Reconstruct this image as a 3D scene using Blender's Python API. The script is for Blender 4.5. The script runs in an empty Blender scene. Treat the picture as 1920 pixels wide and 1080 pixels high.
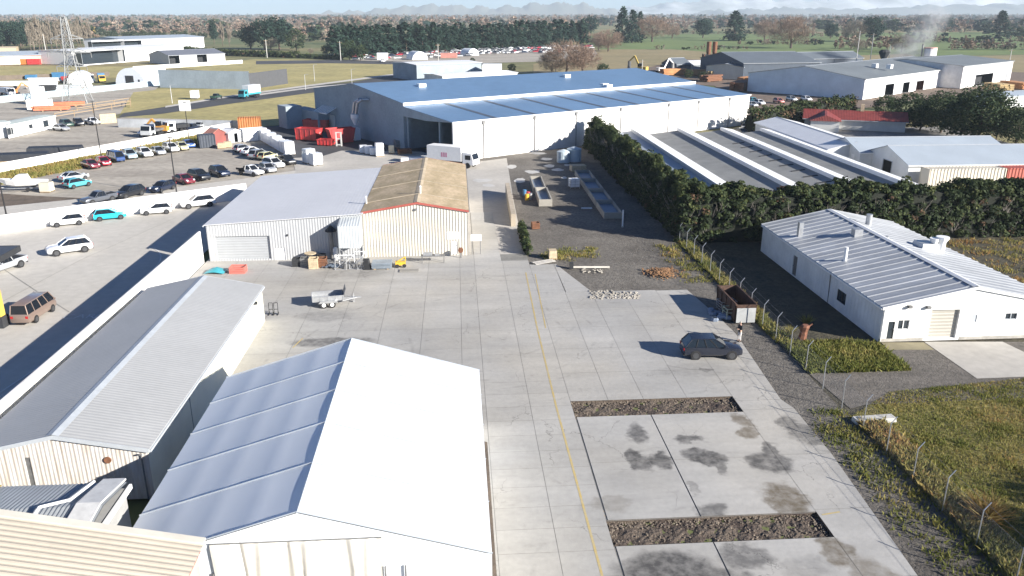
import bpy, math, random
import numpy as np
from mathutils import Vector, Matrix
random.seed(7); NR=np.random.default_rng(11)
R=math.radians
scn=bpy.context.scene; COL=scn.collection
# ---------------------------------------------------------------- camera model
F=1500.; CX=960.; CY=540.; H=26.; HZ=25.
PIT=math.atan((CY-HZ)/F); cp,sp=math.cos(PIT),math.sin(PIT)
YAW=R(3.9)
AV=Vector((-math.sin(YAW),math.cos(YAW),0)); BV=Vector((math.cos(YAW),math.sin(YAW),0))
def rayd(x,y):
    u=(x-CX)/F; v=(y-CY)/F
    return Vector((u,cp-v*sp,-sp-v*cp))
def G(x,y,z=0.):
    d=rayd(x,y); t=(z-H)/d.z
    return Vector((d.x*t,d.y*t,z))
def ztop(P,yt):                       # height of a point above ground P whose image row is yt
    v=(yt-CY)/F
    return H+P.y*(-sp-v*cp)/(cp-v*sp)
def S(a,b,z=0.): return BV*a+AV*b+Vector((0,0,z))
def AB(x,y,z=0.):
    p=G(x,y,z); return (p.dot(BV),p.dot(AV))
cam=bpy.data.cameras.new('camera'); co=bpy.data.objects.new('camera',cam); COL.objects.link(co)
co.location=(0,0,H); co.rotation_euler=(math.pi/2-PIT,0,0)
cam.sensor_width=36; cam.lens=F/1920*36; cam.clip_end=60000; cam.clip_start=.5
scn.camera=co
# ---------------------------------------------------------------- light
SUN_DIR=Vector((.86,-.51,0)).normalized(); EL=R(21.3)
w=bpy.data.worlds.new("World"); scn.world=w; w.use_nodes=True
nt=w.node_tree; bg=nt.nodes['Background']; sk=nt.nodes.new('ShaderNodeTexSky')
sk.sky_type='NISHITA'; sk.sun_disc=False; sk.sun_elevation=EL; sk.sun_rotation=math.atan2(SUN_DIR.x,SUN_DIR.y)
sk.air_density=.75; sk.dust_density=.1; sk.ozone_density=5
tint=nt.nodes.new('ShaderNodeMix'); tint.data_type='RGBA'; tint.blend_type='MULTIPLY'; tint.inputs[0].default_value=1; tint.inputs[7].default_value=(.7,.86,1.03,1)
nt.links.new(sk.outputs[0],tint.inputs[6]); nt.links.new(tint.outputs[2],bg.inputs[0]); bg.inputs[1].default_value=.05
sl=bpy.data.lights.new('sun','SUN'); sl.energy=5.0; sl.angle=R(.5); sl.color=(1,.945,.86)
so=bpy.data.objects.new('sun',sl); COL.objects.link(so)
d=Vector((SUN_DIR.x*math.cos(EL),SUN_DIR.y*math.cos(EL),math.sin(EL)))
so.rotation_euler=d.to_track_quat('Z','Y').to_euler()
scn.view_settings.view_transform='Standard'; scn.view_settings.look='None'
scn.view_settings.exposure=1.3; scn.view_settings.gamma=1
# ---------------------------------------------------------------- materials
MC={}
def base_mat(name):
    m=bpy.data.materials.new(name); m.use_nodes=True
    n=m.node_tree.nodes; l=m.node_tree.links
    return m,n,l,n['Principled BSDF']
def rgb(c): return (c[0],c[1],c[2],1)
def M(name,col,rough=.7,metal=0.,v=.18,sc=.6,bump=0.,bsc=8.,wave=None,col2=None,spec=.5,v2=.0,sc2=8.,stretch=None,coat=0):
    """noise-varied surface. wave=(axis,period,depth): profiled sheet metal."""
    if name in MC: return MC[name]
    m,n,l,b=base_mat(name)
    tc=n.new('ShaderNodeTexCoord'); vec=tc.outputs['Object']
    if stretch:
        mp=n.new('ShaderNodeMapping'); mp.inputs['Scale'].default_value=stretch; l.new(vec,mp.inputs[0]); svec=mp.outputs[0]
    else: svec=vec
    no=n.new('ShaderNodeTexNoise'); no.inputs['Scale'].default_value=sc; no.inputs['Detail'].default_value=6; no.inputs['Roughness'].default_value=.62
    l.new(svec,no.inputs['Vector'])
    rp=n.new('ShaderNodeValToRGB'); e=rp.color_ramp.elements; e[0].position=.33; e[1].position=.68
    c2=col2 if col2 else [x*(1-v) for x in col]
    c1=col if col2 else [min(1,x*(1+v*.6)) for x in col]
    e[0].color=rgb(c2); e[1].color=rgb(c1); l.new(no.outputs['Fac'],rp.inputs[0]); out=rp.outputs[0]
    if v2:
        n2=n.new('ShaderNodeTexNoise'); n2.inputs['Scale'].default_value=sc2; n2.inputs['Detail'].default_value=5; l.new(vec,n2.inputs['Vector'])
        mr=n.new('ShaderNodeMapRange'); mr.inputs[1].default_value=.3; mr.inputs[2].default_value=.7; mr.inputs[3].default_value=1-v2; mr.inputs[4].default_value=1+v2*.5
        l.new(n2.outputs['Fac'],mr.inputs[0])
        mx=n.new('ShaderNodeMix'); mx.data_type='RGBA'; mx.blend_type='MULTIPLY'; mx.inputs[0].default_value=1
        l.new(out,mx.inputs[6]); l.new(mr.outputs[0],mx.inputs[7]); out=mx.outputs[2]
    l.new(out,b.inputs['Base Color'])
    b.inputs['Roughness'].default_value=rough; b.inputs['Metallic'].default_value=metal
    b.inputs['Specular IOR Level'].default_value=spec; b.inputs['Coat Weight'].default_value=coat
    last=None
    if wave:
        wv=n.new('ShaderNodeTexWave'); wv.wave_type='BANDS'; wv.bands_direction=wave[0]; wv.inputs['Scale'].default_value=.314159/wave[1]
        l.new(vec,wv.inputs['Vector'])
        bp=n.new('ShaderNodeBump'); bp.inputs['Strength'].default_value=1; bp.inputs['Distance'].default_value=wave[2]
        l.new(wv.outputs['Fac'],bp.inputs['Height']); last=bp
    if bump:
        nb=n.new('ShaderNodeTexNoise'); nb.inputs['Scale'].default_value=bsc; nb.inputs['Detail'].default_value=5; l.new(vec,nb.inputs['Vector'])
        bp=n.new('ShaderNodeBump'); bp.inputs['Strength'].default_value=1; bp.inputs['Distance'].default_value=bump
        l.new(nb.outputs['Fac'],bp.inputs['Height'])
        if last: l.new(last.outputs[0],bp.inputs['Normal'])
        last=bp
    if last: l.new(last.outputs[0],b.inputs['Normal'])
    MC[name]=m; return m
def leafmat(name,stops,rough=.75,trans=.25):
    """foliage: colour picked by the per-face attribute 'tone' (kind of leaf, live or dead; hedge tops lightened as if sunlit)"""
    if name in MC: return MC[name]
    m,n,l,b=base_mat(name)
    at=n.new('ShaderNodeAttribute'); at.attribute_name='tone'
    rp=n.new('ShaderNodeValToRGB'); cr=rp.color_ramp
    while len(cr.elements)<len(stops): cr.elements.new(.5)
    for e,(p,c) in zip(cr.elements,stops): e.position=p; e.color=rgb(c)
    l.new(at.outputs['Fac'],rp.inputs[0]); l.new(rp.outputs[0],b.inputs['Base Color'])
    b.inputs['Roughness'].default_value=rough; b.inputs['Specular IOR Level'].default_value=.25
    if trans:
        t=n.new('ShaderNodeBsdfTranslucent'); l.new(rp.outputs[0],t.inputs[0])
        mx=n.new('ShaderNodeMixShader'); mx.inputs[0].default_value=trans
        l.new(b.outputs[0],mx.inputs[1]); l.new(t.outputs[0],mx.inputs[2]); l.new(mx.outputs[0],n['Material Output'].inputs[0])
    MC[name]=m; return m
def paint(name,col,rough=.28,metal=.0):
    if name in MC: return MC[name]
    m=M(name,col,rough=rough,metal=metal,v=.06,sc=1.5,coat=.6); return m
# ---------------------------------------------------------------- mesh builder
class MB:
    def __init__(s): s.v=[]; s.f=[]; s.m=[]; s.cur=0
    def add(s,vs,fs):
        o=len(s.v); s.v+= [tuple(p) for p in vs]; s.f+=[tuple(i+o for i in f) for f in fs]; s.m+=[s.cur]*len(fs); return s
    def mi(s,i): s.cur=i; return s
    def box(s,x0,y0,z0,x1,y1,z1):
        v=[(x0,y0,z0),(x1,y0,z0),(x1,y1,z0),(x0,y1,z0),(x0,y0,z1),(x1,y0,z1),(x1,y1,z1),(x0,y1,z1)]
        return s.add(v,[(0,3,2,1),(4,5,6,7),(0,1,5,4),(1,2,6,5),(2,3,7,6),(3,0,4,7)])
    def hexa(s,b4,t4): return s.add(list(b4)+list(t4),[(0,3,2,1),(4,5,6,7),(0,1,5,4),(1,2,6,5),(2,3,7,6),(3,0,4,7)])
    def poly(s,pts): return s.add(pts,[tuple(range(len(pts)))])
    def prism(s,pts,vec):                # closed extrusion of a planar outline
        n=len(pts); v=[Vector(p) for p in pts]; e=Vector(vec); q=[p+e for p in v]
        return s.add(v+q,[tuple(range(n))[::-1],tuple(range(n,2*n))]+[(i,(i+1)%n,n+(i+1)%n,n+i) for i in range(n)])
    def tube(s,p,q,r,n=8,r2=None,cap=True):
        p=Vector(p);q=Vector(q); d=(q-p); 
        if d.length<1e-6: return s
        z=d.normalized(); x=z.orthogonal().normalized(); y=z.cross(x); r2=r if r2 is None else r2
        a=[p+(x*math.cos(2*math.pi*i/n)+y*math.sin(2*math.pi*i/n))*r for i in range(n)]
        b=[q+(x*math.cos(2*math.pi*i/n)+y*math.sin(2*math.pi*i/n))*r2 for i in range(n)]
        fs=[(i,(i+1)%n,n+(i+1)%n,n+i) for i in range(n)]
        if cap: fs+=[tuple(range(n))[::-1],tuple(range(n,2*n))]
        return s.add(a+b,fs)
    def path(s,pts,r,n=6):
        for a,b in zip(pts[:-1],pts[1:]): s.tube(a,b,r,n)
        return s
    def bar(s,p,q,w,h):                  # rectangular bar p->q (w horizontal, h vertical)
        p=Vector(p);q=Vector(q); z=(q-p).normalized(); x=z.cross(Vector((0,0,1)))
        x=Vector((1,0,0)) if x.length<1e-4 else x.normalized(); y=x.cross(z)
        c=[x*(-w/2)+y*(-h/2),x*(w/2)+y*(-h/2),x*(w/2)+y*(h/2),x*(-w/2)+y*(h/2)]
        return s.hexa([p+k for k in c],[q+k for k in c])
    def loft(s,rings,cap=True):
        n=len(rings[0]); vs=[p for r in rings for p in r]; fs=[]
        for k in range(len(rings)-1):
            for i in range(n): fs.append((k*n+i,k*n+(i+1)%n,(k+1)*n+(i+1)%n,(k+1)*n+i))
        if cap: fs+=[tuple(range(n))[::-1],tuple(range((len(rings)-1)*n,len(rings)*n))]
        return s.add(vs,fs)
    def corr(s,o,ux,uy,Lx,Ly,period,amp,nrm,thick=.02):  # real corrugated sheet: profile along ux, ridges run along uy
        o=Vector(o);ux=Vector(ux);uy=Vector(uy);nrm=Vector(nrm); n=max(2,int(Lx/period*4)); vs=[];fs=[]
        for i in range(n+1):
            t=Lx*i/n; h=amp*(.5+.5*math.sin(2*math.pi*t/period))
            vs+=[o+ux*t+nrm*h,o+ux*t+nrm*h+uy*Ly]
        for i in range(n): fs.append((2*i,2*i+2,2*i+3,2*i+1))
        return s.add(vs,fs)
    def mesh(s,name,mats,smooth=False):
        me=bpy.data.meshes.new(name); me.from_pydata(s.v,[],s.f)
        for m in (mats if isinstance(mats,(list,tuple)) else [mats]): me.materials.append(m)
        if isinstance(mats,(list,tuple)) and len(mats)>1: me.polygons.foreach_set('material_index',s.m)
        if smooth:
            me.polygons.foreach_set('use_smooth',[True]*len(me.polygons))
            if smooth!=True: me.set_sharp_from_angle(angle=smooth)
        me.update(); return me
    def build(s,name,mats,parent=None,smooth=False,label=None):
        return link(name,s.mesh(name,mats,smooth),parent,label)
def link(name,me,parent=None,label=None):
    o=bpy.data.objects.new(name,me); COL.objects.link(o)
    if parent: o.parent=parent
    if label: o['label']=label
    return o
def thing(name,label,cat,loc=(0,0,0),rz=0,group=None):
    o=bpy.data.objects.new(name,None); COL.objects.link(o); o.empty_display_size=.3
    o.location=loc; o.rotation_euler=(0,0,rz); return tag(o,label,cat,group)
def tag(o,label,cat,group=None):
    o['label']=label; o['category']=cat
    if group: o['group']=group
    return o
def struct(o,kind='structure'): o['kind']=kind; return o
def dup(root,loc,rz=None,label=None,sc=None):
    def cpy(o,par):
        c=o.copy(); COL.objects.link(c)
        if par: c.parent=par
        for ch in o.children: cpy(ch,c)
        return c
    r=cpy(root,None); r.location=loc
    if rz is not None: r.rotation_euler=(0,0,rz)
    if label: r['label']=label
    if sc is not None: r.scale=sc if hasattr(sc,'__len__') else (sc,sc,sc)
    return r
def recolor(root,part,mat,slot=0):
    for c in root.children:
        if c.name.split('.')[0]==part:
            c.material_slots[slot].link='OBJECT'; c.material_slots[slot].material=mat
def sheet(name,pts,z,mat,px=True):
    """flat ground sheet; pts in photo pixels (projected on the ground) or site metres"""
    mb=MB(); mb.poly([(G(x,y) if px else S(x,y))+Vector((0,0,z)) for x,y in pts])
    return struct(mb.build(name,mat))
# ---------------------------------------------------------------- foliage (numpy)
def leaf_mesh(name,cen,nor,size,tone,mat,aspect=1.,tri=False,extra=None):
    """one small leaf-clump face per centre"""
    N=len(cen); nor=nor/np.maximum(np.linalg.norm(nor,axis=1,keepdims=True),1e-6)
    r=NR.normal(size=(N,3)); t=np.cross(nor,r); t/=np.maximum(np.linalg.norm(t,axis=1,keepdims=True),1e-6); b=np.cross(nor,t)
    sz=size[:,None]
    k=3 if tri else 4
    if tri: V=np.stack([cen-t*sz*.5*aspect,cen+t*sz*.5*aspect,cen+b*sz],1)
    else:
        j=NR.uniform(.6,1.25,(N,4,1)); V=np.stack([cen-t*sz*j[:,0],cen-b*sz*j[:,1]*aspect,cen+t*sz*j[:,2],cen+b*sz*j[:,3]*aspect],1)
    V=V.reshape(-1,3); me=bpy.data.meshes.new(name)
    me.vertices.add(N*k); me.vertices.foreach_set('co',V.ravel())
    me.loops.add(N*k); me.loops.foreach_set('vertex_index',np.arange(N*k))
    me.polygons.add(N); me.polygons.foreach_set('loop_start',np.arange(0,N*k,k)); me.polygons.foreach_set('loop_total',np.full(N,k))
    at=me.attributes.new('tone','FLOAT','FACE'); at.data.foreach_set('value',tone.astype(np.float32))
    me.materials.append(mat); me.update(); me.validate(); return me
def arr_leaf(cen,nor,size,tone,aspect=1.,tri=False): return (cen,nor,size,tone,aspect,tri)
def twig_arr(p,dv,wd):
    """thin tapering twigs p->p+dv as single triangles"""
    N=len(p); r=NR.normal(size=(N,3)); t=np.cross(dv,r); t/=np.maximum(np.linalg.norm(t,axis=1,keepdims=True),1e-6)
    return np.stack([p-t*wd[:,None],p+t*wd[:,None],p+dv],1)
def raw_mesh(name,V,k,tone,mat,midx=None):
    N=len(V); me=bpy.data.meshes.new(name)
    me.vertices.add(N*k); me.vertices.foreach_set('co',V.reshape(-1))
    me.loops.add(N*k); me.loops.foreach_set('vertex_index',np.arange(N*k))
    me.polygons.add(N); me.polygons.foreach_set('loop_start',np.arange(0,N*k,k)); me.polygons.foreach_set('loop_total',np.full(N,k))
    at=me.attributes.new('tone','FLOAT','FACE'); at.data.foreach_set('value',np.asarray(tone,dtype=np.float32))
    for m in (mat if isinstance(mat,list) else [mat]): me.materials.append(m)
    if midx is not None: me.polygons.foreach_set('material_index',midx.astype(np.int32))
    me.update(); return me
def leaf_quads(cen,nor,size,aspect=1.):
    N=len(cen); nor=nor/np.maximum(np.linalg.norm(nor,axis=1,keepdims=True),1e-6)
    r=NR.normal(size=(N,3)); t=np.cross(nor,r); t/=np.maximum(np.linalg.norm(t,axis=1,keepdims=True),1e-6); b=np.cross(nor,t); sz=size[:,None]
    j=NR.uniform(.55,1.3,(N,4,1))
    return np.stack([cen-t*sz*j[:,0],cen-b*sz*j[:,1]*aspect,cen+t*sz*j[:,2],cen+b*sz*j[:,3]*aspect],1)
def rsph(n):
    v=NR.normal(size=(n,3)); return v/np.linalg.norm(v,axis=1,keepdims=True)
def crown_pts(kind,n):
    """unit-height crowns: centres, normals, sizes, tone"""
    if kind=='conifer':          # layered, tapering, drooping branches in clumps
        nb=max(14,n//9); zb=NR.uniform(.06,.97,nb); rad=.23*np.clip((1-zb)*1.25,0,1)**.75*NR.uniform(.6,1.15,nb)+.012; ph=NR.uniform(0,6.283,nb)
        i=NR.integers(0,nb,n); s=NR.uniform(.25,1,n)**.6
        x=np.cos(ph[i])*rad[i]*s; y=np.sin(ph[i])*rad[i]*s; z=zb[i]-.25*rad[i]*s+NR.normal(0,.012,n)
        c=np.stack([x,y,z],1)+NR.normal(0,.017,(n,3)); nor=np.stack([np.cos(ph[i])*.5,np.sin(ph[i])*.5,np.full(n,.8)],1)+NR.normal(0,.5,(n,3)); sz=NR.uniform(.018,.042,n); tn=(zb[i]*7+ph[i])%1*.5+NR.uniform(0,.5,n)
    elif kind=='pine':           # dense rounded dark crown, ragged
        nb=max(12,n//14); q=rsph(nb); q[:,2]=q[:,2]*.9; rr=NR.uniform(.45,1,nb)[:,None]
        cc=q*rr*np.array([.25,.25,.42])+np.array([0,0,.5]); i=NR.integers(0,nb,n); o=rsph(n)*NR.uniform(.3,1,(n,1))*.1
        c=cc[i]+o; nor=o*6+NR.normal(0,.4,(n,3))+np.array([0,0,.3]); sz=NR.uniform(.02,.045,n); tn=(i*.37%1)*.55+NR.uniform(0,.45,n)
    elif kind=='round':
        nb=max(12,n//14); q=rsph(nb); rr=NR.uniform(.4,1,nb)[:,None]**.6
        cc=q*rr*np.array([.38,.38,.42])+np.array([0,0,.48]); i=NR.integers(0,nb,n); o=rsph(n)*NR.uniform(.3,1,(n,1))*.115
        c=cc[i]+o; nor=o*6+NR.normal(0,.4,(n,3)); sz=NR.uniform(.02,.05,n); tn=(i*.37%1)*.55+NR.uniform(0,.45,n)
    sz=sz*math.sqrt(900/n)**.8
    return c,nor,sz,tn
def bare_arr(n,shape='round',wide=1.):
    """unit-height bare crown: limbs then many fine twigs, thin triangles"""
    P=[];D=[];W=[]
    for k in range(8):
        ph=random.uniform(0,6.28)
        if shape=='round':
            z0=random.uniform(.1,.25); el=random.uniform(.7,1.4); ln=random.uniform(.3,.5); dv=np.array([math.cos(ph)*math.cos(el),math.sin(ph)*math.cos(el),math.sin(el)])*ln
        else:
            z0=random.uniform(.05,.4); ln=random.uniform(.3,.5); dv=np.array([math.cos(ph)*.12,math.sin(ph)*.12,.98])*ln
        P.append([0,0,z0]);D.append(dv);W.append(.009)
    P=np.array(P,dtype=float);D=np.array(D);W=np.array(W)
    nb=max(10,n//26); q=rsph(nb); rr=NR.uniform(.15,1,(nb,1))**.5
    if shape=='round': cc=q*rr*np.array([.36,.36,.4])+np.array([0,0,.5])
    else: cc=q*rr*np.array([.085,.085,.42])+np.array([0,0,.52])
    i=NR.integers(0,nb,n); o=rsph(n)*NR.uniform(.1,1,(n,1))*(.11 if shape=='round' else .05); p=cc[i]+o*.6
    out=p-np.array([0,0,.25]); out/=np.linalg.norm(out,axis=1,keepdims=True)
    e=(out*.5+np.array([0,0,.45 if shape=='round' else 1.2])+NR.normal(0,.42 if shape=='round' else .2,(n,3)))*NR.uniform(.05,.12,(n,1))
    return np.concatenate([twig_arr(P,D,W),twig_arr(p,e,NR.uniform(.003,.0062,n)*wide*math.sqrt(1500/n))])
# ================================================================ materials used in many places
WHITE=M('white_sheet_metal',(.78,.78,.76),rough=.5,v=.08,sc=.8,wave=('X',.25,.018))
WHITEY=M('white_sheet_metal_side',(.76,.77,.77),rough=.5,v=.1,sc=.8,wave=('Y',.25,.018))
WHITEP=M('white_precast',(.78,.765,.74),rough=.75,v=.16,sc=.35,v2=.05,sc2=3)
PLAINW=M('white_paint',(.8,.8,.79),rough=.45,v=.06,sc=2)
GREYP=M('grey_precast',(.3,.355,.4),rough=.8,v=.14,sc=.25,v2=.08,sc2=2)
BLACK=M('black_rubber',(.018,.018,.02),rough=.8,v=.2)
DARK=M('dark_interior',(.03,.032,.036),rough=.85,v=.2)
GALV=M('galvanised_steel',(.5,.51,.52),rough=.42,metal=.65,v=.15,sc=3)
STEEL=M('weathered_steel',(.24,.24,.24),rough=.55,metal=.5,v=.25,sc=3)
GLASS=M('window_glass',(.03,.04,.05),rough=.08,v=.1,sc=2,spec=.8)
RUST=M('rusty_steel',(.19,.085,.045),rough=.85,v=.4,sc=3)
WOOD=M('timber',(.36,.26,.16),rough=.8,v=.3,sc=4,stretch=(1,8,1))
PALEW=M('pale_timber',(.52,.42,.28),rough=.8,v=.25,sc=3)
REDP=M('red_paint',(.5,.05,.05),rough=.45,v=.18,sc=1.5)
ORANGE=M('orange_paint',(.62,.2,.05),rough=.5,v=.2,sc=1.5)
YELLOW=M('yellow_paint',(.68,.42,.04),rough=.5,v=.15,sc=2)
BLUEP=M('blue_paint',(.06,.19,.36),rough=.5,v=.15,sc=2)
TEAL=M('teal_paint',(.05,.3,.36),rough=.45,v=.15,sc=2)
PLASTIC=M('white_wrap',(.8,.81,.82),rough=.3,v=.06,sc=3,bump=.02,bsc=3)
CONC=M('plain_concrete',(.45,.425,.385),rough=.9,v=.14,sc=.12,v2=.1,sc2=1.5,bump=.01,bsc=6)
ROOFB=M('blue_grey_roof',(.17,.285,.44),rough=.48,metal=.35,v=.1,sc=.05,v2=.06,sc2=.6)
# ================================================================ ground
def ground_mat():
    m,n,l,b=base_mat('farmland'); tc=n.new('ShaderNodeTexCoord')
    a=n.new('ShaderNodeTexNoise'); a.inputs['Scale'].default_value=.006; a.inputs['Detail'].default_value=4
    c=n.new('ShaderNodeTexNoise'); c.inputs['Scale'].default_value=.12; c.inputs['Detail'].default_value=7
    for q in (a,c): l.new(tc.outputs['Object'],q.inputs['Vector'])
    r=n.new('ShaderNodeValToRGB'); e=r.color_ramp.elements; e[0].position=.38; e[0].color=(.09,.12,.035,1); e[1].position=.6; e[1].color=(.23,.19,.085,1)
    l.new(a.outputs['Fac'],r.inputs[0]); mr=n.new('ShaderNodeMapRange'); mr.inputs[1].default_value=.3; mr.inputs[2].default_value=.7; mr.inputs[3].default_value=.7; mr.inputs[4].default_value=1.2
    l.new(c.outputs['Fac'],mr.inputs[0]); mx=n.new('ShaderNodeMix'); mx.data_type='RGBA'; mx.blend_type='MULTIPLY'; mx.inputs[0].default_value=1
    l.new(r.outputs[0],mx.inputs[6]); l.new(mr.outputs[0],mx.inputs[7]); l.new(mx.outputs[2],b.inputs['Base Color']); b.inputs['Roughness'].default_value=.95
    return m
mb=MB(); mb.poly([(15000*math.cos(i*math.pi/24),15000*math.sin(i*math.pi/24),-.25) for i in range(48)]); struct(mb.build('ground',ground_mat()))
DRY=M('dry_grass',(.43,.36,.15),rough=.95,v=.3,sc=.05,col2=(.28,.25,.1),v2=.25,sc2=.5,bump=.1,bsc=3)
GREEN=M('pasture',(.15,.2,.055),rough=.95,col2=(.10,.15,.04),sc=.02,v2=.2,sc2=.3)
TAN=M('tan_paddock',(.3,.235,.12),rough=.95,col2=(.2,.17,.08),sc=.02,v2=.2,sc2=.3)
GRAV=M('gravel',(.3,.285,.26),rough=.95,col2=(.2,.19,.175),sc=.09,v2=.3,sc2=2.2,bump=.05,bsc=9)
GRAVD=M('dark_gravel',(.2,.182,.157),rough=.95,col2=(.1,.088,.075),sc=.11,v2=.4,sc2=3,bump=.08,bsc=7)
LOT=M('gravel_lot',(.44,.4,.34),rough=.95,col2=(.29,.26,.22),sc=.06,v2=.22,sc2=.8,stretch=(.5,2.5,1),bump=.04,bsc=5)
ASPH=M('asphalt',(.062,.063,.068),rough=.85,v=.3,sc=.08,v2=.15,sc2=2)
SOIL=M('dark_soil',(.13,.10,.075),rough=.95,v=.35,sc=.4,bump=.1,bsc=3)
LIGHTC=M('pale_concrete',(.5,.475,.43),rough=.9,v=.13,sc=.08,v2=.09,sc2=1.1,stretch=(1,.5,1))
DRIVE=M('brown_gravel_drive',(.17,.15,.13),rough=.95,col2=(.105,.095,.082),sc=.25,v2=.35,sc2=2.5,bump=.06,bsc=8,stretch=(.5,1.4,1))
# far paddocks and fields
sheet('green_field',[(1100,92),(1500,70),(2100,66),(2100,96),(1500,112),(1250,108)],-.20,GREEN)
sheet('green_field',[(1000,66),(2100,58),(2100,62),(1250,88),(1090,86)],-.19,GREEN)
sheet('tan_field',[(1740,108),(2100,96),(2100,138),(1740,146)],-.17,TAN)
sheet('tan_field',[(1080,92),(1260,92),(1480,108),(1700,100),(1740,112),(1740,146),(1000,150),(1000,120)],-.18,TAN)
sheet('dry_field',[(-500,118),(110,124),(300,124),(300,142),(-500,170)],-.17,DRY)
sheet('dry_field',[(330,126),(480,110),(905,116),(905,132),(745,140),(590,158),(470,168),(540,150)],-.17,DRY)
sheet('grass_verge',[(110,196),(250,165),(470,166),(590,158),(310,200),(225,212)],-.165,DRY)
sheet('grass_verge',[(230,218),(430,192),(600,170),(720,158),(780,170),(600,228),(455,238)],-.165,DRY)
sheet('gravel_yard',[(-600,178),(120,158),(300,160),(290,168),(250,172),(225,212),(110,240),(-600,270)],-.16,LOT)
sheet('wreck_yard',[(640,115),(700,100),(1110,84),(1120,100),(1110,112),(830,120)],-.16,LOT)
sheet('road',[(480,114),(620,112),(905,118),(905,123),(620,118),(480,120)],-.13,ASPH)
sheet('road',[(222,219),(232,211),(430,181),(590,159),(650,155),(745,139),(800,131),(910,130),(910,142),(800,149),(700,158),(600,171),(430,194),(300,213)],-.13,ASPH)
sheet('footpath',[(310,198),(430,178.5),(590,157),(745,137),(905,127),(905,130),(745,140),(590,160),(430,181.5),(310,201)],-.10,LIGHTC)
sheet('footpath',[(480,176),(590,161.5),(650,157),(650,159),(590,164),(480,179)],-.09,LIGHTC)
sheet('sawmill_yard',[(1120,150),(1280,110),(1480,120),(1750,130),(2100,140),(2100,175),(1820,175),(1640,200),(1400,215),(1340,160)],-.14,M('bark_yard',(.2,.14,.1),rough=.95,col2=(.13,.1,.08),sc=.1,v2=.3,sc2=1))
# left lots
sheet('gravel_lot',[(-700,470),(-700,250),(0,245),(110,237),(230,219),(460,226),(447,238),(0,322)],-.12,LOT)
sheet('grass_bank',[(-700,470),(0,318),(447,234),(470,238),(440,263),(370,268),(160,314),(0,352),(-700,520)],-.10,DRY)
sheet('car_park',[(-700,560),(0,346),(130,318),(350,268),(430,256),(500,245),(560,300),(640,320),(560,325),(460,340),(160,385),(0,402),(-700,640)],-.08,LOT)
sheet('soil_strip',[(-700,545),(0,362),(60,366),(160,371),(140,386),(0,391),(-700,610)],-.06,SOIL)
sheet('drive_strip',[(-700,580),(0,387),(150,372),(460,334),(560,318),(640,322),(560,345),(460,375),(0,435),(-700,700)],-.05,LIGHTC)
sheet('asphalt_yard',[(440,262),(475,240),(560,231),(640,225),(700,240),(775,272),(885,306),(800,298),(640,283),(602,294),(548,297),(500,262)],-.055,ASPH)
sheet('concrete_apron',[(560,345),(548,296),(602,293),(640,282),(790,284),(870,306),(950,296),(962,370),(985,482),(876,482),(700,400)],-.04,CONC)
# right-hand lots
sheet('gravel_yard',[(5,84),(4.6,112),(3,168),(27,172),(26.3,60),(26.3,18),(20.5,18),(20.5,73),(6,73.5)],-.07,GRAVD,px=False)
sheet('grass_strip',[(26.2,46),(26.3,94),(70,98),(100,98),(100,46)],-.08,M('weedy_ground',(.085,.072,.042),rough=.95,col2=(.05,.045,.03),sc=.3,v2=.4,sc2=2,bump=.1,bsc=4),px=False)  # base colour darkened to deepen the workshop's shadow on this ground
sheet('driveway',[(1480,668),(1500,640),(1560,655),(1650,650),(1740,640),(2300,640),(2400,760),(1920,745),(1620,758),(1595,765)],-.05,DRIVE)
sheet('concrete_pad',[(1733,640),(1880,640),(2010,702),(1832,709)],-.03,CONC)
sheet('concrete_pad',[(1652,641),(1732,641),(1752,655),(1665,655)],-.035,M('mossy_concrete',(.25,.22,.14),rough=.95,v=.25,sc=.5))
sheet('grass_field',[(26.2,16),(26.3,47),(31,50.6),(45,52.5),(80,54),(80,10)],-.06,M('rough_grass_base',(.22,.19,.06),rough=.95,col2=(.14,.125,.04),sc=.25,v2=.35,sc2=2.5,bump=.15,bsc=3),px=False)
sheet('shed_ground',[(27,98),(27,180),(120,190),(110,98)],-.09,GRAV,px=False)
# left concrete yard
JL=M('faint_joint',(.3,.29,.27),rough=.9)
mb=MB(); p=G(-700,640); q=G(462,373)
mb.poly([S(-28.6,20,-.02),q+Vector((2,-2,-.02)),G(462,373)+Vector((0,0,-.02)),G(0,436)+Vector((0,0,-.02)),G(-700,610)+Vector((0,0,-.02)),S(-110,20,-.02)])
struct(mb.build('left_yard',LIGHTC))
PUD=M('pale_puddle_silt',(.46,.45,.43),rough=.5,v=.15,sc=.6)
for cx_,cy_,rx_,ry_ in ((1024,298,14,3),(1030,311,13,3.5),(1046,318,12,3),(1057,333,7,2.5),(998,322,16,4),(1063,309,8,3),(905,338,22,4),(915,347,16,3),(975,338,12,5),(1010,287,18,2.5),(960,312,12,4)):
    sheet('silt_patch',[(cx_+rx_*math.cos(i*.5236)*random.uniform(.6,1.1),cy_+ry_*math.sin(i*.5236)*random.uniform(.6,1.1)) for i in range(12)],-.03,PUD)
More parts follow.
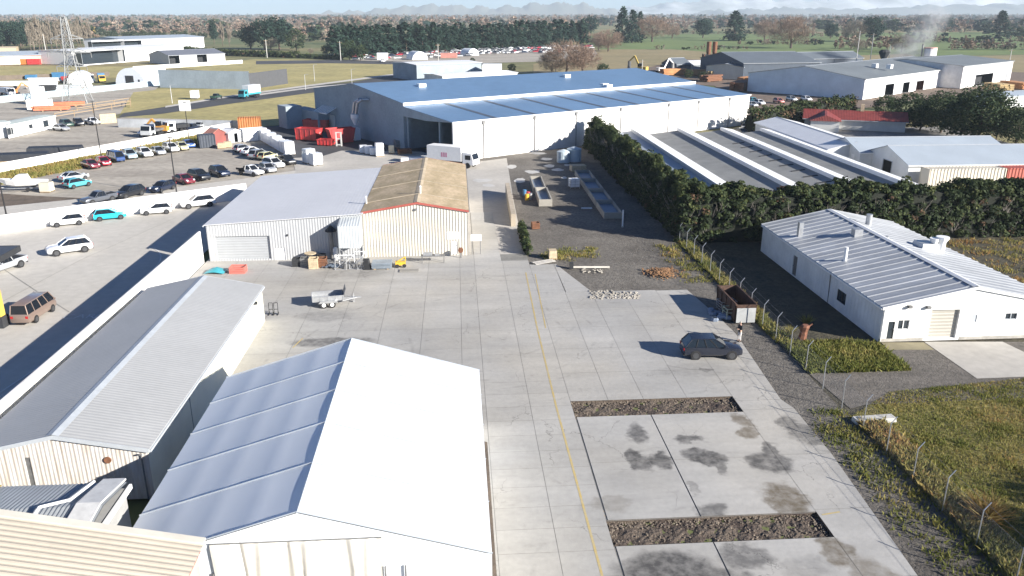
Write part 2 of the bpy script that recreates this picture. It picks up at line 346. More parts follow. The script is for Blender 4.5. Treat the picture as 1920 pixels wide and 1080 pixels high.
# ---------------------------------------------------------------- main concrete yard: separate slabs with open joints, stained
def yard_mat():
    m,n,l,b=base_mat('yard_concrete'); tc=n.new('ShaderNodeTexCoord'); V=tc.outputs['Object']
    def noise(sc,det=6,vec=V):
        q=n.new('ShaderNodeTexNoise'); q.inputs['Scale'].default_value=sc; q.inputs['Detail'].default_value=det; q.inputs['Roughness'].default_value=.6; l.new(vec,q.inputs['Vector']); return q
    def mrange(src,a,b_,c,d_):
        q=n.new('ShaderNodeMapRange'); q.inputs[1].default_value=a; q.inputs[2].default_value=b_; q.inputs[3].default_value=c; q.inputs[4].default_value=d_; l.new(src,q.inputs[0]); return q.outputs[0]
    def mul(x,y):
        q=n.new('ShaderNodeMath'); q.operation='MULTIPLY'; l.new(x,q.inputs[0]); l.new(y,q.inputs[1]); return q.outputs[0]
    at=n.new('ShaderNodeAttribute'); at.attribute_name='tone'
    big=noise(.09,5); fine=noise(2.6,7); mp=n.new('ShaderNodeMapping'); mp.inputs['Scale'].default_value=(.16,1.1,1); l.new(V,mp.inputs[0]); strk=noise(.55,6,mp.outputs[0])
    t=mul(mul(mrange(at.outputs['Fac'],0,1,.955,1.035),mrange(big.outputs['Fac'],.3,.7,.8,1.08)),mul(mrange(fine.outputs['Fac'],.3,.7,.93,1.06),mrange(strk.outputs['Fac'],.35,.65,.92,1.04)))
    warm=n.new('ShaderNodeMix'); warm.data_type='RGBA'; l.new(mrange(noise(.05,3).outputs['Fac'],.42,.6,0,1),warm.inputs[0]); warm.inputs[6].default_value=(.4,.39,.37,1); warm.inputs[7].default_value=(.44,.415,.37,1)
    mx=n.new('ShaderNodeMix'); mx.data_type='RGBA'; mx.blend_type='MULTIPLY'; mx.inputs[0].default_value=1; l.new(warm.outputs[2],mx.inputs[6]); l.new(t,mx.inputs[7]); out=mx.outputs[2]
    # oil and damp stains (photo outline -> site metres): x0,y0,x1,y1,strength,brown
    wob=noise(.7,9); wm=n.new('ShaderNodeVectorMath'); wm.operation='SCALE'; wm.inputs['Scale'].default_value=2.1; sb=n.new('ShaderNodeVectorMath'); sb.operation='SUBTRACT'; sb.inputs[1].default_value=(.5,.5,.5)
    l.new(wob.outputs['Color'],sb.inputs[0]); l.new(sb.outputs[0],wm.inputs[0]); ad=n.new('ShaderNodeVectorMath'); l.new(V,ad.inputs[0]); l.new(wm.outputs[0],ad.inputs[1])
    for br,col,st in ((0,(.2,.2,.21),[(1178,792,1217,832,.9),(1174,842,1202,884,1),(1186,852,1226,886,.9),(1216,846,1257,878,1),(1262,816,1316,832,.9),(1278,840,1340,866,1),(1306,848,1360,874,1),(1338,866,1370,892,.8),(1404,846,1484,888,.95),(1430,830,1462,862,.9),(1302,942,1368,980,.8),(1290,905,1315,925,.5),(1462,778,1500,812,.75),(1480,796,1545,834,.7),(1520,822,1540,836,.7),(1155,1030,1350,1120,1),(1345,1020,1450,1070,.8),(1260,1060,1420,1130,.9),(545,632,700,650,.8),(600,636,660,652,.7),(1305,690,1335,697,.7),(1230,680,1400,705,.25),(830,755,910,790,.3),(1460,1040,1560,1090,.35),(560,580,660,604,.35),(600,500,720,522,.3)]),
                      (1,(.33,.28,.21),[(1370,776,1410,802,.85),(1386,800,1422,822,.85),(1436,900,1512,962,1),(1445,925,1480,965,.9),(1530,1005,1600,1065,.9),(1600,1040,1680,1120,.7),(1110,930,1190,960,.35)])):
        cur=None
        for x0,y0,x1,y1,s_ in st:
            ca,cb=AB((x0+x1)/2,(y0+y1)/2); ra=abs(AB(x1,(y0+y1)/2)[0]-AB(x0,(y0+y1)/2)[0])/2; rb=abs(AB((x0+x1)/2,y0)[1]-AB((x0+x1)/2,y1)[1])/2
            s1=n.new('ShaderNodeVectorMath'); s1.operation='SUBTRACT'; s1.inputs[1].default_value=(ca,cb,0); l.new(ad.outputs[0],s1.inputs[0])
            s2=n.new('ShaderNodeVectorMath'); s2.operation='MULTIPLY'; s2.inputs[1].default_value=(1/ra,1/rb,0); l.new(s1.outputs[0],s2.inputs[0])
            s3=n.new('ShaderNodeVectorMath'); s3.operation='LENGTH'; l.new(s2.outputs[0],s3.inputs[0])
            f=n.new('ShaderNodeMapRange'); f.interpolation_type='SMOOTHSTEP'; f.inputs[1].default_value=1.25; f.inputs[2].default_value=.72; f.inputs[3].default_value=0; f.inputs[4].default_value=s_; l.new(s3.outputs['Value'],f.inputs[0])
            if cur is None: cur=f.outputs[0]
            else:
                q=n.new('ShaderNodeMath'); q.operation='MAXIMUM'; l.new(cur,q.inputs[0]); l.new(f.outputs[0],q.inputs[1]); cur=q.outputs[0]
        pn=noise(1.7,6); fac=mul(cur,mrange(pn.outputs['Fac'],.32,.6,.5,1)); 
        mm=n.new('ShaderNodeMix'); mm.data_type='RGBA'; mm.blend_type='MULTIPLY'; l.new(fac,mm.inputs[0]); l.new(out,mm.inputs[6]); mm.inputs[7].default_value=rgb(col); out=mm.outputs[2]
    # old tyre scuffs: parts of wide arcs, broken up by noise
    tn_=noise(.6,5); cur=None
    for ca,cb,ra in ((-9,52,7.4),(-9,52,8.9),(2,64,9.5),(2,64,11.),(-2,70,13.),(14,60,9.2),(14,60,10.6),(6,58,20.),(6,58,21.5),(24,70,16.),(-16,60,12.),(16,30,13.),(16,30,14.4),(3,38,3.4)):
        s1=n.new('ShaderNodeVectorMath'); s1.operation='DISTANCE'; s1.inputs[1].default_value=(ca,cb,0); l.new(V,s1.inputs[0])
        q=n.new('ShaderNodeMath'); q.operation='SUBTRACT'; q.inputs[1].default_value=ra; l.new(s1.outputs['Value'],q.inputs[0]); q2=n.new('ShaderNodeMath'); q2.operation='ABSOLUTE'; l.new(q.outputs[0],q2.inputs[0])
        e=mrange(q2.outputs[0],.05,.2,1,0)
        if cur is None: cur=e
        else:
            k_=n.new('ShaderNodeMath'); k_.operation='MAXIMUM'; l.new(cur,k_.inputs[0]); l.new(e,k_.inputs[1]); cur=k_.outputs[0]
    fac=mul(cur,mrange(tn_.outputs['Fac'],.5,.68,0,.3)); mm=n.new('ShaderNodeMix'); mm.data_type='RGBA'; mm.blend_type='MULTIPLY'; l.new(fac,mm.inputs[0]); l.new(out,mm.inputs[6]); mm.inputs[7].default_value=(.3,.3,.3,1); out=mm.outputs[2]
    # hairline cracks
    vo=n.new('ShaderNodeTexVoronoi'); vo.feature='DISTANCE_TO_EDGE'; vo.inputs['Scale'].default_value=.17; l.new(ad.outputs[0],vo.inputs['Vector']); cn=noise(.12,3)
    fac=mul(mrange(vo.outputs['Distance'],.0015,.005,1,0),mrange(cn.outputs['Fac'],.5,.56,0,.6)); mm=n.new('ShaderNodeMix'); mm.data_type='RGBA'; mm.blend_type='MULTIPLY'; l.new(fac,mm.inputs[0]); l.new(out,mm.inputs[6]); mm.inputs[7].default_value=(.3,.3,.3,1); out=mm.outputs[2]
    l.new(out,b.inputs['Base Color']); b.inputs['Roughness'].default_value=.88
    bp=n.new('ShaderNodeBump'); bp.inputs['Distance'].default_value=.012; l.new(fine.outputs['Fac'],bp.inputs['Height']); l.new(bp.outputs[0],b.inputs['Normal'])
    return m
V=[];T=[]
def slab(a0,a1,b0,b1,a1t=None,a0t=None):
    g=.011; a1t=a1 if a1t is None else a1t; a0t=a0 if a0t is None else a0t
    V.append([(a0+g,b0+g,0),(a1-g,b0+g,0),(a1t-g,b1-g,0),(a0t+g,b1-g,0)]); T.append(random.random())
def rows(b0,b1,step):
    k=max(1,round((b1-b0)/step)); return [b0+(b1-b0)*i/k for i in range(k+1)]
def strip(a0,a1,b0,b1,step):
    r=rows(b0,b1,step)
    for x,y in zip(r[:-1],r[1:]): slab(a0,a1,x,y)
for a0,a1 in [(-28,-24.5),(-24.5,-21),(-21,-17.6)]: strip(a0,a1,66.5,88,4.6)
for a0,a1 in [(-17.6,-14),(-14,-10.6),(-10.6,-7),(-7,-3.4),(-3.4,0)]: strip(a0,a1,20,87.6,4.6)
strip(0,1.6,20,87.6,4.6)
for a0,a1 in [(1.6,4.7),(4.7,7.6)]:
    strip(a0,a1,20,54,2.05); strip(a0,a1,54,84.9,4.8)
strip(1.6,4.6,84.9,108,4.8)
for a0,a1 in [(7.6,10.3),(10.3,12.85),(12.85,16),(16,19.3)]:
    strip(a0,a1,50.6,74,4.7)
slab(7.6,10.4,74,83.3,7.6+2.7,7.6); slab(10.3,12.9,74,83.3,10.5,10.25)
for a0,a1 in [(7.7,12.8),(12.85,19.3)]: strip(a0,a1,36.5,48.25,6); strip(a0,a1,20,34.25,7)
eb=[20,26,31,36.7,42.5,48.5,49.9,54,58,62.3,66,70,73.8]; ea=[21,21.6,22,22.45,22.9,23,22.6,22.9,23.2,23.5,23.3,22.9,22.5]
for i in range(len(eb)-1): slab(19.3,ea[i],eb[i],eb[i+1],ea[i+1])
Va=np.array(V); yo=link('concrete_yard',raw_mesh('concrete_yard',Va,4,T,yard_mat())); yo.rotation_euler.z=YAW; struct(yo)
JD=M('joint_filler',(.22,.215,.2),rough=.95,v=.3)
mb=MB()
for r_ in [(-28,-17.6,66.5,88),(-17.6,7.6,20,87.6),(7.6,19.3,50.6,74),(7.6,19.3,36.45,48.3),(7.6,19.3,20,34.3),(19.3,21.3,20,50),(19.3,22.5,50,74),(1.6,4.6,84,108)]:
    mb.poly([(r_[0],r_[2],-.03),(r_[1],r_[2],-.03),(r_[1],r_[3],-.03),(r_[0],r_[3],-.03)])
jo=mb.build('slab_bed',JD); jo.rotation_euler.z=YAW; struct(jo)
# broken-out trenches: gravel floor well below the slabs, ragged concrete edges
TG=M('trench_gravel',(.15,.12,.092),rough=.95,col2=(.06,.042,.034),sc=.45,v2=.45,sc2=6,bump=.1,bsc=10)
for (a0,a1,b0,b1) in [(7.6,19.3,48.25,50.6),(7.6,19.3,34.25,36.5)]:
    mb=MB(); n_=60; m_=12
    mb2=[[(a0+(a1-a0)*i/n_,b0+(b1-b0)*j/m_,-.2+random.uniform(-.035,.035)+.06*math.sin(i*.9)*math.sin(j*.7)) for j in range(m_+1)] for i in range(n_+1)]
    vs=[p for r_ in mb2 for p in r_]; mb.add(vs,[(i*(m_+1)+j,(i+1)*(m_+1)+j,(i+1)*(m_+1)+j+1,i*(m_+1)+j+1) for i in range(n_) for j in range(m_)])
    for (x0,y0,x1,y1) in [(a0,b0,a1,b0),(a1,b0,a1,b1),(a1,b1,a0,b1),(a0,b1,a0,b0)]: mb.poly([(x0,y0,-.26),(x1,y1-0,-.26),(x1,y1,-.004),(x0,y0,-.004)])
    o=mb.build('trench',TG); o.rotation_euler.z=YAW; struct(o)
def rocks(name,spots,mat,smin,smax,label=None):
    mb=MB()
    for (x,y,z) in spots:
        s=random.uniform(smin,smax); q=[]
        for k in range(8):
            sx,sy,sz=(k&1)*2-1,(k>>1&1)*2-1,(k>>2&1)*2-1
            q.append((x+sx*s*random.uniform(.5,1),y+sy*s*random.uniform(.5,1),z+(sz+.6)*s*random.uniform(.35,.7)))
        mb.hexa([q[0],q[1],q[3],q[2]],[q[4],q[5],q[7],q[6]])
    o=mb.build(name,mat); o.rotation_euler.z=YAW; return o
RUB=M('broken_concrete',(.4,.37,.32),rough=.95,v=.3,sc=1.5)
sp_=[]
for (a0,a1,b0,b1) in [(7.6,19.3,48.25,50.6),(7.6,19.3,34.25,36.5)]:
    for k in range(800):
        a=random.uniform(a0,a1); e=random.choice((0,0,0,1)); b=(b0+random.random()**2*.5 if e==1 else b1-random.random()**2*.6) if random.random()<.6 else random.uniform(b0,b1); sp_.append((a,b,-.18))
    for k in range(70): sp_.append((a0+random.uniform(-.15,.35),random.uniform(b0-1.2,b1+1.2),-.06))
    for k in range(40): sp_.append((a1-random.uniform(0,.5),random.uniform(b0,b1),-.15))
struct(rocks('rubble',sp_,M('trench_stones',(.22,.18,.14),rough=.95,v=.45,sc=1.2),.016,.055),'stuff')
# painted lines
YL=M('worn_yellow_paint',(.5,.36,.1),rough=.8,col2=(.43,.37,.24),sc=1.6,v2=.1)
def line_strip(name,pts,wd,z,mat,px=True):
    P=[(G(*p) if px else S(*p)) for p in pts]; mb=MB()
    for i,(a,b) in enumerate(zip(P[:-1],P[1:])):
        t=(b-a).normalized(); nn=Vector((-t.y,t.x,0))*wd/2; zz=Vector((0,0,z)); mb.poly([a-nn+zz,b-nn+zz,b+nn+zz,a+nn+zz])
    return struct(mb.build(name,mat))
line_strip('yellow_line',[(6.95,80.5),(6.62,64.9),(6.5,50.1),(6.6,32.1),(6.62,24)],.13,.006,YL,px=False)
line_strip('yellow_line',[(7.9,80),(7.35,64.6)],.1,.006,YL,px=False)
line_strip('yellow_line',[(19.5,36.2),(20.6,36.4)],.12,.006,YL,px=False)
line_strip('yellow_line',[(549,652),(568,634)],.12,.006,YL)
WL=M('worn_white_paint',(.62,.62,.6),rough=.8,v=.2,sc=1.5)
line_strip('white_line',[(262,464),(276,463),(289,466),(298,472),(302,480),(300,490),(292,501),(270,521),(240,547),(175,604),(100,671),(30,716),(-30,756)],.14,.01,WL)
for pts in ([(-60,600),(150,488),(330,408)],[(0,500),(60,540),(130,585)],[(120,660),(205,602)]): line_strip('yard_joint',pts,.07,.008,JL)
def ground_text(txt,x,y,h,rz):
    cu=bpy.data.curves.new('painted_word','FONT'); cu.body=txt; cu.size=h; cu.align_x='CENTER'; o=bpy.data.objects.new('tmp',cu); COL.objects.link(o)
    me=bpy.data.meshes.new_from_object(o.evaluated_get(bpy.context.evaluated_depsgraph_get())); bpy.data.objects.remove(o)
    me.materials.append(WL); q=link('painted_word',me); q.location=G(x,y)+Vector((0,0,.012)); q.rotation_euler.z=rz; return struct(q)
ground_text('CARS',152,597,1.5,YAW); ground_text('IN',188,597,1.5,YAW)
# ================================================================ buildings
ROLL=M('grey_roller_door',(.34,.355,.37),rough=.5,v=.05,sc=1,wave=('Z',.3,.02))
ROLLW=M('cream_roller_door',(.42,.4,.35),rough=.5,v=.05,sc=1,wave=('Z',.3,.025))
TRIM=M('grey_trim',(.42,.45,.48),rough=.5,v=.1,sc=2)
def Lray(root,px,py,axis,val):
    q=Matrix.Rotation(-root.rotation_euler.z,3,'Z'); o=q@(Vector((0,0,H))-root.location); d=q@rayd(px,py)
    t=(val-o[axis])/d[axis]; return o+d*t
def building(name,label,cat,P,yaw,W,L,he,hr,wm,rm,wms=None,he2=None,rx=None,feats=(),oh=.3,ribs=None,mono=False,barge=None,gutter=TRIM,group=None,corr=None,cap=True):
    """x across the front, y back. feats: (face,u0,z0,u1,z1,kind,mat) in metres or ('px',face,xbl,ybl,xtr,ytr,kind,mat)"""
    root=thing(name,label,cat,P,yaw,group); he2=he if he2 is None else he2; wms=wms or wm; rx=W/2 if rx is None else rx
    if mono: rx=W; hr=he2
    holes={'F':[],'L':[],'R':[],'K':[]}
    for f in feats:
        if f[0]=='px':
            _,face,x0,y0,x1,y1,kind,m=f
            ax,val=(1,0.) if face=='F' else (0,0.) if face=='L' else (0,W)
            a=Lray(root,x0,y0,ax,val); b=Lray(root,x1,y1,ax,val); k=0 if face=='F' else 1
            u0,u1=sorted((a[k],b[k])); z0,z1=sorted((a.z,b.z))
        else: face,u0,z0,u1,z1,kind,m=f
        hmax=(min(he,he2) if face in 'FK' else he if face=='L' else he2)-.06
        holes[face].append((max(.05,u0),max(0.02,z0),u1,min(z1,hmax),kind,m))
    def frame(face):
        if face=='F': return Vector((0,0,0)),Vector((1,0,0)),Vector((0,1,0)),W,min(he,he2)
        if face=='K': return Vector((0,L,0)),Vector((1,0,0)),Vector((0,-1,0)),W,min(he,he2)
        if face=='L': return Vector((0,0,0)),Vector((0,1,0)),Vector((1,0,0)),L,he
        return Vector((W,0,0)),Vector((0,1,0)),Vector((-1,0,0)),L,he2
    wb=MB(); Z=Vector((0,0,1))
    for face in 'FKLR':
        o,u,inn,ln,ht=frame(face); hs=holes[face]; wb.mi(0 if face in 'FK' else 1)
        us=sorted({0,ln}|{h[0] for h in hs}|{h[2] for h in hs}); zs=sorted({0,ht}|{h[1] for h in hs}|{h[3] for h in hs})
        for a,b in zip(us[:-1],us[1:]):
            for c,e in zip(zs[:-1],zs[1:]):
                m_=((a+b)/2,(c+e)/2)
                if any(h[0]<m_[0]<h[2] and h[1]<m_[1]<h[3] for h in hs): continue
                wb.poly([o+u*a+Z*c,o+u*b+Z*c,o+u*b+Z*e,o+u*a+Z*e])
        for (u0,z0,u1,z1,kind,m) in hs:
            dp={'roller':.22,'window':.1,'door':.08,'open':3.5,'panel':.05}[kind]
            A=[o+u*u0+Z*z0,o+u*u1+Z*z0,o+u*u1+Z*z1,o+u*u0+Z*z1]; B=[p+inn*dp for p in A]
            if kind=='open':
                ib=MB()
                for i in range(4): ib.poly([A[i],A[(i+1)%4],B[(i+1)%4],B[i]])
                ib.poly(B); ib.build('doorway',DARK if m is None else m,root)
                fb=MB()
                for p,q in ((A[0],A[3]),(A[1],A[2]),(A[3],A[2])): fb.bar(p-inn*.02,q-inn*.02,.14,.14)
                fb.build('door_frame',TRIM,root); continue
            for i in range(4): wb.poly([A[i],A[(i+1)%4],B[(i+1)%4],B[i]])
            pb=MB(); pb.poly(B)
            if kind=='window':
                fb=MB(); mid=[(B[0]+B[1])/2,(B[3]+B[2])/2]
                for p,q in ((B[0],B[1]),(B[1],B[2]),(B[2],B[3]),(B[3],B[0]),mid): fb.bar(p-inn*.03,q-inn*.03,.07,.07)
                w_=fb.build('window',PLAINW if m is None else m,root); pb.build('pane',GLASS,w_)
            elif kind=='door':
                d_=pb.build('door',m or PLAINW,root); hb=MB(); c_=A[1]*.85+A[0]*.15+Z*1.; hb.tube(c_+inn*.03,c_-inn*.03,.04); hb.build('handle',STEEL,d_)
            else: pb.build('roller_door' if kind=='roller' else 'wall_panel',m,root)
    hm=min(he,he2)
    for y in (0,L):
        wb.mi(0); pts=[(0,y,hm)]+([(0,y,he)] if he>hm else [])+([(rx,y,hr)] if not mono else [])+([(W,y,he2)] if he2>hm else [])+[(W,y,hm)]
        if len(pts)>2: wb.poly(pts)
    wb.build('wall',[wm,wms],root)
    rb=MB(); t=.07
    slopes=[((0,he),(rx,hr))]+([] if mono else [((W,he2),(rx,hr))])
    cb=MB()
    for (x0,z0),(x1,z1) in slopes:
        d=Vector((x1-x0,0,z1-z0)).normalized(); n_=Vector((-d.z,0,d.x)); n_=n_ if n_.z>0 else -n_
        a=Vector((x0,0,z0))-d*oh; b=Vector((x1,0,z1))+(d*oh if mono else Vector()); y0=-oh; y1=L+oh
        if corr:
            k=MB(); k.corr(a+Vector((0,y0,0))+n_*.05,(0,1,0),(b-a).normalized(),y1-y0,(b-a).length,corr[0],corr[1],n_); 
            rb.add(k.v,k.f)
        rb.hexa([a+Vector((0,y0,.015)),b+Vector((0,y0,.015)),b+Vector((0,y1,.015)),a+Vector((0,y1,.015))],[p+n_*t for p in (a+Vector((0,y0,.015)),b+Vector((0,y0,.015)),b+Vector((0,y1,.015)),a+Vector((0,y1,.015)))] if not corr else [p+n_*.03 for p in (a+Vector((0,y0,.015)),b+Vector((0,y0,.015)),b+Vector((0,y1,.015)),a+Vector((0,y1,.015)))])
        if ribs:
            yy=y0+.3
            while yy<y1:
                o_=n_*(t+.015); rb.hexa([a+Vector((0,yy,0))+o_,b+Vector((0,yy,0))+o_,b+Vector((0,yy+ribs[1],0))+o_,a+Vector((0,yy+ribs[1],0))+o_],[p+o_+n_*ribs[2] for p in (a+Vector((0,yy+ribs[1]*.25,0)),b+Vector((0,yy+ribs[1]*.25,0)),b+Vector((0,yy+ribs[1]*.75,0)),a+Vector((0,yy+ribs[1]*.75,0)))]); yy+=ribs[0]
        if gutter:
            gb=MB(); gx=a.x+(-.1 if x0<=x1 else .0); gb.box(gx,y0,a.z-.12,gx+.1,y1,a.z+.02); gb.build('gutter',gutter,root)
        if barge:
            for yy in (y0-.05,y1): 
                bb=MB(); bb.hexa([a+Vector((0,yy,-.14)),b+Vector((0,yy,-.14)),b+Vector((0,yy+.045,-.14)),a+Vector((0,yy+.045,-.14))],[a+Vector((0,yy,.1)),b+Vector((0,yy,.1)),b+Vector((0,yy+.045,.1)),a+Vector((0,yy+.045,.1))]); bb.build('bargeboard',barge,root)
    rb.build('roof',rm,root)
    if not mono and cap:
        d0=.35; kb=MB(); s0=(hr-he)/rx; s1=(hr-he2)/(W-rx); zz=t*1.05+.035+(ribs[2] if ribs else 0)+(corr[1] if corr else 0)
        kb.add([(rx-d0,-oh-.01,hr-d0*s0+zz),(rx,-oh-.01,hr+zz+.03),(rx+d0,-oh-.01,hr-d0*s1+zz),(rx-d0,L+oh+.01,hr-d0*s0+zz),(rx,L+oh+.01,hr+zz+.03),(rx+d0,L+oh+.01,hr-d0*s1+zz)],[(0,1,4,3),(1,2,5,4)]); kb.build('ridge_cap',cap if not isinstance(cap,bool) else TRIM,root)
    return root
# ---- long low shed on the left
SHEDW=M('stained_white_sheet',(.7,.7,.69),rough=.6,wave=('X',.22,.02),col2=(.47,.4,.33),sc=1.5,stretch=(2.5,1,.25))
SHEDS=M('cream_side_sheet',(.72,.71,.6),rough=.6,v=.1,sc=.4)
SHEDR=M('light_grey_roof',(.38,.385,.385),rough=.6,v=.06,sc=.2,v2=.04,sc2=2,wave=('Y',.3,.012))
SHEDR2=SHEDR
sh=building('long_shed','long low shed with light grey gable roof and rust-streaked white front, beside the white marquee','shed',S(-27.2,40.3),YAW,9.7,27.8,3.2,4.2,SHEDW,SHEDR,wms=SHEDS,oh=.15,barge=TRIM,
  feats=[('F',3.05,.02,3.35,2.9,'panel',STEEL)])
mb=MB(); mb.tube((7.5,-.03,2.6),(7.5,-.1,2.6),.2,14); mb.build('vent',RUST,sh)
mb=MB(); mb.tube((9.35,-.08,0),(9.35,-.08,2.9),.05); mb.tube((9.35,-.08,2.9),(9.35,-.3,3.0),.05); mb.build('downpipe',STEEL,sh)
for y in (7.2,16.1): mb=MB(); mb.box(9.7,y,0,9.72,y+.06,3.1); mb.build('wall_joint',STEEL,sh)
mb=MB(); mb.box(9.75,24.5,2.7,10.0,24.8,2.9); mb.build('floodlight',DARK,sh)
# ---- boundary wall of the left yard
def wall(name,label,p,q,h,t,mat,cat='wall',joint=0,z0=-.2,group=None,capm=None,jmat=None):
    d=(q-p); ln=d.length; r=thing(name,label,cat,(p.x,p.y,0),math.atan2(d.y,d.x),group)
    mb=MB()
    if joint:
        n=max(1,round(ln/joint)); 
        for i in range(n): mb.box(ln*i/n+.02,0,z0,ln*(i+1)/n-.02,t,h)
        jb=MB(); jb.box(0,t*.2,z0,ln,t*.8,h-.03); jb.build('joint',jmat or DARK,r)
    else: mb.box(0,0,z0,ln,t,h)
    mb.build('panel',mat,r)
    if capm: cb=MB(); cb.box(-.02,-.04,h,ln+.02,t+.04,h+.06); cb.build('coping',capm,r)
    return r
wall('boundary_wall','tall white precast boundary wall along the left side of the long shed',S(-28.15,22),S(-28.15,86.6),3.55,.18,WHITEP,joint=3.4)
# ---- grey shed with roller door
LGREY=M('pale_grey_sheet',(.41,.42,.43),rough=.5,v=.06,sc=.5,wave=('X',.3,.03))
gs=building('grey_shed','pale grey industrial shed with roller door and flat-pitched roof joined to the brown-roofed shed','shed',S(-27.6,86.9),YAW,16.85,27.6,4.1,5.1,LGREY,M('pale_metal_roof',(.64,.64,.645),rough=.5,metal=.1,v=.05,sc=.15,wave=('X',.4,.005),v2=.04,sc2=1.5),he2=5.1,mono=True,oh=.2,wms=LGREY,
  feats=[('px','F',408,487,505,442,'roller',ROLL),('px','F',519,487,534,465,'door',PLAINW)])
mb=MB(); a=Lray(gs,624,487,1,-.35); mb.tube((a.x,-.35,.2),(a.x,-.35,3.6),.2,12); mb.build('flue',STEEL,gs)
mb=MB(); mb.tube((a.x,-.35,3.4),(a.x,-.35,3.95),.62,14,.08); mb.tube((a.x,-.35,3.3),(a.x,-.35,3.4),.62,14); mb.build('cowl',DARK,gs)
mb=MB(); mb.box(8.6,-.15,2.75,8.75,0,2.95); mb.build('floodlight',DARK,gs)
# hopper housing on a steel frame at the joint of the two sheds
hp=thing('hopper_housing','grey sheet metal housing raised on an open steel frame between the grey and brown sheds','hopper',S(-13.05,84.5),YAW)
mb=MB(); mb.hexa([(0,0,1.9),(2.35,0,1.9),(2.35,2.38,1.9),(0,2.38,1.9)],[(0,0,4.35),(2.35,0,4.35),(2.35,2.38,4.9),(0,2.38,4.75)]); mb.build('housing',M('hopper_sheet',(.5,.53,.54),rough=.5,v=.06,sc=.6,wave=('X',.3,.02)),hp)
for x in (.05,2.25):
    for y in (.05,2.3): mb=MB(); mb.bar((x,y,0),(x,y,1.9),.1,.1); mb.build('leg',GALV,hp)
for p,q in (((.05,.05,.2),(2.25,.05,1.8)),((2.25,.05,.2),(.05,.05,1.8)),((.05,.05,1.0),(2.25,.05,1.0))): mb=MB(); mb.bar(p,q,.07,.07); mb.build('brace',GALV,hp)
# ---- brown-roofed shed
ASB=M('mossy_fibre_roof',(.54,.42,.28),rough=.9,col2=(.33,.26,.15),sc=.55,v2=.22,sc2=3,wave=('Y',.25,.015),stretch=(1,.5,1))
bs=building('brown_roof_shed','tall white shed under a mossy brown gable roof with red bargeboards','shed',S(-10.7,87.45),YAW,11.7,28.8,5.15,6.15,M('cream_ribbed_sheet',(.56,.53,.46),rough=.55,col2=(.49,.455,.39),sc=.3,wave=('X',.33,.05)),ASB,oh=.12,barge=M('red_bargeboard',(.36,.09,.07),rough=.6),gutter=STEEL,rx=6.1,cap=M('ridge_moss',(.45,.37,.26),rough=.9,v=.2),
   feats=[('px','F',847,476,858,452,'door',PLAINW)])
mb=MB(); mb.box(5.8,-.2,5.3,6.1,0,5.5); mb.build('floodlight',STEEL,bs)
for yy in (4.3,12,20): mb=MB(); [mb.bar((x0,yy,z0),(x1,yy,z1),.12,.05) for (x0,z0,x1,z1) in ((-.1,5.25,6.1,6.28),(6.1,6.28,11.8,5.25))]; mb.build('roof_batten',M('dull_batten',(.42,.36,.27),rough=.9,v=.2),bs)
for xx,yy,zz,hh in ((6.3,4.6,6.2,.8),(.1,3.9,5.2,.8)): mb=MB(); mb.tube((xx,yy,zz),(xx,yy,zz+hh),.09); mb.tube((xx,yy,zz+hh),(xx,yy,zz+hh+.15),.16,8,.03); mb.build('flue',PLAINW,bs)
def signboard(name,label,P,rz,w_,h_,z0,mat,post=True,pm=STEEL):
    r=thing(name,label,'sign',P,rz); mb=MB(); mb.box(-w_/2,-.03,z0,w_/2,.03,z0+h_); mb.build('board',mat,r)
    if post:
        for x in (-w_*.4,w_*.4): mb=MB(); mb.tube((x,.06,-.1),(x,.06,z0+h_*.9),.04); mb.build('post',pm,r)
    return r
signboard('sign','white sign board fixed beside the right end of the brown-roofed shed',S(1.9,87.6),YAW,1.2,.75,1.6,PLAINW)
mb=MB(); mb.box(9.3,-.05,1.9,10.6,0,2.75); mb.build('wall_sign',PLAINW,bs)
# ---- white marquee
PVC=M('white_tent_fabric',(.82,.86,.9),rough=.42,v=.03,sc=.6,spec=.4)
nn=PVC.node_tree; tr_=nn.nodes.new('ShaderNodeBsdfTranslucent'); tr_.inputs[0].default_value=(.86,.9,.95,1); mxs=nn.nodes.new('ShaderNodeMixShader'); mxs.inputs[0].default_value=.2
nn.links.new(nn.nodes['Principled BSDF'].outputs[0],mxs.inputs[1]); nn.links.new(tr_.outputs[0],mxs.inputs[2]); nn.links.new(mxs.outputs[0],nn.nodes['Material Output'].inputs[0])
SEAM=M('seam_strip',(.36,.4,.45),rough=.5,v=.1)
tn=thing('marquee','big white gabled marquee with five bays standing on the concrete yard','marquee',S(-15.0,28.8),YAW)
TW,TL,TE,TR=16.1,18.7,4.,6.45; NB=5
bayb=[0,3.85,7.7,11.4,15.1,TL]
def tz(x): return TE+(TR-TE)*(1-abs(x-TW/2)/(TW/2))
def tent_slope(x0,x1,amp):
    mb=MB(); npan=4; K=6; J=8
    cols=[]
    for p in range(npan):
        for k in range(K+(1 if p==npan-1 else 0)): cols.append((p+k/K)/npan)
    vs=[];R_=[]
    for bi in range(NB):
        for j in range(J+(1 if bi==NB-1 else 0)): R_.append((bi,j/J))
    for (bi,f) in R_:
        y=bayb[bi]+(bayb[bi+1]-bayb[bi])*f
        for s in cols:
            x=x0+(x1-x0)*s; z=tz(x); pf=(s*npan)%1; sg=amp*4*pf*(1-pf)*(.8+.2*4*f*(1-f))+.02*4*f*(1-f)
            vs.append((x,y,z+.05-sg))
    n=len(cols); mb.add(vs,[(r*n+i,r*n+i+1,(r+1)*n+i+1,(r+1)*n+i) if x1>x0 else (r*n+i,(r+1)*n+i,(r+1)*n+i+1,r*n+i+1) for r in range(len(R_)-1) for i in range(n-1)])
    return mb
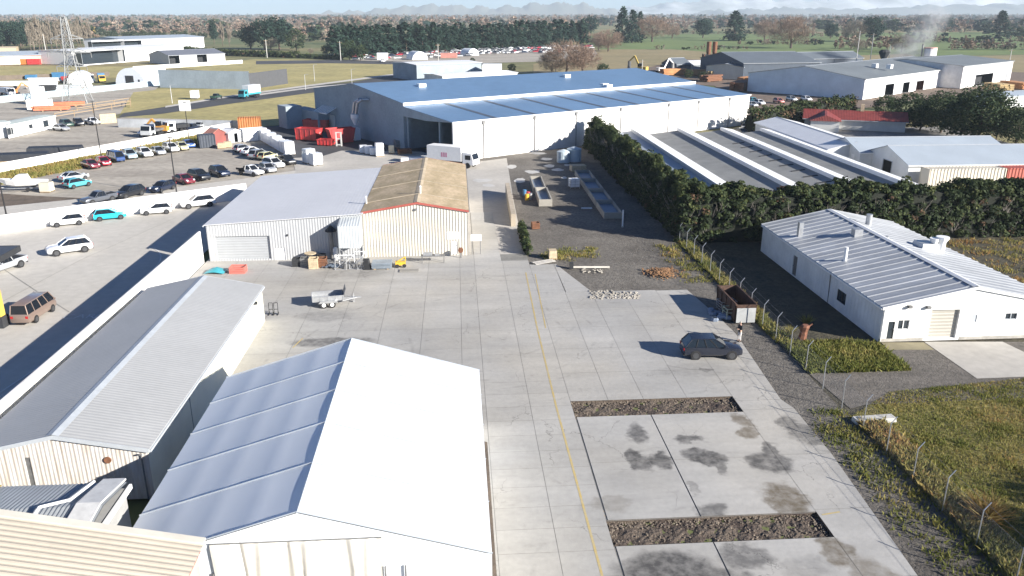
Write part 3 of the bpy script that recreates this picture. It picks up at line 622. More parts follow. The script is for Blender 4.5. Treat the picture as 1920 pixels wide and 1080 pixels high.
tent_slope(0,TW/2,.028).build('roof_panel',PVC,tn,True); tent_slope(TW,TW/2,.015).build('roof_panel',PVC,tn,True)
for y in bayb:
    mb=MB(); mb.path([(-.03,y,TE+.07),(TW/2,y,TR+.08),(TW+.03,y,TE+.07)],.03,6); mb.build('seam',SEAM,tn)
mb=MB(); mb.tube((TW/2,-.05,TR+.07),(TW/2,TL+.05,TR+.07),.03); mb.build('ridge_seam',SEAM,tn)
mb=MB()
for y in (0,TL): mb.poly([(0,y,0),(TW,y,0),(TW,y,TE),(TW/2,y,TR),(0,y,TE)])
for x in (0,TW): mb.poly([(x,0,0),(x,TL,0),(x,TL,TE),(x,0,TE)])
mb.build('wall',PVC,tn)
mb=MB(); n=160; vs=[]
cz=Lray(tn,560,1012,1,0).z; c0=Lray(tn,398,1040,1,0).x; c1=Lray(tn,718,1040,1,0).x
for i in range(n+1):
    t=i/n; x=c0+(c1-c0)*t; dp=-.1-.06*math.sin(t*70)*abs(math.sin(t*9))-.05*math.sin(t*23+1)
    for z in (cz,cz-.2,cz*.7,cz*.35,.05): vs.append((x+(.05*math.sin(z*2+t*40)),dp*(1 if z<cz-.1 else .4)-.02*math.sin(z*5+t*30),z))
mb.add(vs,[(i*5+j,(i+1)*5+j,(i+1)*5+j+1,i*5+j+1) for i in range(n) for j in range(4)]); mb.build('curtain',M('cream_curtain',(.7,.68,.62),rough=.6,v=.1,sc=1.5),tn,True)
mb=MB(); mb.tube((c0,-.12,cz+.03),(c1,-.12,cz+.03),.03); mb.build('curtain_rail',STEEL,tn)
for x in (c0-.05,c1+.08,12.4): mb=MB(); mb.tube((x,-.1,0),(x,-.1,3.7),.04); mb.build('pole',STEEL,tn)
sheet('drain_strip',[(1.12,28.5),(1.45,28.5),(1.5,45.3),(1.14,45.5)],.008,SOIL,px=False)
# ---- cream corrugated roof and grey lean-to at the lower left
def onb(px,py,b):
    d=rayd(px,py); t=b/d.dot(AV); p=Vector((0,0,H))+d*t; return p.dot(BV),p.z
a1,z1=onb(383,1019,27.3); a0,z0=onb(0,966,27.3)
sl_=(z0-z1)/(a1-a0); ex=-25.; z2=z1+sl_*(a1-ex)
cr=thing('cream_shed','near shed with cream corrugated roof at the lower left corner of the picture','shed',S(ex,14),YAW)
nv=Vector((sl_,0,1)).normalized(); dv=Vector((a1-ex,0,z1-z2)); mb=MB()
mb.corr((0,0,z2),(0,1,0),dv.normalized(),13.3,dv.length,.3,.05,nv); CRM=M('cream_corrugated',(.46,.41,.335),rough=.65,v=.1,sc=.6,stretch=(.3,2,1),v2=.05,sc2=4); mb.build('roof',CRM,cr)
mb=MB(); mb.hexa([(.1,.1,-.2),(a1-ex-.25,.1,-.2),(a1-ex-.25,13.1,-.2),(.1,13.1,-.2)],[(.1,.1,z2-.15),(a1-ex-.25,.1,z1-.1),(a1-ex-.25,13.1,z1-.1),(.1,13.1,z2-.15)]); mb.build('wall',M('dull_cream_wall',(.4,.36,.3),rough=.8),cr)  # plain dull cream wall below the roof
mb=MB(); mb.hexa([(0,13.2,z2+.02),(a1-ex,13.2,z1+.02),(a1-ex,13.55,z1+.02),(0,13.55,z2+.02)],[(0,13.2,z2+.09),(a1-ex,13.2,z1+.09),(a1-ex,13.55,z1+.09),(0,13.55,z2+.09)]); mb.build('barge_flashing',M('pale_flashing',(.56,.53,.46),rough=.6,v=.12),cr)
mb=MB(); mb.box(a1-ex-.3,0,z1-.3,a1-ex-.14,13.2,z1-.14); mb.build('gutter',M('red_gutter',(.4,.1,.08),rough=.6),cr)
lt=thing('lean_to','low grey corrugated iron lean-to squeezed between the long shed and the near cream roof','shed',S(-31.3,27.6),YAW)
GI=M('old_galvanised_roof',(.28,.3,.32),rough=.5,metal=.25,v=.12,sc=.5)
yr=4.2; W_=15.2
mb=MB(); mb.corr((0,-.2,4.6),(1,0,0),Vector((0,yr+.2,.6)).normalized(),W_,math.hypot(yr+.2,.6),.2,.045,(0,-.13,.99)); mb.build('roof',GI,lt,label='front slope of weathered corrugated iron')
mb=MB(); mb.corr((0,yr,5.2),(1,0,0),Vector((0,2.6,-.45)).normalized(),W_,2.64,.2,.045,(0,.16,.98)); rr=mb.build('roof',GI,lt,label='rear slope of weathered corrugated iron')
mb=MB(); q0=Lray(lt,40,922,1,yr+.3); mb.hexa([(8.2,yr+.15,5.23),(9.4,yr+.15,5.23),(9.4,yr+2.6,4.81),(8.2,yr+2.6,4.81)],[(8.2,yr+.15,5.28),(9.4,yr+.15,5.28),(9.4,yr+2.6,4.86),(8.2,yr+2.6,4.86)]); mb.build('skylight',M('yellowed_fibreglass',(.42,.32,.08),rough=.5,v=.35,sc=1.5),lt)
mb=MB(); mb.box(.1,0,-.2,W_-.1,6.6,4.55); mb.build('wall',M('lean_to_wall',(.36,.36,.35),rough=.7,v=.2),lt)
mb=MB(); mb.hexa([(W_-1.15,-.2,4.7),(W_-.1,-.2,4.7),(W_-.1,yr,5.3),(W_-1.15,yr,5.3)],[(W_-1.15,-.2,4.8),(W_-.1,-.2,4.8),(W_-.1,yr,5.4),(W_-1.15,yr,5.4)])
mb.hexa([(W_-1.15,yr,5.3),(W_-.1,yr,5.3),(W_-.1,6.9,4.83),(W_-1.15,6.9,4.83)],[(W_-1.15,yr,5.4),(W_-.1,yr,5.4),(W_-.1,6.9,4.93),(W_-1.15,6.9,4.93)]); mb.build('flashing',M('dull_white_flashing',(.58,.58,.57),rough=.6,v=.15,sc=2),lt)
mb=MB(); mb.box(W_,-.2,4.35,W_+.12,6.9,4.6); mb.build('gutter',PLAINW,lt)
mb=MB(); mb.path([(W_-2.6,.6,4.95),(W_-2.6,yr-.3,5.45),(W_-1.5,yr+.2,5.45),(W_-1.4,yr+2.3,5.05)],.07,10); mb.build('pipe',PLAINW,lt)
mb=MB(); mb.box(-.5,9.3,-.2,9,13,.05); 
# ---- white building beyond the fence
wbd=building('white_workshop','white single-storey workshop with ribbed metal roof, roller door and roof vents right of the fence','building',S(34.75,59.6),YAW,15.4,27.2,3.05,4.65,M('white_block_wall',(.79,.79,.77),rough=.6,v=.06,sc=.8),M('ribbed_metal_roof',(.46,.475,.49),rough=.45,metal=.2,v=.22,sc=.3,v2=.07,sc2=2,stretch=(.4,1,1)),wms=M('shade_toned_side_sheet',(.66,.68,.69),rough=.55,v=.14,sc=.5,wave=('Y',.6,.03)),oh=.12,ribs=(1.13,.3,.055),gutter=PLAINW,barge=PLAINW,cap=PLAINW,  # side walls greyer than the front: shade put into their colour
  feats=[('px','F',1738,635,1801,580,'roller',ROLLW),('px','F',1661,638,1679,603,'door',GLASS),('px','F',1682,618,1706,600,'window',PLAINW),('px','F',1884,599,1908,587,'window',TRIM),('px','F',1820,604,1833,590,'panel',TRIM),
         ('L',6.3,.9,8.0,2.0,'window',DARK),('L',17.2,.1,18.2,2.2,'door',M('dark_door',(.12,.12,.12)))])
def wz(x): return 3.05+1.6*(1-abs(x-7.7)/7.7)
def roofpt(px,py):
    for z in [3.1+.05*i for i in range(34)]:
        p=G(px,py,z); q=wbd.matrix_basis.inverted()@p
        if z>=wz(q.x): return q
    return q
wbd.matrix_basis
def vent(px,py,r,h,sq=False,hat=False,mat=GALV):
    q=roofpt(px,py); mb=MB()
    if sq: mb.box(q.x-r,q.y-r,q.z-.15,q.x+r,q.y+r,q.z+h)
    else: mb.tube((q.x,q.y,q.z-.15),(q.x,q.y,q.z+h),r,14)
    if hat: mb.tube((q.x,q.y,q.z+h),(q.x,q.y,q.z+h+.35),r*1.15,14,r*1.7); mb.tube((q.x,q.y,q.z+h+.35),(q.x,q.y,q.z+h+.5),r*1.7,14)
    return mb.build('roof_vent',mat,wbd,label=None)
bpy.context.view_layer.update()
vent(1499,444,.24,1.6,True); vent(1584,489,.17,1.35,mat=PLAINW); vent(1606,442,.42,.75,True); vent(1628,422,.32,1.2,hat=False); vent(1749,470,.27,.8,hat=True,mat=PLAINW); vent(1763,473,.36,1.1,hat=True,mat=PLAINW); vent(1663,447,.18,.25)
q=roofpt(1722,462); mb=MB(); mb.hexa([(q.x-.5,q.y-1.6,q.z-.1),(q.x+1.4,q.y-1.6,q.z-.35),(q.x+1.4,q.y+.6,q.z-.35),(q.x-.5,q.y+.6,q.z-.1)],[(q.x-.3,q.y-1.3,q.z+.6),(q.x+1.2,q.y-1.3,q.z+.5),(q.x+1.2,q.y+.4,q.z+.5),(q.x-.3,q.y+.4,q.z+.6)]); mb.build('roof_hatch',GALV,wbd)
mb=MB(); mb.tube((.0,9.6,0),(-.08,9.6,3.0),.05); mb.build('downpipe',STEEL,wbd)
mb=MB(); mb.box(0,-.02,0,3.85,-.003,.28); mb.box(7.0,-.02,0,15.4,-.003,.28); mb.build('plinth',M('splashed_plinth',(.4,.38,.34),rough=.9,v=.25,sc=1.5),wbd)
for xx in (.12,15.2): mb=MB(); mb.tube((xx,-.07,.1),(xx,-.07,3.0),.05); mb.build('downpipe',PLAINW,wbd)
# lamp brackets on the front
for px,py in ((1706,575),(1741,576)): a=Lray(wbd,px,py,1,-.1); mb=MB(); mb.box(a.x-.15,-.3,a.z-.1,a.x+.15,0,a.z+.1); mb.build('floodlight',STEEL,wbd)
# ---- big warehouse
WY=R(37.37); WX=87.; wh=thing('warehouse','huge white and grey warehouse with blue-grey metal roof and open loading bay','warehouse',(-10.8,148.0,0),WY)
ZL,ZL2,ZM,ZA=7.1,8.45,9.1,11.45
mb=MB(); mb.poly([(0,0,-.1),(WX,0,-.1),(WX,0,ZL),(0,0,ZL)]); mb.poly([(0,.35,-.1),(WX,.35,-.1),(WX,.35,ZL),(0,.35,ZL)]); mb.poly([(0,0,-.1),(0,.35,-.1),(0,.35,ZL),(0,0,ZL)])
mb.poly([(WX,0,-.1),(WX,18,-.1),(WX,18,ZL2),(WX,0,ZL)]); mb.poly([(WX,18,-.1),(WX,60,-.1),(WX,60,ZM),(WX,39,ZA),(WX,18,ZM)]); mb.build('front_wall',WHITEP,wh)
mb=MB(); k=7
for i in range(k):
    y0=18+42*i/k; y1=18+42*(i+1)/k-.04; zf=lambda y: ZA-(ZA-ZM)*abs(y-39)/21
    pts=[(0,y0,-.1),(0,y1,-.1),(0,y1,zf(y1))]+([(0,39,ZA)] if y0<39<y1 else [])+[(0,y0,zf(y0))]; mb.poly(pts)
mb.poly([(.05,18,-.1),(.05,60,-.1),(.05,60,ZM),(.05,39,ZA-.02),(.05,18,ZM)])
mb.poly([(0,18,-.1),(WX,18,-.1),(WX,18,ZM),(0,18,ZM)]); mb.poly([(0,60,-.1),(WX,60,-.1),(WX,60,ZM),(0,60,ZM)]); mb.build('end_wall',GREYP,wh)
def roof_slab(mb,y0,z0,y1,z1,x0=-.2,x1=WX+.2,t=.1): mb.hexa([(x0,y0,z0),(x1,y0,z0),(x1,y1,z1),(x0,y1,z1)],[(x0,y0,z0+t),(x1,y0,z0+t),(x1,y1,z1+t),(x0,y1,z1+t)])
mb=MB(); roof_slab(mb,-.15,ZL+.01,17.98,ZL2); mb.build('roof',ROOFB,wh,label='lower lean-to roof with darker cross bands')
mb=MB(); roof_slab(mb,17.7,ZM-.03,39,ZA+.02); roof_slab(mb,60.3,ZM-.03,39,ZA+.02); mb.build('roof',ROOFB,wh,label='upper gable roof')
mb=MB(); roof_slab(mb,17.4,ZM-.5,17.68,ZM-.5,t=.62); mb.build('fascia',PLAINW,wh)
for i in range(1,9):
    mb=MB(); x=WX*i/9.; roof_slab(mb,-.1,ZL+.12,17.3,ZL2+.06,x-.5,x+.5,.03); mb.build('roof_band',M('band_metal',(.10,.12,.15),rough=.5,metal=.3),wh)
mb=MB(); roof_slab(mb,-.25,ZL-.12,-.15,ZL-.12,t=.25); mb.build('gutter',PLAINW,wh)
for i,x in enumerate((907,1003,1081,1165,1255,1311,1369)):
    a=Lray(wh,x,235-(x-907)*.11,1,-.1); mb=MB(); mb.tube((a.x,-.12,0),(a.x,-.12,ZL-.5),.07); mb.box(a.x-.25,-.3,ZL-.75,a.x+.25,-.02,ZL-.2); mb.build('downpipe',STEEL,wh)
mb=MB(); mb.box(.6,17.2,-.1,1.2,17.9,ZL2-.2); mb.build('column',GREYP,wh); mb=MB(); mb.box(2.5,8.4,-.1,3.0,8.9,ZL+.4); mb.build('column',GREYP,wh)
mb=MB(); mb.poly([(0,0,ZL-.02),(0,18,ZL2-.02),(0,18,ZL2-1.9),(0,9,ZL-.6)]); mb.build('gable_sheet',GREYP,wh)
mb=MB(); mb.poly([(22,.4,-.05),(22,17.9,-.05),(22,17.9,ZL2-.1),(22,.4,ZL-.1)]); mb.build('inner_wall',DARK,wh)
mb=MB(); mb.box(-3,52,0,-.02,66,4.4); mb.box(-7,61,0,-3,66,5.2); mb.build('annex',GREYP,wh)
a=Lray(wh,620,232,0,-.05); mb=MB(); mb.box(-.35,a.y-3,0,-.03,a.y+3,3.8); mb.build('loading_door',M('pale_door',(.5,.51,.5),rough=.6),wh)
mb=MB()
for i in range(7): mb.hexa([(-2.6,a.y-3.6+i*1.1,4.3),(-.03,a.y-3.6+i*1.1,5.5),(-.03,a.y-3.1+i*1.1,5.5),(-2.6,a.y-3.1+i*1.1,4.3)],[(-2.6,a.y-3.6+i*1.1,4.4),(-.03,a.y-3.6+i*1.1,5.6),(-.03,a.y-3.1+i*1.1,5.6),(-2.6,a.y-3.1+i*1.1,4.4)])
mb.bar((-2.6,a.y-3.7,4.35),(-2.6,a.y+4,4.35),.12,.2); mb.build('awning',PLAINW,wh)
a=Lray(wh,661,205,0,-2.); mb=MB()
for dy in (0,1.4): mb.path([(-.05,a.y-4+dy,8.7),(-1.4,a.y-3.6+dy,8.7),(-2,a.y-2.6+dy,8.1),(-2,a.y-1.5+dy,5.5)],.32,10)
mb.build('extraction_duct',GALV,wh)
mb=MB(); mb.tube((-2,a.y-1,5.5),(-2,a.y-1,4.7),.95,14); mb.tube((-2,a.y-1,4.7),(-2,a.y-1,3.2),.95,14,.3); mb.box(-2.7,a.y-1.7,0,-1.3,a.y-.3,2.6); mb.build('cyclone',PLAINW,wh)
for px,py in ((790,161),(1062,144),(1133,164),(1140,166)):
    for z in (9.2,10,10.8,11.2):
        p=G(px,py,z)
    bpy.context.view_layer.update(); q=wh.matrix_world.inverted()@G(px,py,10.9 if py<163 else 8.9); mb=MB(); zz=ZA-(ZA-ZM)*abs(q.y-39)/21 if py<163 else ZM
    mb.box(q.x-.9,q.y-.6,zz,q.x+.9,q.y+.6,zz+.75); mb.build('roof_vent',PLAINW,wh)
# ================================================================ sheds behind the hedge, mid and far buildings
VG=M('grey_corrugated_roof',(.29,.29,.275),rough=.7,v=.12,sc=.25,col2=(.2,.2,.19),wave=('Y',.4,.01))
VB=M('bluish_roof',(.36,.41,.46),rough=.5,v=.08,sc=.2); WR=M('white_roof',(.74,.75,.76),rough=.5,v=.06,sc=.3)
def poultry(ar,label,mat,b0=101,b1=167.5,slots=0):
    r=thing('poultry_shed',label,'shed',S(ar-6.3,b0),YAW,'long low sheds behind the hedge'); L=b1-b0
    mb=MB(); mb.box(0,0,-.2,8.6,L,1.75); mb.build('wall',PLAINW,r)
    mb=MB(); mb.hexa([(-.2,-.2,1.76),(6.3,-.2,2.55),(6.3,L+.2,2.55),(-.2,L+.2,1.76)],[(-.2,-.2,1.84),(6.3,-.2,2.63),(6.3,L+.2,2.63),(-.2,L+.2,1.84)]); mb.build('roof',mat,r)
    mb=MB(); mb.hexa([(6.3,-.2,1.8),(8.95,-.2,1.8),(8.95,L+.2,1.8),(6.3,L+.2,1.8)],[(6.3,-.2,3.25),(8.95,-.2,2.75),(8.95,L+.2,2.75),(6.3,L+.2,3.25)]); mb.build('ridge_monitor',WR,r)  # monitor slope near-white: its sunlit brightness is put into the colour
    mb=MB(); mb.box(-.75,-.2,1.5,-.2,L+.2,1.78); mb.build('gutter',DARK,r)
    for i in range(slots):
        y=12+i*4.7; mb=MB(); mb.hexa([(3.4,y,2.28),(5.6,y,2.55),(5.6,y+.45,2.55),(3.4,y+.45,2.28)],[(3.4,y,2.36),(5.6,y,2.63),(5.6,y+.45,2.63),(3.4,y+.45,2.36)]); mb.build('roof_slot',DARK,r)
    return r
poultry(36.4,'long low shed with smooth bluish roof, closest to the dark hedge',VB)
poultry(46.3,'long low shed with plain grey roof, second from the hedge',VG)
poultry(55.6,'long low shed with a row of dark slots in its grey roof',VG,slots=9)
poultry(63.6,'long low shed with streaked grey roof, farthest from the diagonal hedge',VG,b1=166)
def pxb(name,label,cat,l,r_,ytop,L,wm,rm,rise=1.2,feats=(),group=None,along=False,**k):
    """building whose front base runs between two photo pixels"""
    P=G(*l);Q=G(*r_); yaw=math.atan2(Q.y-P.y,Q.x-P.x); he=ztop(P,ytop)
    if along: return building(name,label,cat,P,yaw,(Q-P).length,L,he,he+rise,wm,rm,feats=feats,group=group,**k)
    # ridge parallel to the front: build turned a quarter
    W=(Q-P).length; d=(Q-P).normalized(); n=Vector((-d.y,d.x,0))
    return building(name,label,cat,Q,yaw+math.pi/2,L,W,he,he+rise,wm,rm,feats=feats,group=group,**k)
LB=M('pale_blue_shade_toned_wall',(.5,.53,.55),rough=.6,v=.08,sc=.4)  # wall shade put into this pale blue-grey, also used on the grey cabin
building('packing_shed','pale-roofed shed with shade-toned blue-grey side wall and windows, between poultry sheds and red-roofed house','shed',S(66.5,139.5),YAW,9.5,37,3.0,4.1,LB,WR,oh=.3,feats=[('L',5,1,7.4,2.2,'window',PLAINW),('L',16,.1,17.2,2.3,'door',PLAINW),('L',24,.1,25.2,2.3,'door',PLAINW)],gutter=PLAINW)
GW=M('weatherboard',(.62,.63,.62),rough=.6,v=.12,sc=.4,wave=('Z',.2,.015))
P=S(70.3,135.5); building('gabled_shed','white shed with pale grey gable roof standing behind the container row, farther one','shed',P+BV*27,YAW+math.pi/2,12,27,3.0,4.7,GW,VB,feats=[('K',2,.1,3.4,2.3,'door',PLAINW)],oh=.25,gutter=PLAINW)
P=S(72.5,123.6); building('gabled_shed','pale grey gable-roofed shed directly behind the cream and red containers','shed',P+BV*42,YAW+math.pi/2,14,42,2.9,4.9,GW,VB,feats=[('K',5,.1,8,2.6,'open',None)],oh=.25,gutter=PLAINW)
CONT=M('container_ribbed',(.6,.55,.45),rough=.6,v=.12,sc=.5,wave=('X',.55,.09)); CONTR=M('container_red',(.42,.1,.07),rough=.6,v=.15,sc=.5,wave=('X',.55,.09)); CONTO=M('container_orange',(.42,.16,.05),rough=.6,v=.2,sc=.5,wave=('X',.55,.09)); CONTW=M('container_white',(.75,.76,.76),rough=.5,v=.06,sc=.5,wave=('X',.55,.07)); CONTD=M('container_dark',(.05,.06,.08),rough=.6,v=.2,sc=.5,wave=('X',.55,.07))
def container(label,P,rz,L,mat,h=2.6,w=2.44,group=None,name='shipping_container',cat='container'):
    r=thing(name,label,cat,P,rz,group); mb=MB(); mb.box(0,0,.15,L,w,h); mb.build('body',mat,r)
    mb=MB(); 
    for y in (0,w):
        for z in (.08,h): mb.bar((-.03,y,z),(L+.03,y,z),.14,.14)
    for x in (0,L):
        for y in (0,w): mb.bar((x,y,0),(x,y,h+.05),.16,.16)
        for z in (.08,h): mb.bar((x,-.03,z),(x,w+.03,z),.14,.14)
    mb.build('frame',mat,r); mb=MB(); mb.box(L+.005,.12,.2,L+.05,w/2-.03,h-.1); mb.box(L+.005,w/2+.03,.2,L+.05,w-.12,h-.1); mb.build('door',mat,r); return r
container('long cream ribbed container wall-like beside the red one behind the tall hedge',S(73.6,119.4),YAW,12.4,CONT,2.9)
container('weathered red shipping container standing end to end with the cream one',S(86.4,119.4),YAW,9,CONTR,2.9)
# red-roofed house
RT=M('red_tile_roof',(.2,.035,.03),rough=.7,v=.2,sc=.8,wave=('Y',.35,.03)); 
P=G(1540,240); rh=building('red_roof_house','low house with dark red tiled roof among shrubs beyond the long sheds','house',Vector((90.5,186,0)),R(70),9,22,2.5,4.0,M('house_wall',(.5,.5,.48),v=.1),RT,feats=[('K',2,1,4,2,'window',PLAINW)],oh=.5,cap=RT)
mb=MB(); mb.hexa([(-6,14,2.55),(4.4,14,2.55),(4.4,21,2.55),(-6,21,2.55)],[(-5.6,17.3,3.8),(4.4,17.3,4.0),(4.4,17.7,4.0),(-5.6,17.7,3.8)]); mb.build('roof',RT,rh); mb=MB(); mb.box(-5.6,14.4,0,.3,20.6,2.55); mb.build('wing',M('house_wall2',(.62,.62,.6),v=.1),rh)
mb=MB(); mb.box(4.1,9,4,4.9,9.8,5.6); mb.build('chimney',PALEW,rh)
# sawmill on the right
near=Vector((111.5,260.2,0)); rt=Vector((179.7,326.4,0)); d=(rt-near).normalized(); yw=math.atan2(d.y,d.x)-math.pi/2
swr=M('sawmill_roof',(.17,.19,.2),rough=.6,v=.12,sc=.1,wave=('Y',.8,.03))
sm=building('sawmill','large pale sawmill building with grey gable roof and tall dark doorways beyond the right-hand shrubs','building',near-Vector((math.cos(yw),math.sin(yw),0))*41,yw,41,93,6.3,9.4,M('sawmill_end',(.68,.76,.82),rough=.6,v=.12,sc=.2,wave=('X',.5,.02)),swr,wms=WHITEP,oh=.3,gutter=PLAINW,
  feats=[('px','R',1657,184,1677,156,'open',None),('px','R',1690,180,1706,153,'open',None),('px','R',1715,178,1733,150,'open',M('brown_interior',(.12,.05,.03))),('px','R',1762,172,1784,144,'open',None)])
for px,py in ((1622,127),(1577,126)): mb=MB(); mb.box(30 if px<1600 else 35,30,8,31.6 if px<1600 else 36.6,32,9.4); mb.build('roof_vent',PLAINW,sm)
ch=thing('chimney','thick white chimney drum smoking behind the sawmill roof','chimney',G(1737,142)); hc=ztop(G(1737,142),91); mb=MB(); mb.tube((0,0,0),(0,0,hc),2.6,18); mb.build('shaft',WHITEP,ch); mb=MB(); mb.tube((0,0,hc),(0,0,hc+.5),2.65,18); mb.build('rim',M('pinkish_rim',(.6,.35,.3)),ch); mb=MB(); mb.tube((-3.6,0,0),(-3.6,0,hc+2),.35); mb.build('pipe',STEEL,ch)
pxb('mill_shed','grey-roofed shed with open white front at the far right of the sawmill','shed',(1800,166),(1893,152),124,40,WHITEP,swr,1.6,oh=.3,feats=[('L',20,.1,38,4.2,'open',None),('L',4,.1,14,3.6,'roller',ROLL)])
dk=M('dark_blue_wall',(.05,.07,.10),rough=.6,v=.15); slate=M('slate_roof',(.13,.15,.17),rough=.6,v=.12,sc=.2)
pxb('planing_shed','dark-walled gabled timber shed with grey roof and pale low front, behind the big warehouse','shed',(1312,136),(1392,150),108,34,dk,slate,3.4,oh=.4,along=True)
pxb('planing_shed','second dark gabled shed touching the sawmill, under a broad grey roof','shed',(1444,134),(1482,138),108,40,dk,slate,2.6,oh=.4,along=True)
pxb('mill_annex','cream low annex with small windows below the broad grey roof','shed',(1392,150),(1436,142),126,16,M('cream_annex',(.62,.6,.5),v=.08),slate,1.,oh=.3,feats=[('L',2,1.6,5,2.6,'window',DARK),('L',9,1.6,12,2.6,'window',DARK)])
pxb('small_shed','little pale gabled shed left of the dark timber sheds','shed',(1265,130),(1300,134),118,9,M('bluegrey_wall',(.3,.34,.38),v=.1),WR,1.5,along=True)
pxb('small_shed','dark steep-roofed lean shed beside the digger','shed',(1240,133),(1268,136),118,8,dk,slate,2.5,along=True)
b=thing('roof_plant','white cube of roof plant above the dark timber shed','plant room',G(1383,132)); z_=ztop(G(1383,132),117); mb=MB(); mb.box(-3,-3,z_-2,3,3,z_+3); mb.build('cabin',PLAINW,b); mb=MB(); mb.box(-9,-2,z_-1,-3.1,3,z_+2.4); mb.build('duct',slate,b)
t=thing('sawdust_hopper','tall dark rusty hopper tower with twin cyclones behind the timber sheds','hopper',G(1332,125)); z_=ztop(G(1332,125),78)
for x in (-2.2,2.2): mb=MB(); mb.tube((x*.7,0,z_-5),(x*.7,0,z_),1.2,10); mb.tube((x*.7,0,z_-9),(x*.7,0,z_-5),.4,10,1.2); mb.build('cyclone',RUST,t)
for x in (-4,4):
    for y in (-2,2): mb=MB(); mb.tube((x,y,0),(x,y,z_-6),.3,6); mb.build('leg',RUST,t)
mb=MB(); mb.box(-4,-2,2,4,2,6); mb.build('bin',DARK,t)
t=thing('sawdust_hopper','dark funnel hopper standing on the sawmill roof line','hopper',G(1652,142)); z_=ztop(G(1652,142),93); mb=MB(); mb.tube((0,0,z_-5),(0,0,z_-1),.6,10,2.4); mb.tube((0,0,z_-1),(0,0,z_),2.4,10,1.4); mb.build('funnel',DARK,t); mb=MB(); mb.box(-4,-3,0,4,3,z_-5); mb.build('bin',BLUEP,t)
# building behind the warehouse
pxb('flat_shed','low grey precast building with white end block behind the warehouse ridge','building',(782,152),(903,146),122,22,GREYP,WR,.5,cap=False)
bb=thing('plant_block','white square block at the right end of the low grey building','building',G(905,150)); mb=MB(); mb.box(0,0,0,7.8,8,ztop(G(905,150),121)); mb.box(-.2,-.2,0,7.8,.0,.3); mb.build('wall',PLAINW,bb)
pxb('flat_shed','pale flat-roofed shed just over the warehouse ridge','building',(830,158),(970,150),143,14,WHITEP,WR,.4,cap=False)
# precast walls at the road
wall('precast_wall','long bare grey precast wall panel row by the road',G(300,163),G(469,167),6.2,.3,GREYP,joint=6)
wall('precast_wall','darker stepped precast wall behind the bare grey one',G(469,167),G(540,156),5.5,.3,M('dark_precast',(.075,.078,.085),rough=.8,v=.1),joint=6)
# far left estate
pxb('showroom','distant long building with blue end, white frame and dark glazed front','building',(236,99),(384,91),74,38,M('showroom_front',(.74,.75,.76),v=.05),VB,1.5,cap=False,oh=.6,
    feats=[('L',0.5,.5,1,1,'panel',PLAINW),('L',62,1,104,8,'open',GLASS),('L',3,1,12,7,'panel',PLAINW)])
pxb('showroom','white flat box building with grey end wall left of the dark glazed one','building',(138,122),(233,116),96,26,PLAINW,WR,.3,cap=False,wms=PLAINW)
pxb('showroom','building with dark glazed corner and plain white side, in the middle of the far estate','building',(233,117),(346,108),91,30,PLAINW,WR,.6,cap=False,feats=[('L',52,.5,84,7,'open',GLASS)])
pxb('gabled_shed','grey gabled shed with two dark doorways at the edge of the far estate','shed',(318,121),(423,116),104,22,M('beige_wall',(.6,.58,.54),v=.08),M('dark_grey_roof',(.15,.16,.19),rough=.6,v=.08),2.2,feats=[('L',11,.1,17,4.5,'open',None),('L',27,.1,33,4.5,'open',None)])
pxb('store_shed','low grey-roofed open store with orange stock at the far left','shed',(-70,124),(110,119),106,24,M('store_front',(.55,.3,.2),col2=(.75,.68,.62),sc=.12,v=.3),VB,1.6,oh=.6)
pxb('store_shed','tan flat-roofed shed at the far left edge','shed',(-30,98),(31,97),90,20,PALEW,M('tan_roof',(.52,.42,.28),v=.1),.5,cap=False)
for i,(x,y,m,l_) in enumerate([(8,121,ORANGE,'orange container at the left end of the far stock row'),(42,121,ORANGE,'orange container in the middle of the far stock row'),(60,121,REDP,'red container beside the orange ones in the far stock row')]):
    container(l_,G(x-8,y),R(5),6,m,2.8)
# arched tents
def arch(label,P,rz,r,L,mat,door=True):
    t=thing('arched_tent',label,'tent',P,rz); n=16; mb=MB(); prof=[(r*math.cos(math.pi*i/n),r*.98*math.sin(math.pi*i/n)) for i in range(n+1)]
    vs=[(x,0,z) for x,z in prof]+[(x,L,z) for x,z in prof]; mb.add(vs,[(i,i+1,n+2+i,n+1+i) for i in range(n)]); mb.build('cover',mat,t,True)
    mb=MB(); mb.poly([(x,.02,z) for x,z in prof]); mb.build('end_wall',mat,t); mb=MB(); mb.poly([(x,L-.02,z) for x,z in prof]); mb.build('end_wall',mat,t)
    if door: mb=MB(); mb.box(-1.9,-.06,0,1.6,.02,3.4); mb.build('doorway',DARK,t); mb=MB(); mb.box(3.5,-.06,0,4.2,.02,2); mb.build('side_door',DARK,t)
    return t
arch('big white arched tent with a dark doorway beside the long grey wall',G(245,159),R(-12),6.4,17,PVC)
arch('smaller white arched shelter left of the big arched tent',G(150,156),R(20),4.6,8,PVC,False)
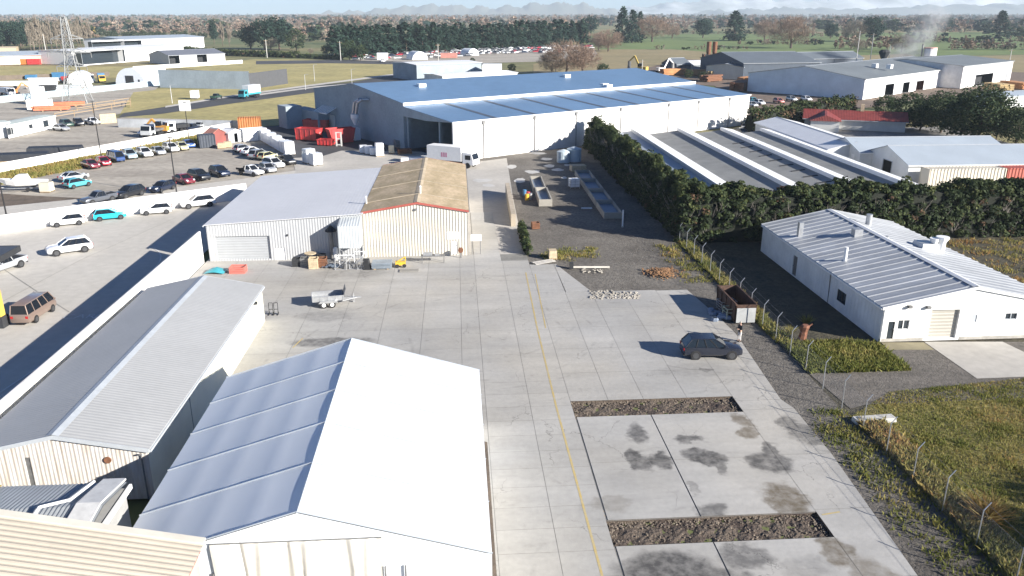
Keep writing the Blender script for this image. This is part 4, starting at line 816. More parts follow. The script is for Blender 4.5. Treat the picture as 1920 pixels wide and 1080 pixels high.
# ---- perimeter walls on the left
def pxwall(name,label,l,r_,ytop,t,mat,**k):
    P=G(*l); return wall(name,label,P,G(*r_),ztop(P,ytop),t,mat,**k)
P,Q=G(0,437),G(464,371); e=(P-Q).normalized(); wall('wall','tall white rendered wall with parked cars along its foot',P+e*60,Q,2.2,.2,WHITEP)
P,Q=G(0,322),G(446,239); e=(P-Q).normalized(); wall('wall','low white wall above the dry grass bank',P+e*70,Q,1.45,.2,WHITEP)
PF=M('grey_panel',(.42,.44,.46),rough=.6,v=.3,sc=.22)
wall('panel_fence','grey corrugated panel fence beside the grass at the upper lot',G(222,238),G(448,241),1.9,.08,PF,cat='fence',joint=2.6,jmat=TRIM)
wall('panel_fence','cream timber panel at the gate of the upper lot',G(189,231),G(219,229),2.2,.12,PALEW,cat='fence')
wall('panel_fence','low white fence in front of the far grey gabled shed',G(250,131),G(455,118),1.6,.15,PLAINW,cat='fence',joint=4,jmat=PLAINW)
wall('panel_fence','pale blue mesh fence running along the left yard',G(-40,196),G(300,159),1.8,.08,M('blue_mesh',(.4,.5,.55),v=.2,sc=.4),cat='fence',joint=3,jmat=TRIM)
wall('panel_fence','long dark timber fence at the back of the left yard',G(-60,152),G(205,142),1.7,.12,M('dark_fence',(.14,.11,.085),v=.2),cat='fence')
fr=thing('rail_fence','brown post and rail fence around the pylon','fence',G(100,222)); P0=fr.location.copy()
def railpts(pts,h):
    for x,y in pts: mb=MB(); q=G(x,y)-P0; mb.bar(q,q+Vector((0,0,h)),.15,.15); mb.build('post',WOOD,fr)
    for a,b in zip(pts[:-1],pts[1:]):
        for z in (.5*h,.95*h): mb=MB(); mb.bar(G(*a)-P0+Vector((0,0,z)),G(*b)-P0+Vector((0,0,z)),.06,.16); mb.build('rail',WOOD,fr)
railpts([(104,224),(140,218),(175,212),(210,206),(245,200),(245,193),(215,198),(180,203),(145,208)],1.6)
# site office cabins at the upper lot
cb=pxb('site_cabin','white portable cabin with three dark windows at the upper lot','cabin',(24,258),(107,239),234,4.5,PLAINW,M('cabin_roof',(.45,.5,.48),v=.1),.15,cap=False,oh=.15,gutter=PLAINW,feats=[('L',3,.7,5,2.2,'window',DARK),('L',9,1.1,10.4,2,'window',DARK),('L',16,.7,18,2.2,'window',DARK)])
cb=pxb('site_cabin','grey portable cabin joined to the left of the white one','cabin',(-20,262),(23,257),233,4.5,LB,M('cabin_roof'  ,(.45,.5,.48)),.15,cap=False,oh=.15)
# sheds at the edge of the car park
container('dark blue container at the top corner of the car park',G(376,278),R(30),3,CONTD,2.5)
pxb('small_shed','little red gabled shed between the white ones at the car park edge','shed',(397,272),(428,268),254,3,M('barn_red',(.25,.07,.06),v=.2),M('salmon_roof',(.45,.2,.15),v=.2),1.2,oh=.15,along=True)
pxb('small_shed','white garden shed with a dark open door at the car park edge','shed',(430,269),(456,265),250,3,PLAINW,WR,.7,oh=.15,along=True,feats=[('F',1.3,.05,2.3,2.0,'open',None)])
container('white container with red top edge behind the wrapped pallets',G(458,266),R(35),5,CONTW,2.5)
container('orange-brown shipping container beside the end of the low white wall',G(448,243),R(15),5,CONTO,2.6)
container('white site container standing in the left yard',G(52,206),R(10),6,CONTW,2.7)
container('tall white container block behind the standing one in the left yard',G(62,196),R(10),3,CONTW,5)
# canopy at the left edge
cn=thing('canopy','dark flat canopy roof jutting in at the left edge','canopy',Vector((-48.2,75.4,0)),YAW); mb=MB(); mb.box(-9,-11,4.2,0,0,4.5); mb.build('roof',M('canopy_roof',(.06,.065,.075),rough=.5),cn); mb=MB(); mb.box(.001,-11,3.95,.06,.02,4.52); mb.box(-9,0.001,3.95,0,.06,4.52); mb.build('fascia',DARK,cn)
for y in (-.6,-10): mb=MB(); mb.tube((-5,y,0),(-5,y,4.2),.12); mb.build('post',STEEL,cn)
py=thing('sign_pillar','yellow pillar with a dark base at the left edge','pillar',G(3,612)); mb=MB(); mb.box(-.35,-.35,1.0,.35,.35,3.3); mb.build('shaft',M('ochre_paint',(.6,.4,.08),v=.1),py); mb=MB(); mb.box(-.5,-.5,0,.5,.5,1.0); mb.build('base',DARK,py)
# ---- lamp posts, power poles, pylon
def lamp(px,py,yt,label,arm=True):
    P=G(px,py); h=ztop(P,yt); r=thing('lamp_post',label,'lamp post',P,0,'black lamp posts'); mb=MB(); mb.tube((0,0,-.1),(0,0,h),.11,8,.07); mb.build('pole',BLACK,r)
    mb=MB(); mb.tube((0,0,-.1),(0,0,.5),.2,8); mb.build('base',DARK,r)
    mb=MB(); mb.box(-.25,-.12,h-.02,.45,.12,h+.12); mb.build('lamp_head',STEEL,r); return r
lamp(332,367,258,'black lamp post at the wall beside the parked black cars'); lamp(191,300,190,'black lamp post on the grass bank by the red cars'); l3=lamp(355,265,192,'black lamp post carrying a white square board'); lamp(13,408,320,'black lamp post at the far left behind the white wall')
h=ztop(G(355,265),200); mb=MB(); mb.box(-1.2,-.06,h-.9,1.2,.06,h+1.3); mb.build('board',PLAINW,l3)
def ppole(px,py,yt,label,arm=True,mat=None):
    P=G(px,py); h=ztop(P,yt); r=thing('power_pole',label,'pole',P,random.uniform(-.4,.4)); k=max(1,P.y/330); mb=MB(); mb.tube((0,0,-.1),(0,0,h),.17*k,7,.12*k); mb.build('pole',mat or M('pale_pole',(.5,.49,.46),v=.1),r)
    if arm: mb=MB(); mb.bar((-1.2,0,h-.7),(1.2,0,h-.7),.14*k,.14*k); mb.build('crossarm',WOOD,r)
    return r
for a in [(86,96,64,'pale power pole standing in front of the bare poplars at far left'),(501,108,74,'power pole in front of the clipped hedge right of the far estate'),(639,113,77,'power pole at the left end of the pine row'),(822,121,82,'power pole in front of the wrecked car yard'),(1042,137,92,'power pole behind the warehouse roof, by the brown shrubs'),(1203,148,112,'power pole behind the right end of the warehouse'),(1602,140,58,'tall leaning pole behind the sawmill, left of the pair'),(1628,138,62,'tall leaning pole behind the sawmill, right of the pair'),(1662,140,85,'short pole beside the dark funnel hopper'),(1889,135,92,'power pole at the far right of the open shed')]: ppole(*a)
for x,y,yt,l_ in [(323,193,160,'thin street light on the grass near the grey wall'),(573,168,140,'thin street light at the road bend'),(590,152,122,'thin street light beyond the road'),(660,158,130,'thin street light near the grey warehouse corner')]:
    P=G(x,y); h=ztop(P,yt); r=thing('street_light',l_,'street light',P); mb=MB(); mb.tube((0,0,-.1),(0,0,h),.12,6,.08); mb.build('pole',GALV,r); mb=MB(); mb.bar((0,0,h),(1.4,0,h+.2),.12,.1); mb.build('lamp_head',GALV,r)
P=G(146,193); hp_=ztop(P,33); py=thing('pylon','tall grey steel lattice power pylon standing in the left yard','pylon',P,R(12)); mb=MB(); t_=.19
lv=[(0,3.6),(5,2.5),(9.5,1.7),(13,1.3),(16,1.15),(19,1.0),(22,.85),(25,.6),(hp_,.1)]
for (z0,w0),(z1,w1) in zip(lv[:-1],lv[1:]):
    c0=[(-w0,-w0,z0),(w0,-w0,z0),(w0,w0,z0),(-w0,w0,z0)]; c1=[(-w1,-w1,z1),(w1,-w1,z1),(w1,w1,z1),(-w1,w1,z1)]
    for i in range(4):
        mb.bar(c0[i],c1[i],t_,t_); mb.bar(c0[i],c1[(i+1)%4],t_*.6,t_*.6); mb.bar(c0[(i+1)%4],c1[i],t_*.6,t_*.6); mb.bar(c1[i],c1[(i+1)%4],t_*.6,t_*.6)
PYM=M('pylon_steel',(.3,.31,.31),rough=.5,metal=.2); mb.build('tower',PYM,py)
for z,wd in ((hp_-10,6),(hp_-6,4.5),(hp_-14,4.2)):
    mb=MB()
    for s in (-1,1):
        for yy in (-1,1): mb.bar((s*1,yy*.9,z),(s*wd,0,z),t_,t_); mb.bar((s*1,yy*.9,z+1.3),(s*wd,0,z),t_*.8,t_*.8)
        mb.bar((s*wd*.6,0,z),(s*wd*.6,.0,z+.6),t_*.6,t_*.6)
    mb.build('crossarm',PYM,py)
    for s in (-1,1): mb=MB(); mb.tube((s*wd,0,z),(s*wd,0,z-1.5),.12,6); mb.build('insulator',STEEL,py)
# ---- chain link fence with cranked posts along the right boundary
fa=26.35; fc=thing('chain_link_fence','wire mesh boundary fence with cranked grey posts along the right of the yard','fence',S(fa,24),YAW)
mm,n_,l_,b_=base_mat('chain_link'); b_.inputs['Base Color'].default_value=(.42,.43,.43,1); b_.inputs['Alpha'].default_value=.11; b_.inputs['Roughness'].default_value=.6
gap=(43.6,53.2); yy=0.
while yy<72:
    b_=24+yy
    mb=MB(); mb.tube((0,yy,-.2),(0,yy,2.05),.034,6); mb.tube((0,yy,2.05),(.34,yy+.02,2.5),.03,6); mb.build('post',GALV,fc); yy+=3.05
mb=MB(); mb.poly([(0,0,-.05),(0,72,-.05),(0,72,2.0),(0,0,2.0)]); mb.build('mesh',mm,fc)
for z,x in ((2.0,0),(2.35,.22)): mb=MB(); mb.tube((x,0,z),(x,72,z),.006,4); mb.build('wire',STEEL,fc)
# ---- hoarding and low walls at the gravel yard
wall('hoarding','pale timber hoarding along the left edge of the gravel yard',G(967,424),G(955,362),1.6,.6,M('bleached_timber',(.42,.36,.28),rough=.85,v=.2,sc=1),cat='hoarding')
fb=thing('concrete_block','white concrete beam lying across the fence line in the right-hand grass','concrete beam',G(1606,797),R(8)); mb=MB(); mb.hexa([(0,0,0),(2.9,0,0),(2.9,.7,0),(0,.7,0)],[(.05,.05,.3),(2.85,.05,.3),(2.85,.65,.3),(.05,.65,.3)]); mb.build('beam',M('pale_beam',(.5,.49,.46),rough=.9,v=.15,sc=2),fb); mb=MB(); mb.box(.3,.2,.3,.5,.5,.36); mb.build('lifting_eye',STEEL,fb)
# ================================================================ vehicles
TYRE=M('tyre',(.02,.02,.022),rough=.85,v=.2); RIM=M('alloy_rim',(.11,.113,.12),rough=.35,metal=.6,v=.1); LAMP=M('headlight_glass',(.7,.72,.74),rough=.1,v=.05); TAIL=M('tail_light',(.4,.02,.02),rough=.2,v=.1)
CARG=M('car_glass',(.012,.015,.02),rough=.06,v=.1,spec=.45); P0M=paint('paint_white',(.78,.79,.8))
def section(w,zb,zt,x): 
    return [(x,-w*.88,zb),(x,-w,zb+.14),(x,-w,zb+(zt-zb)*.6),(x,-w*.95,zt-.06),(x,-w*.8,zt),(x,w*.8,zt),(x,w*.95,zt-.06),(x,w,zb+(zt-zb)*.6),(x,w,zb+.14),(x,w*.88,zb)]
SPEC={ # L, halfW, lower body stations (x,wscale,zb,zt), cabin (xr0,xr1,xf1,xf0), belt z, roof z, wheel x, wheel r
 'suv':(4.75,.95,[(-2.36,.8,.42,.8),(-2.3,.95,.33,1.02),(-1.6,1,.3,1.08),(.7,1,.3,1.06),(1.2,1,.3,1.03),(2.0,.97,.3,.95),(2.3,.86,.34,.82),(2.37,.7,.42,.66)],(-2.26,-1.72,.12,1.12),1.04,1.66,(-1.42,1.45),.37),
 'hatch':(4.1,.87,[(-2.02,.8,.4,.7),(-1.96,.95,.28,.92),(-1.3,1,.24,.96),(.7,1,.24,.94),(1.2,1,.24,.9),(1.75,.95,.25,.8),(2.0,.82,.3,.66),(2.05,.66,.36,.52)],(-1.9,-1.5,.05,.98),.92,1.47,(-1.25,1.28),.31),
 'sedan':(4.6,.89,[(-2.28,.82,.4,.74),(-2.2,.95,.28,.95),(-1.4,1,.24,.98),(.7,1,.24,.94),(1.3,1,.24,.9),(2.0,.95,.25,.8),(2.25,.82,.3,.66),(2.3,.66,.36,.52)],(-1.75,-.95,.15,1.1),.93,1.44,(-1.35,1.4),.31),
 'van':(4.7,.86,[(-2.34,.9,.38,1.0),(-2.3,.98,.3,1.1),(-1.6,1,.28,1.1),(.9,1,.28,1.1),(1.7,1,.28,1.06),(2.15,.97,.3,1.0),(2.33,.9,.34,.86),(2.36,.8,.4,.6)],(-2.3,-2.2,1.5,2.1),1.08,1.92,(-1.3,1.45),.32),
 'ute':(5.1,.9,[(-2.5,.9,.5,.8),(-2.45,.97,.42,1.0),(-1.6,1,.38,1.02),(.7,1,.36,1.04),(1.4,1,.36,1.0),(2.2,.96,.38,.94),(2.5,.85,.42,.8),(2.56,.7,.48,.62)],(-.75,-.55,.35,1.05),1.02,1.66,(-1.5,1.6),.38),
 'flatbed':(5.0,.88,[(-.55,.95,.45,.9),(-.5,1,.4,1.05),(.2,1,.38,1.05),(.9,1,.36,1.04),(1.4,1,.36,1.0),(2.15,.96,.38,.92),(2.45,.85,.42,.8),(2.5,.7,.48,.62)],(-.5,-.42,.35,1.05),1.03,1.68,(-1.45,1.55),.37)}
def make_car(kind,fine=True):
    L,w,st,cab,zb,zr,wx,wr=SPEC[kind]; r=thing('car','proto','car')
    mb=MB(); mb.loft([section(w*s,a,b,x) for x,s,a,b in st])
    xr0,xr1,xf1,xf0=cab; wb=w*.9; wt=w*.74
    mb.hexa([(xr1-.03,-wt,zr-.03),(xf1+.05,-wt,zr-.03),(xf1+.05,wt,zr-.03),(xr1-.03,wt,zr-.03)],[(xr1+.08,-wt*.9,zr+.03),(xf1-.1,-wt*.9,zr+.03),(xf1-.1,wt*.9,zr+.03),(xr1+.08,wt*.9,zr+.03)])
    n=1 if kind in('flatbed',) else 3 if kind in('suv','van') else 2
    for s in (-1,1):
        for k in range(n+2):
            t=k/(n+1); mb.mi(1 if 0<k<n+1 and kind!='van' else 0); xb=xr0+(xf0-xr0)*t; xt=xr1+(xf1-xr1)*t; mb.bar((xb,s*wb,zb-.02),(xt,s*wt,zr-.01),.05 if 0<k<n+1 else .07,.075)
        mb.mi(0); mb.bar((xf0-.25,s*(w+.0),zb+.02),(xf0-.25,s*(w+.16),zb+.1),.1,.14)
    if kind=='ute':
        for s in (-1,1): mb.box(-2.48,s*w*.98-.04,.95,-.8,s*w*.98+.04,1.12)
        mb.box(-2.5,-w*.95,.95,-2.42,w*.95,1.12)
    mb.mi(1)
    mb.box(-L/2+.02,-w*.85,.3 if kind!='flatbed' else .5,-L/2+.12 if kind!='flatbed' else -L/2+.1,w*.85,.48 if kind!='flatbed' else .6); mb.box(L/2-.16,-w*.6,.4,L/2-.02,w*.6,.62)
    if kind=='flatbed':
        mb.box(-2.5,-w,.85,-.6,w,.95); mb.box(-2.5,-.4,.45,-.5,.4,.84); mb.box(-.75,-w,.95,-.65,w,1.6)
        for s in (-1,1): mb.box(-2.5,s*w-.03,.95,-.65,s*w+.03,1.2)
    if kind=='ute': mb.box(-2.4,-w*.9,.96,-.85,w*.9,1.03)
    for x in wx:
        for s in (-1,1): mb.tube((x,s*(w-.02),wr),(x,s*(w+.006),wr),wr*1.16,16)
    b=mb.build('body',[P0M,BLACK],r,smooth=R(38)); 
    g=MB(); g.hexa([(xr0,-wb,zb-.03),(xf0,-wb,zb-.03),(xf0,wb,zb-.03),(xr0,wb,zb-.03)],[(xr1,-wt,zr-.02),(xf1,-wt,zr-.02),(xf1,wt,zr-.02),(xr1,wt,zr-.02)]); g.build('windows',CARG,r)
    tm=None
    for x in wx:
        for s in (-1,1):
            if tm is None:
                m1=MB(); m1.tube((0,-.11,0),(0,.115,0),wr*.66,14); rm=m1.mesh('wheel',RIM); m2=MB(); m2.tube((0,-.1,0),(0,.1,0),wr,18); tm=m2.mesh('tyre',TYRE)
            o=link('wheel',rm,r); o.location=(x,s*(w-.07),wr); o.rotation_euler.z=0 if s>0 else math.pi
            if fine: link('tyre',tm,o)
            else:
                o.data=tm
    if fine:
        xn=st[-2][0]-.02; wn=w*st[-2][1]
        for s in (-1,1):
            h=MB(); h.hexa([(xn-.22,s*wn*.62,.66),(xn+.03,s*wn*.62,.66),(xn-.02,s*wn*.97,.68),(xn-.3,s*wn*1.03,.7)],[(xn-.3,s*wn*.62,.84),(xn-.03,s*wn*.62,.8),(xn-.08,s*wn*.96,.82),(xn-.36,s*wn*1.02,.86)]); h.build('headlight',LAMP,r)
            if kind!='flatbed': h=MB(); h.box(-L/2-.0,s*w*.62 if s>0 else -w*.9,.72,-L/2+.14,s*w*.9 if s>0 else -w*.62,.95); h.build('tail_light',TAIL,r)
    return r
PROTO={}
def car(kind,rear,front,col,label,cat='car',fine=True,group=None,off=0,name='parked_car',pz=0):
    key=(kind,fine); a=G(*rear); b=G(*front); d=(b-a).normalized(); hd=math.atan2(d.y,d.x); loc=(a+b)/2+Vector((-d.y,d.x,0))*off+Vector((0,0,pz))
    if key not in PROTO: PROTO[key]=make_car(kind,fine); r=PROTO[key]; r.location=loc; r.rotation_euler=(0,0,hd)
    else: r=dup(PROTO[key],loc,hd)
    r.name=name; r['label']=label; r['category']=cat
    if group: r['group']=group
    recolor(r,'body',col); return r
pw=paint('paint_white',(.8,.8,.8)); pcy=paint('paint_cyan',(.02,.42,.55)); psil=paint('paint_silver',(.5,.52,.54),.3,.4); pgr=paint('paint_grey',(.12,.13,.15),.3,.3); pblk=paint('paint_black',(.015,.017,.022)); pdr=paint('paint_dark_red',(.2,.02,.035)); pbl=paint('paint_blue',(.03,.07,.2)); pdb=paint('paint_dark_blue',(.02,.03,.06),.25,.3); pbr=paint('paint_bronze',(.27,.2,.165),.35,.3); pte=paint('paint_teal',(.08,.36,.42)); pcr=paint('paint_cream',(.62,.6,.35)); pgreen=paint('paint_dark_green',(.03,.07,.05)); pnear=paint('paint_charcoal_blue',(.022,.026,.04),.25,.3)
car('suv',(1289,675),(1386,675),pnear,'dark charcoal SUV parked alone on the concrete yard beside the standing person','SUV',off=.95)
g1='cars parked along the white wall'
car('hatch',(157,421),(100,427),pw,'white hatchback parked farthest left at the foot of the tall white wall',group=g1,off=-.85)
car('hatch',(178,416),(236,410),pcy,'bright cyan hatchback parked between white cars at the tall white wall',group=g1,off=.85)
car('hatch',(324,400),(264,405),pw,'white hatchback parked between the cyan car and the white SUV at the wall',group=g1,off=-.85)
car('suv',(404,386),(344,393),pw,'white SUV parked last in the wall row, nearest the grey shed','SUV',group=g1,off=-.9)
car('suv',(171,471),(96,482),pw,'white SUV standing by itself in the middle of the left yard','SUV',off=-.9)
car('ute',(50,498),(-14,520),psil,'silver double-cab pickup half under the dark canopy at the left edge','pickup',off=-.9)
car('van',(40,612),(92,578),pbr,'bronze people-mover van parked beside the yellow pillar','van')
gb='cars parked along the grass bank'
car('sedan',(158,311),(184,318),pdr,'dark red sedan at the left end of the row along the grass bank',group=gb)
car('hatch',(186,306),(204,313),paint('paint_red',(.38,.02,.04)),'bright red hatchback tucked beside the dark red sedan at the grass bank',group=gb)
car('van',(205,298),(232,306),pbl,'dark blue van-shaped car along the grass bank beside the lamp post',group=gb)
car('suv',(234,292),(254,301),paint('paint_pale_blue',(.36,.47,.53)),'pale blue-silver car between the dark blue and white cars at the grass bank',group=gb)
car('suv',(260,289),(284,297),pw,'white SUV in the middle of the row along the grass bank','SUV',group=gb)
car('sedan',(284,285),(310,293),psil,'silver sedan in the row along the grass bank',group=gb)
car('suv',(310,280),(333,287),pw,'white wagon right of the silver sedan at the grass bank',group=gb)
car('hatch',(332,277),(351,284),pcr,'small cream car second from the right end of the bank row',group=gb)
car('sedan',(342,271),(366,280),paint('paint_bright_blue',(.04,.12,.4)),'bright blue sedan at the right end of the bank row under the lamp post',group=gb)
car('sedan',(110,343),(168,333),psil,'silver old sedan parked behind the teal hatchback',off=0)
car('hatch',(120,355),(172,345),pte,'pale teal hatchback in front of the silver sedan')
gw='vehicles parked behind the tall white wall'
car('ute',(222,372),(150,387),pgr,'grey pickup parked nose left behind the tall white wall','pickup',group=gw)
car('suv',(270,362),(216,375),pblk,'black SUV parked behind the tall white wall','SUV',group=gw)
car('sedan',(330,350),(280,365),pdb,'dark sedan parked behind the tall white wall by the lamp post',group=gw)
gr='vehicles parked in the right row of the gravel car park'
car('sedan',(330,339),(362,347),pdr,'dark red sedan at the left end of the right-hand row',group=gr)
car('suv',(356,332),(393,341),pblk,'black SUV between the dark red sedan and another black SUV','SUV',group=gr)
car('suv',(394,324),(432,335),pdb,'black SUV with roof rack shape, third in the right-hand row','SUV',group=gr)
car('flatbed',(448,325),(494,331),pw,'white flatbed ute with dark tray in the right-hand row','ute',group=gr)
car('hatch',(488,317),(518,327),psil,'blue-grey hatchback between the flatbed ute and the white wagon',group=gr)
car('suv',(492,309),(536,318),pw,'white off-road wagon beside the blue-grey hatchback','SUV',group=gr)
gc='cars parked in front of the wrapped pallets'
car('hatch',(444,286),(470,282),psil,'silver hatchback at the far end of the pallet row',group=gc)
car('sedan',(456,292),(488,286),pw,'white sedan second from the far end of the pallet row',group=gc)
car('suv',(472,299),(500,292),psil,'grey and white SUV third along the pallet row','SUV',group=gc)
car('hatch',(486,302),(518,295),pcr,'cream yellow hatchback nearest the white wagon',group=gc)
car('ute',(522,301),(556,313),pblk,'black pickup parked between the wrapped pallet stacks','pickup',group=gc)
gu='vehicles in the upper gravel lot'
car('sedan',(98,243),(132,246),psil,'silver sedan in front of the white cabin in the upper lot',group=gu,fine=False)
car('suv',(112,234),(140,240),pgreen,'dark green SUV behind the silver sedan in the upper lot','SUV',group=gu,fine=False)
car('suv',(140,231),(157,239),pblk,'black SUV in the upper lot',"SUV",group=gu,fine=False)
car('ute',(156,230),(193,236),pw,'white pickup near the cream panel in the upper lot','pickup',group=gu,fine=False)
car('suv',(-14,254),(12,260),pbl,'blue car at the left edge beside the grey cabin',group=gu,fine=False)
car('ute',(345,248),(374,242),pdb,'dark pickup beside the white truck in the upper lot','pickup',group=gu,fine=False)
car('sedan',(364,243),(392,236),psil,'silver sedan at the right end of the upper lot',group=gu,fine=False)
car('sedan',(262,256),(290,250),pw,'low white car by the low white wall of the upper lot',group=gu,fine=False)
gh='cars parked behind the trimmed hedge'
for i,(x,y,c_,l_) in enumerate([(1412,192,pte,'pale blue car nearest the warehouse end, behind the trimmed hedge'),(1424,196,pw,'white car second from the warehouse end, behind the trimmed hedge'),(1460,193,paint('paint_salmon',(.55,.2,.17)),'salmon red car behind the trimmed hedge'),(1484,189,psil,'silver car right of the salmon one behind the trimmed hedge'),(1512,189,pw,'white car at the right end of the row behind the trimmed hedge'),(1410,200,psil,'silver car half hidden at the near end of the row behind the trimmed hedge')]):
    car('hatch',(x-12,y-2),(x+12,y+2),c_,l_,group=gh,fine=False)
car('suv',(1390,246),(1418,240),psil,'silver SUV parked at the far end of the long low sheds','SUV',fine=False)
car('sedan',(1380,250),(1400,255),pblk,'black car beside the silver SUV at the far end of the long low sheds',fine=False)
car('suv',(1742,341),(1768,344),pw,'white SUV parked in front of the cream container, above the tall hedge','SUV',fine=False)
car('sedan',(1784,343),(1815,345),pgreen,'dark green car parked in front of the red container, above the tall hedge',fine=False)
car('ute',(396,188),(416,184),pgreen,'dark green car on the road behind the box truck','car',fine=False,pz=.1)
car('sedan',(712,117),(724,116),pw,'white car driving on the far road',fine=False,pz=.12)
def truck(label,rear,front,bm,cm,L,h,w=2.5,z0=1.1,group=None,logo=None,name='box_truck'):
    a=G(*rear);b=G(*front); d=(b-a).normalized(); r=thing(name,label,'truck',a,math.atan2(d.y,d.x),group); cl=2.1; bl=L-cl-.25
    mb=MB(); mb.box(0,-w/2,z0,bl,w/2,h); mb.build('cargo_box',bm,r)
    mb=MB(); mb.box(0,-.45,.6,L-.3,.45,.95); mb.build('chassis',BLACK,r)
    mb=MB(); x=bl+.25; mb.prism([(x,-w*.47,.6),(x+cl,-w*.47,.6),(x+cl,-w*.47,1.5),(x+cl-.35,-w*.47,2.6),(x,-w*.47,2.75)],(0,w*.94,0)); mb.build('cab',cm,r)
    mb=MB(); mb.hexa([(x+cl-.02,-w*.42,1.55),(x+cl+.02,-w*.42,1.55),(x+cl+.02,w*.42,1.55),(x+cl-.02,w*.42,1.55)],[(x+cl-.36,-w*.42,2.5),(x+cl-.31,-w*.42,2.5),(x+cl-.31,w*.42,2.5),(x+cl-.36,w*.42,2.5)])
    for s in (-1,1): mb.box(x+.5,s*w*.47-.01,1.5,x+cl-.5,s*w*.47+.01,2.3)
    mb.build('windows',CARG,r)
    for xw in (1.0,2.0,x+1.0):
        for s in (-1,1): mb=MB(); mb.tube((xw,s*w*.5-.3*(s>0),.5),(xw,s*w*.5+.3*(s<0),.5),.5,14); mb.build('wheel',TYRE,r)
    if logo: 
        mb=MB(); [mb.box(bl*.42+i*.45,-w/2-.012,1.7,bl*.42+i*.45+.3,-w/2-.004,2.5) for i in range(3)]; mb.build('logo',logo,r)
    return r
truck('white box truck with pink lettering parked behind the brown roof, facing right',(808,307),(918,317),PLAINW,PLAINW,9.4,3.6,logo=M('pink_logo',(.6,.25,.35)))
t=truck('white and teal box truck on the road by the grey precast wall',(484,181),(434,188),PLAINW,TEAL,8.2,4.0); mb=MB(); mb.box(0,-1.27,1.1,5.8,1.27,1.7); mb.build('skirt',TEAL,t)
truck('white truck standing in the upper gravel lot near the panel fence',(352,246),(326,249),DARK,PLAINW,5.5,1.9)
truck('pale truck towing the digger in the upper gravel lot',(300,252),(272,259),STEEL,M('cab_grey',(.5,.52,.53)),5.5,1.6)
gy='trucks in the left yard'
truck('blue truck at the left edge of the left yard',(-10,166),(12,182),BLUEP,BLUEP,6.5,3.2,group=gy); truck('white flat truck with yellow load in the left yard',(8,178),(48,186),PLAINW,PLAINW,8,2.6,group=gy)
truck('dark truck left of the big arched tent',(170,153),(178,162),PLAINW,M('cab_dark',(.05,.07,.1)),5.5,3.0,group=gy); truck('blue and yellow truck beside the big arched tent',(190,153),(204,161),BLUEP,YELLOW,5.5,3.4,group=gy); truck('bright blue box truck right of the big arched tent',(298,150),(272,158),M('sky_blue',(.08,.35,.6)),M('cab_dark',(.05,.07,.1)),7,3.6,group=gy)
def digger(label,px,py,rz,m,arm=3.2,name='digger'):
    r=thing(name,label,'digger',G(px,py),rz); mb=MB()
    for s in (-1,1): mb=MB(); mb.box(-1.6,s*1.0-.28,0,1.6,s*1.0+.28,.8); mb.build('track',BLACK,r)
    mb=MB(); mb.box(-1.7,-1.1,.85,1.0,1.1,1.9); mb.build('body',m,r); mb=MB(); mb.box(0,.1,1.9,1.0,1.05,2.9); mb.build('cab',CARG,r)
    mb=MB(); mb.bar((.8,-.3,1.6),(2.6,-.3,arm+1),.35,.45); mb.bar((2.6,-.3,arm+1),(4.3,-.3,arm-.6),.3,.4); mb.build('boom',m,r); mb=MB(); mb.hexa([(3.9,-.8,.9),(4.7,-.8,1.1),(4.7,.2,1.1),(3.9,.2,.9)],[(4.0,-.8,arm-.5),(4.5,-.8,arm-.5),(4.5,.2,arm-.5),(4.0,.2,arm-.5)]); mb.build('bucket',STEEL,r); return r
digger('orange digger parked between the trucks in the upper lot',306,251,R(170),M('digger_orange',(.6,.3,.06)),2.2)
a=digger('yellow excavator with raised arm behind the warehouse roof',1203,137,R(150),M('digger_yellow',(.6,.42,.1)),4); a.scale=(1.5,1.5,1.5)
a=digger('white excavator beside the dark steep-roofed shed',1240,137,R(20),PLAINW,4); a.scale=(1.3,1.3,1.3)
a=digger('orange loader standing in the left yard',28,178,R(30),ORANGE,3)
# ---- red skips and stock near the warehouse
def skip(label,P,rz,L,W_,h,m=REDP,ends=.5,group='red skip bins by the warehouse',name='skip_bin'):
    r=thing(name,label,'skip',P,rz,group); mb=MB(); t=.08
    for y in (-W_/2,W_/2-t): mb.hexa([(-L/2+ends,y,.15),(L/2-ends,y,.15),(L/2-ends,y+t,.15),(-L/2+ends,y+t,.15)],[(-L/2,y,h),(L/2,y,h),(L/2,y+t,h),(-L/2,y+t,h)])
    mb.hexa([(-L/2+ends,-W_/2,.15),(-L/2+ends+t,-W_/2,.15),(-L/2+ends+t,W_/2,.15),(-L/2+ends,W_/2,.15)],[(-L/2,-W_/2,h),(-L/2+t,-W_/2,h),(-L/2+t,W_/2,h),(-L/2,W_/2,h)])
    mb.hexa([(L/2-ends-t,-W_/2,.15),(L/2-ends,-W_/2,.15),(L/2-ends,W_/2,.15),(L/2-ends-t,W_/2,.15)],[(L/2-t,-W_/2,h),(L/2,-W_/2,h),(L/2,W_/2,h),(L/2-t,W_/2,h)])
    mb.box(-L/2+ends,-W_/2,.1,L/2-ends,W_/2,.2); mb.build('body',m,r)
    mb=MB()
    for k in range(5):
        x=-L/2+ends+(L-2*ends)*k/4
        for s in (-1,1): mb.bar((x,s*(W_/2+.03),.15),(x*1.05,s*(W_/2+.03),h),.1,.08)
    for s in (-1,1): mb.bar((-L/2,s*W_/2,h),(L/2,s*W_/2,h),.14,.12)
    mb.build('rib',m,r); mb=MB(); mb.tube((L/2,-.4,h*.6),(L/2+.2,0,h*.7),.06); mb.tube((L/2+.2,0,h*.7),(L/2,.4,h*.6),.06); mb.build('hook',STEEL,r); return r
skip('red open skip farthest left in front of the warehouse',G(580,262),R(-20),5.5,2.5,2.5,ends=.3); skip('red skip with covered top behind the leftmost one',G(595,245),R(-10),6,2.5,2.6,ends=.2)
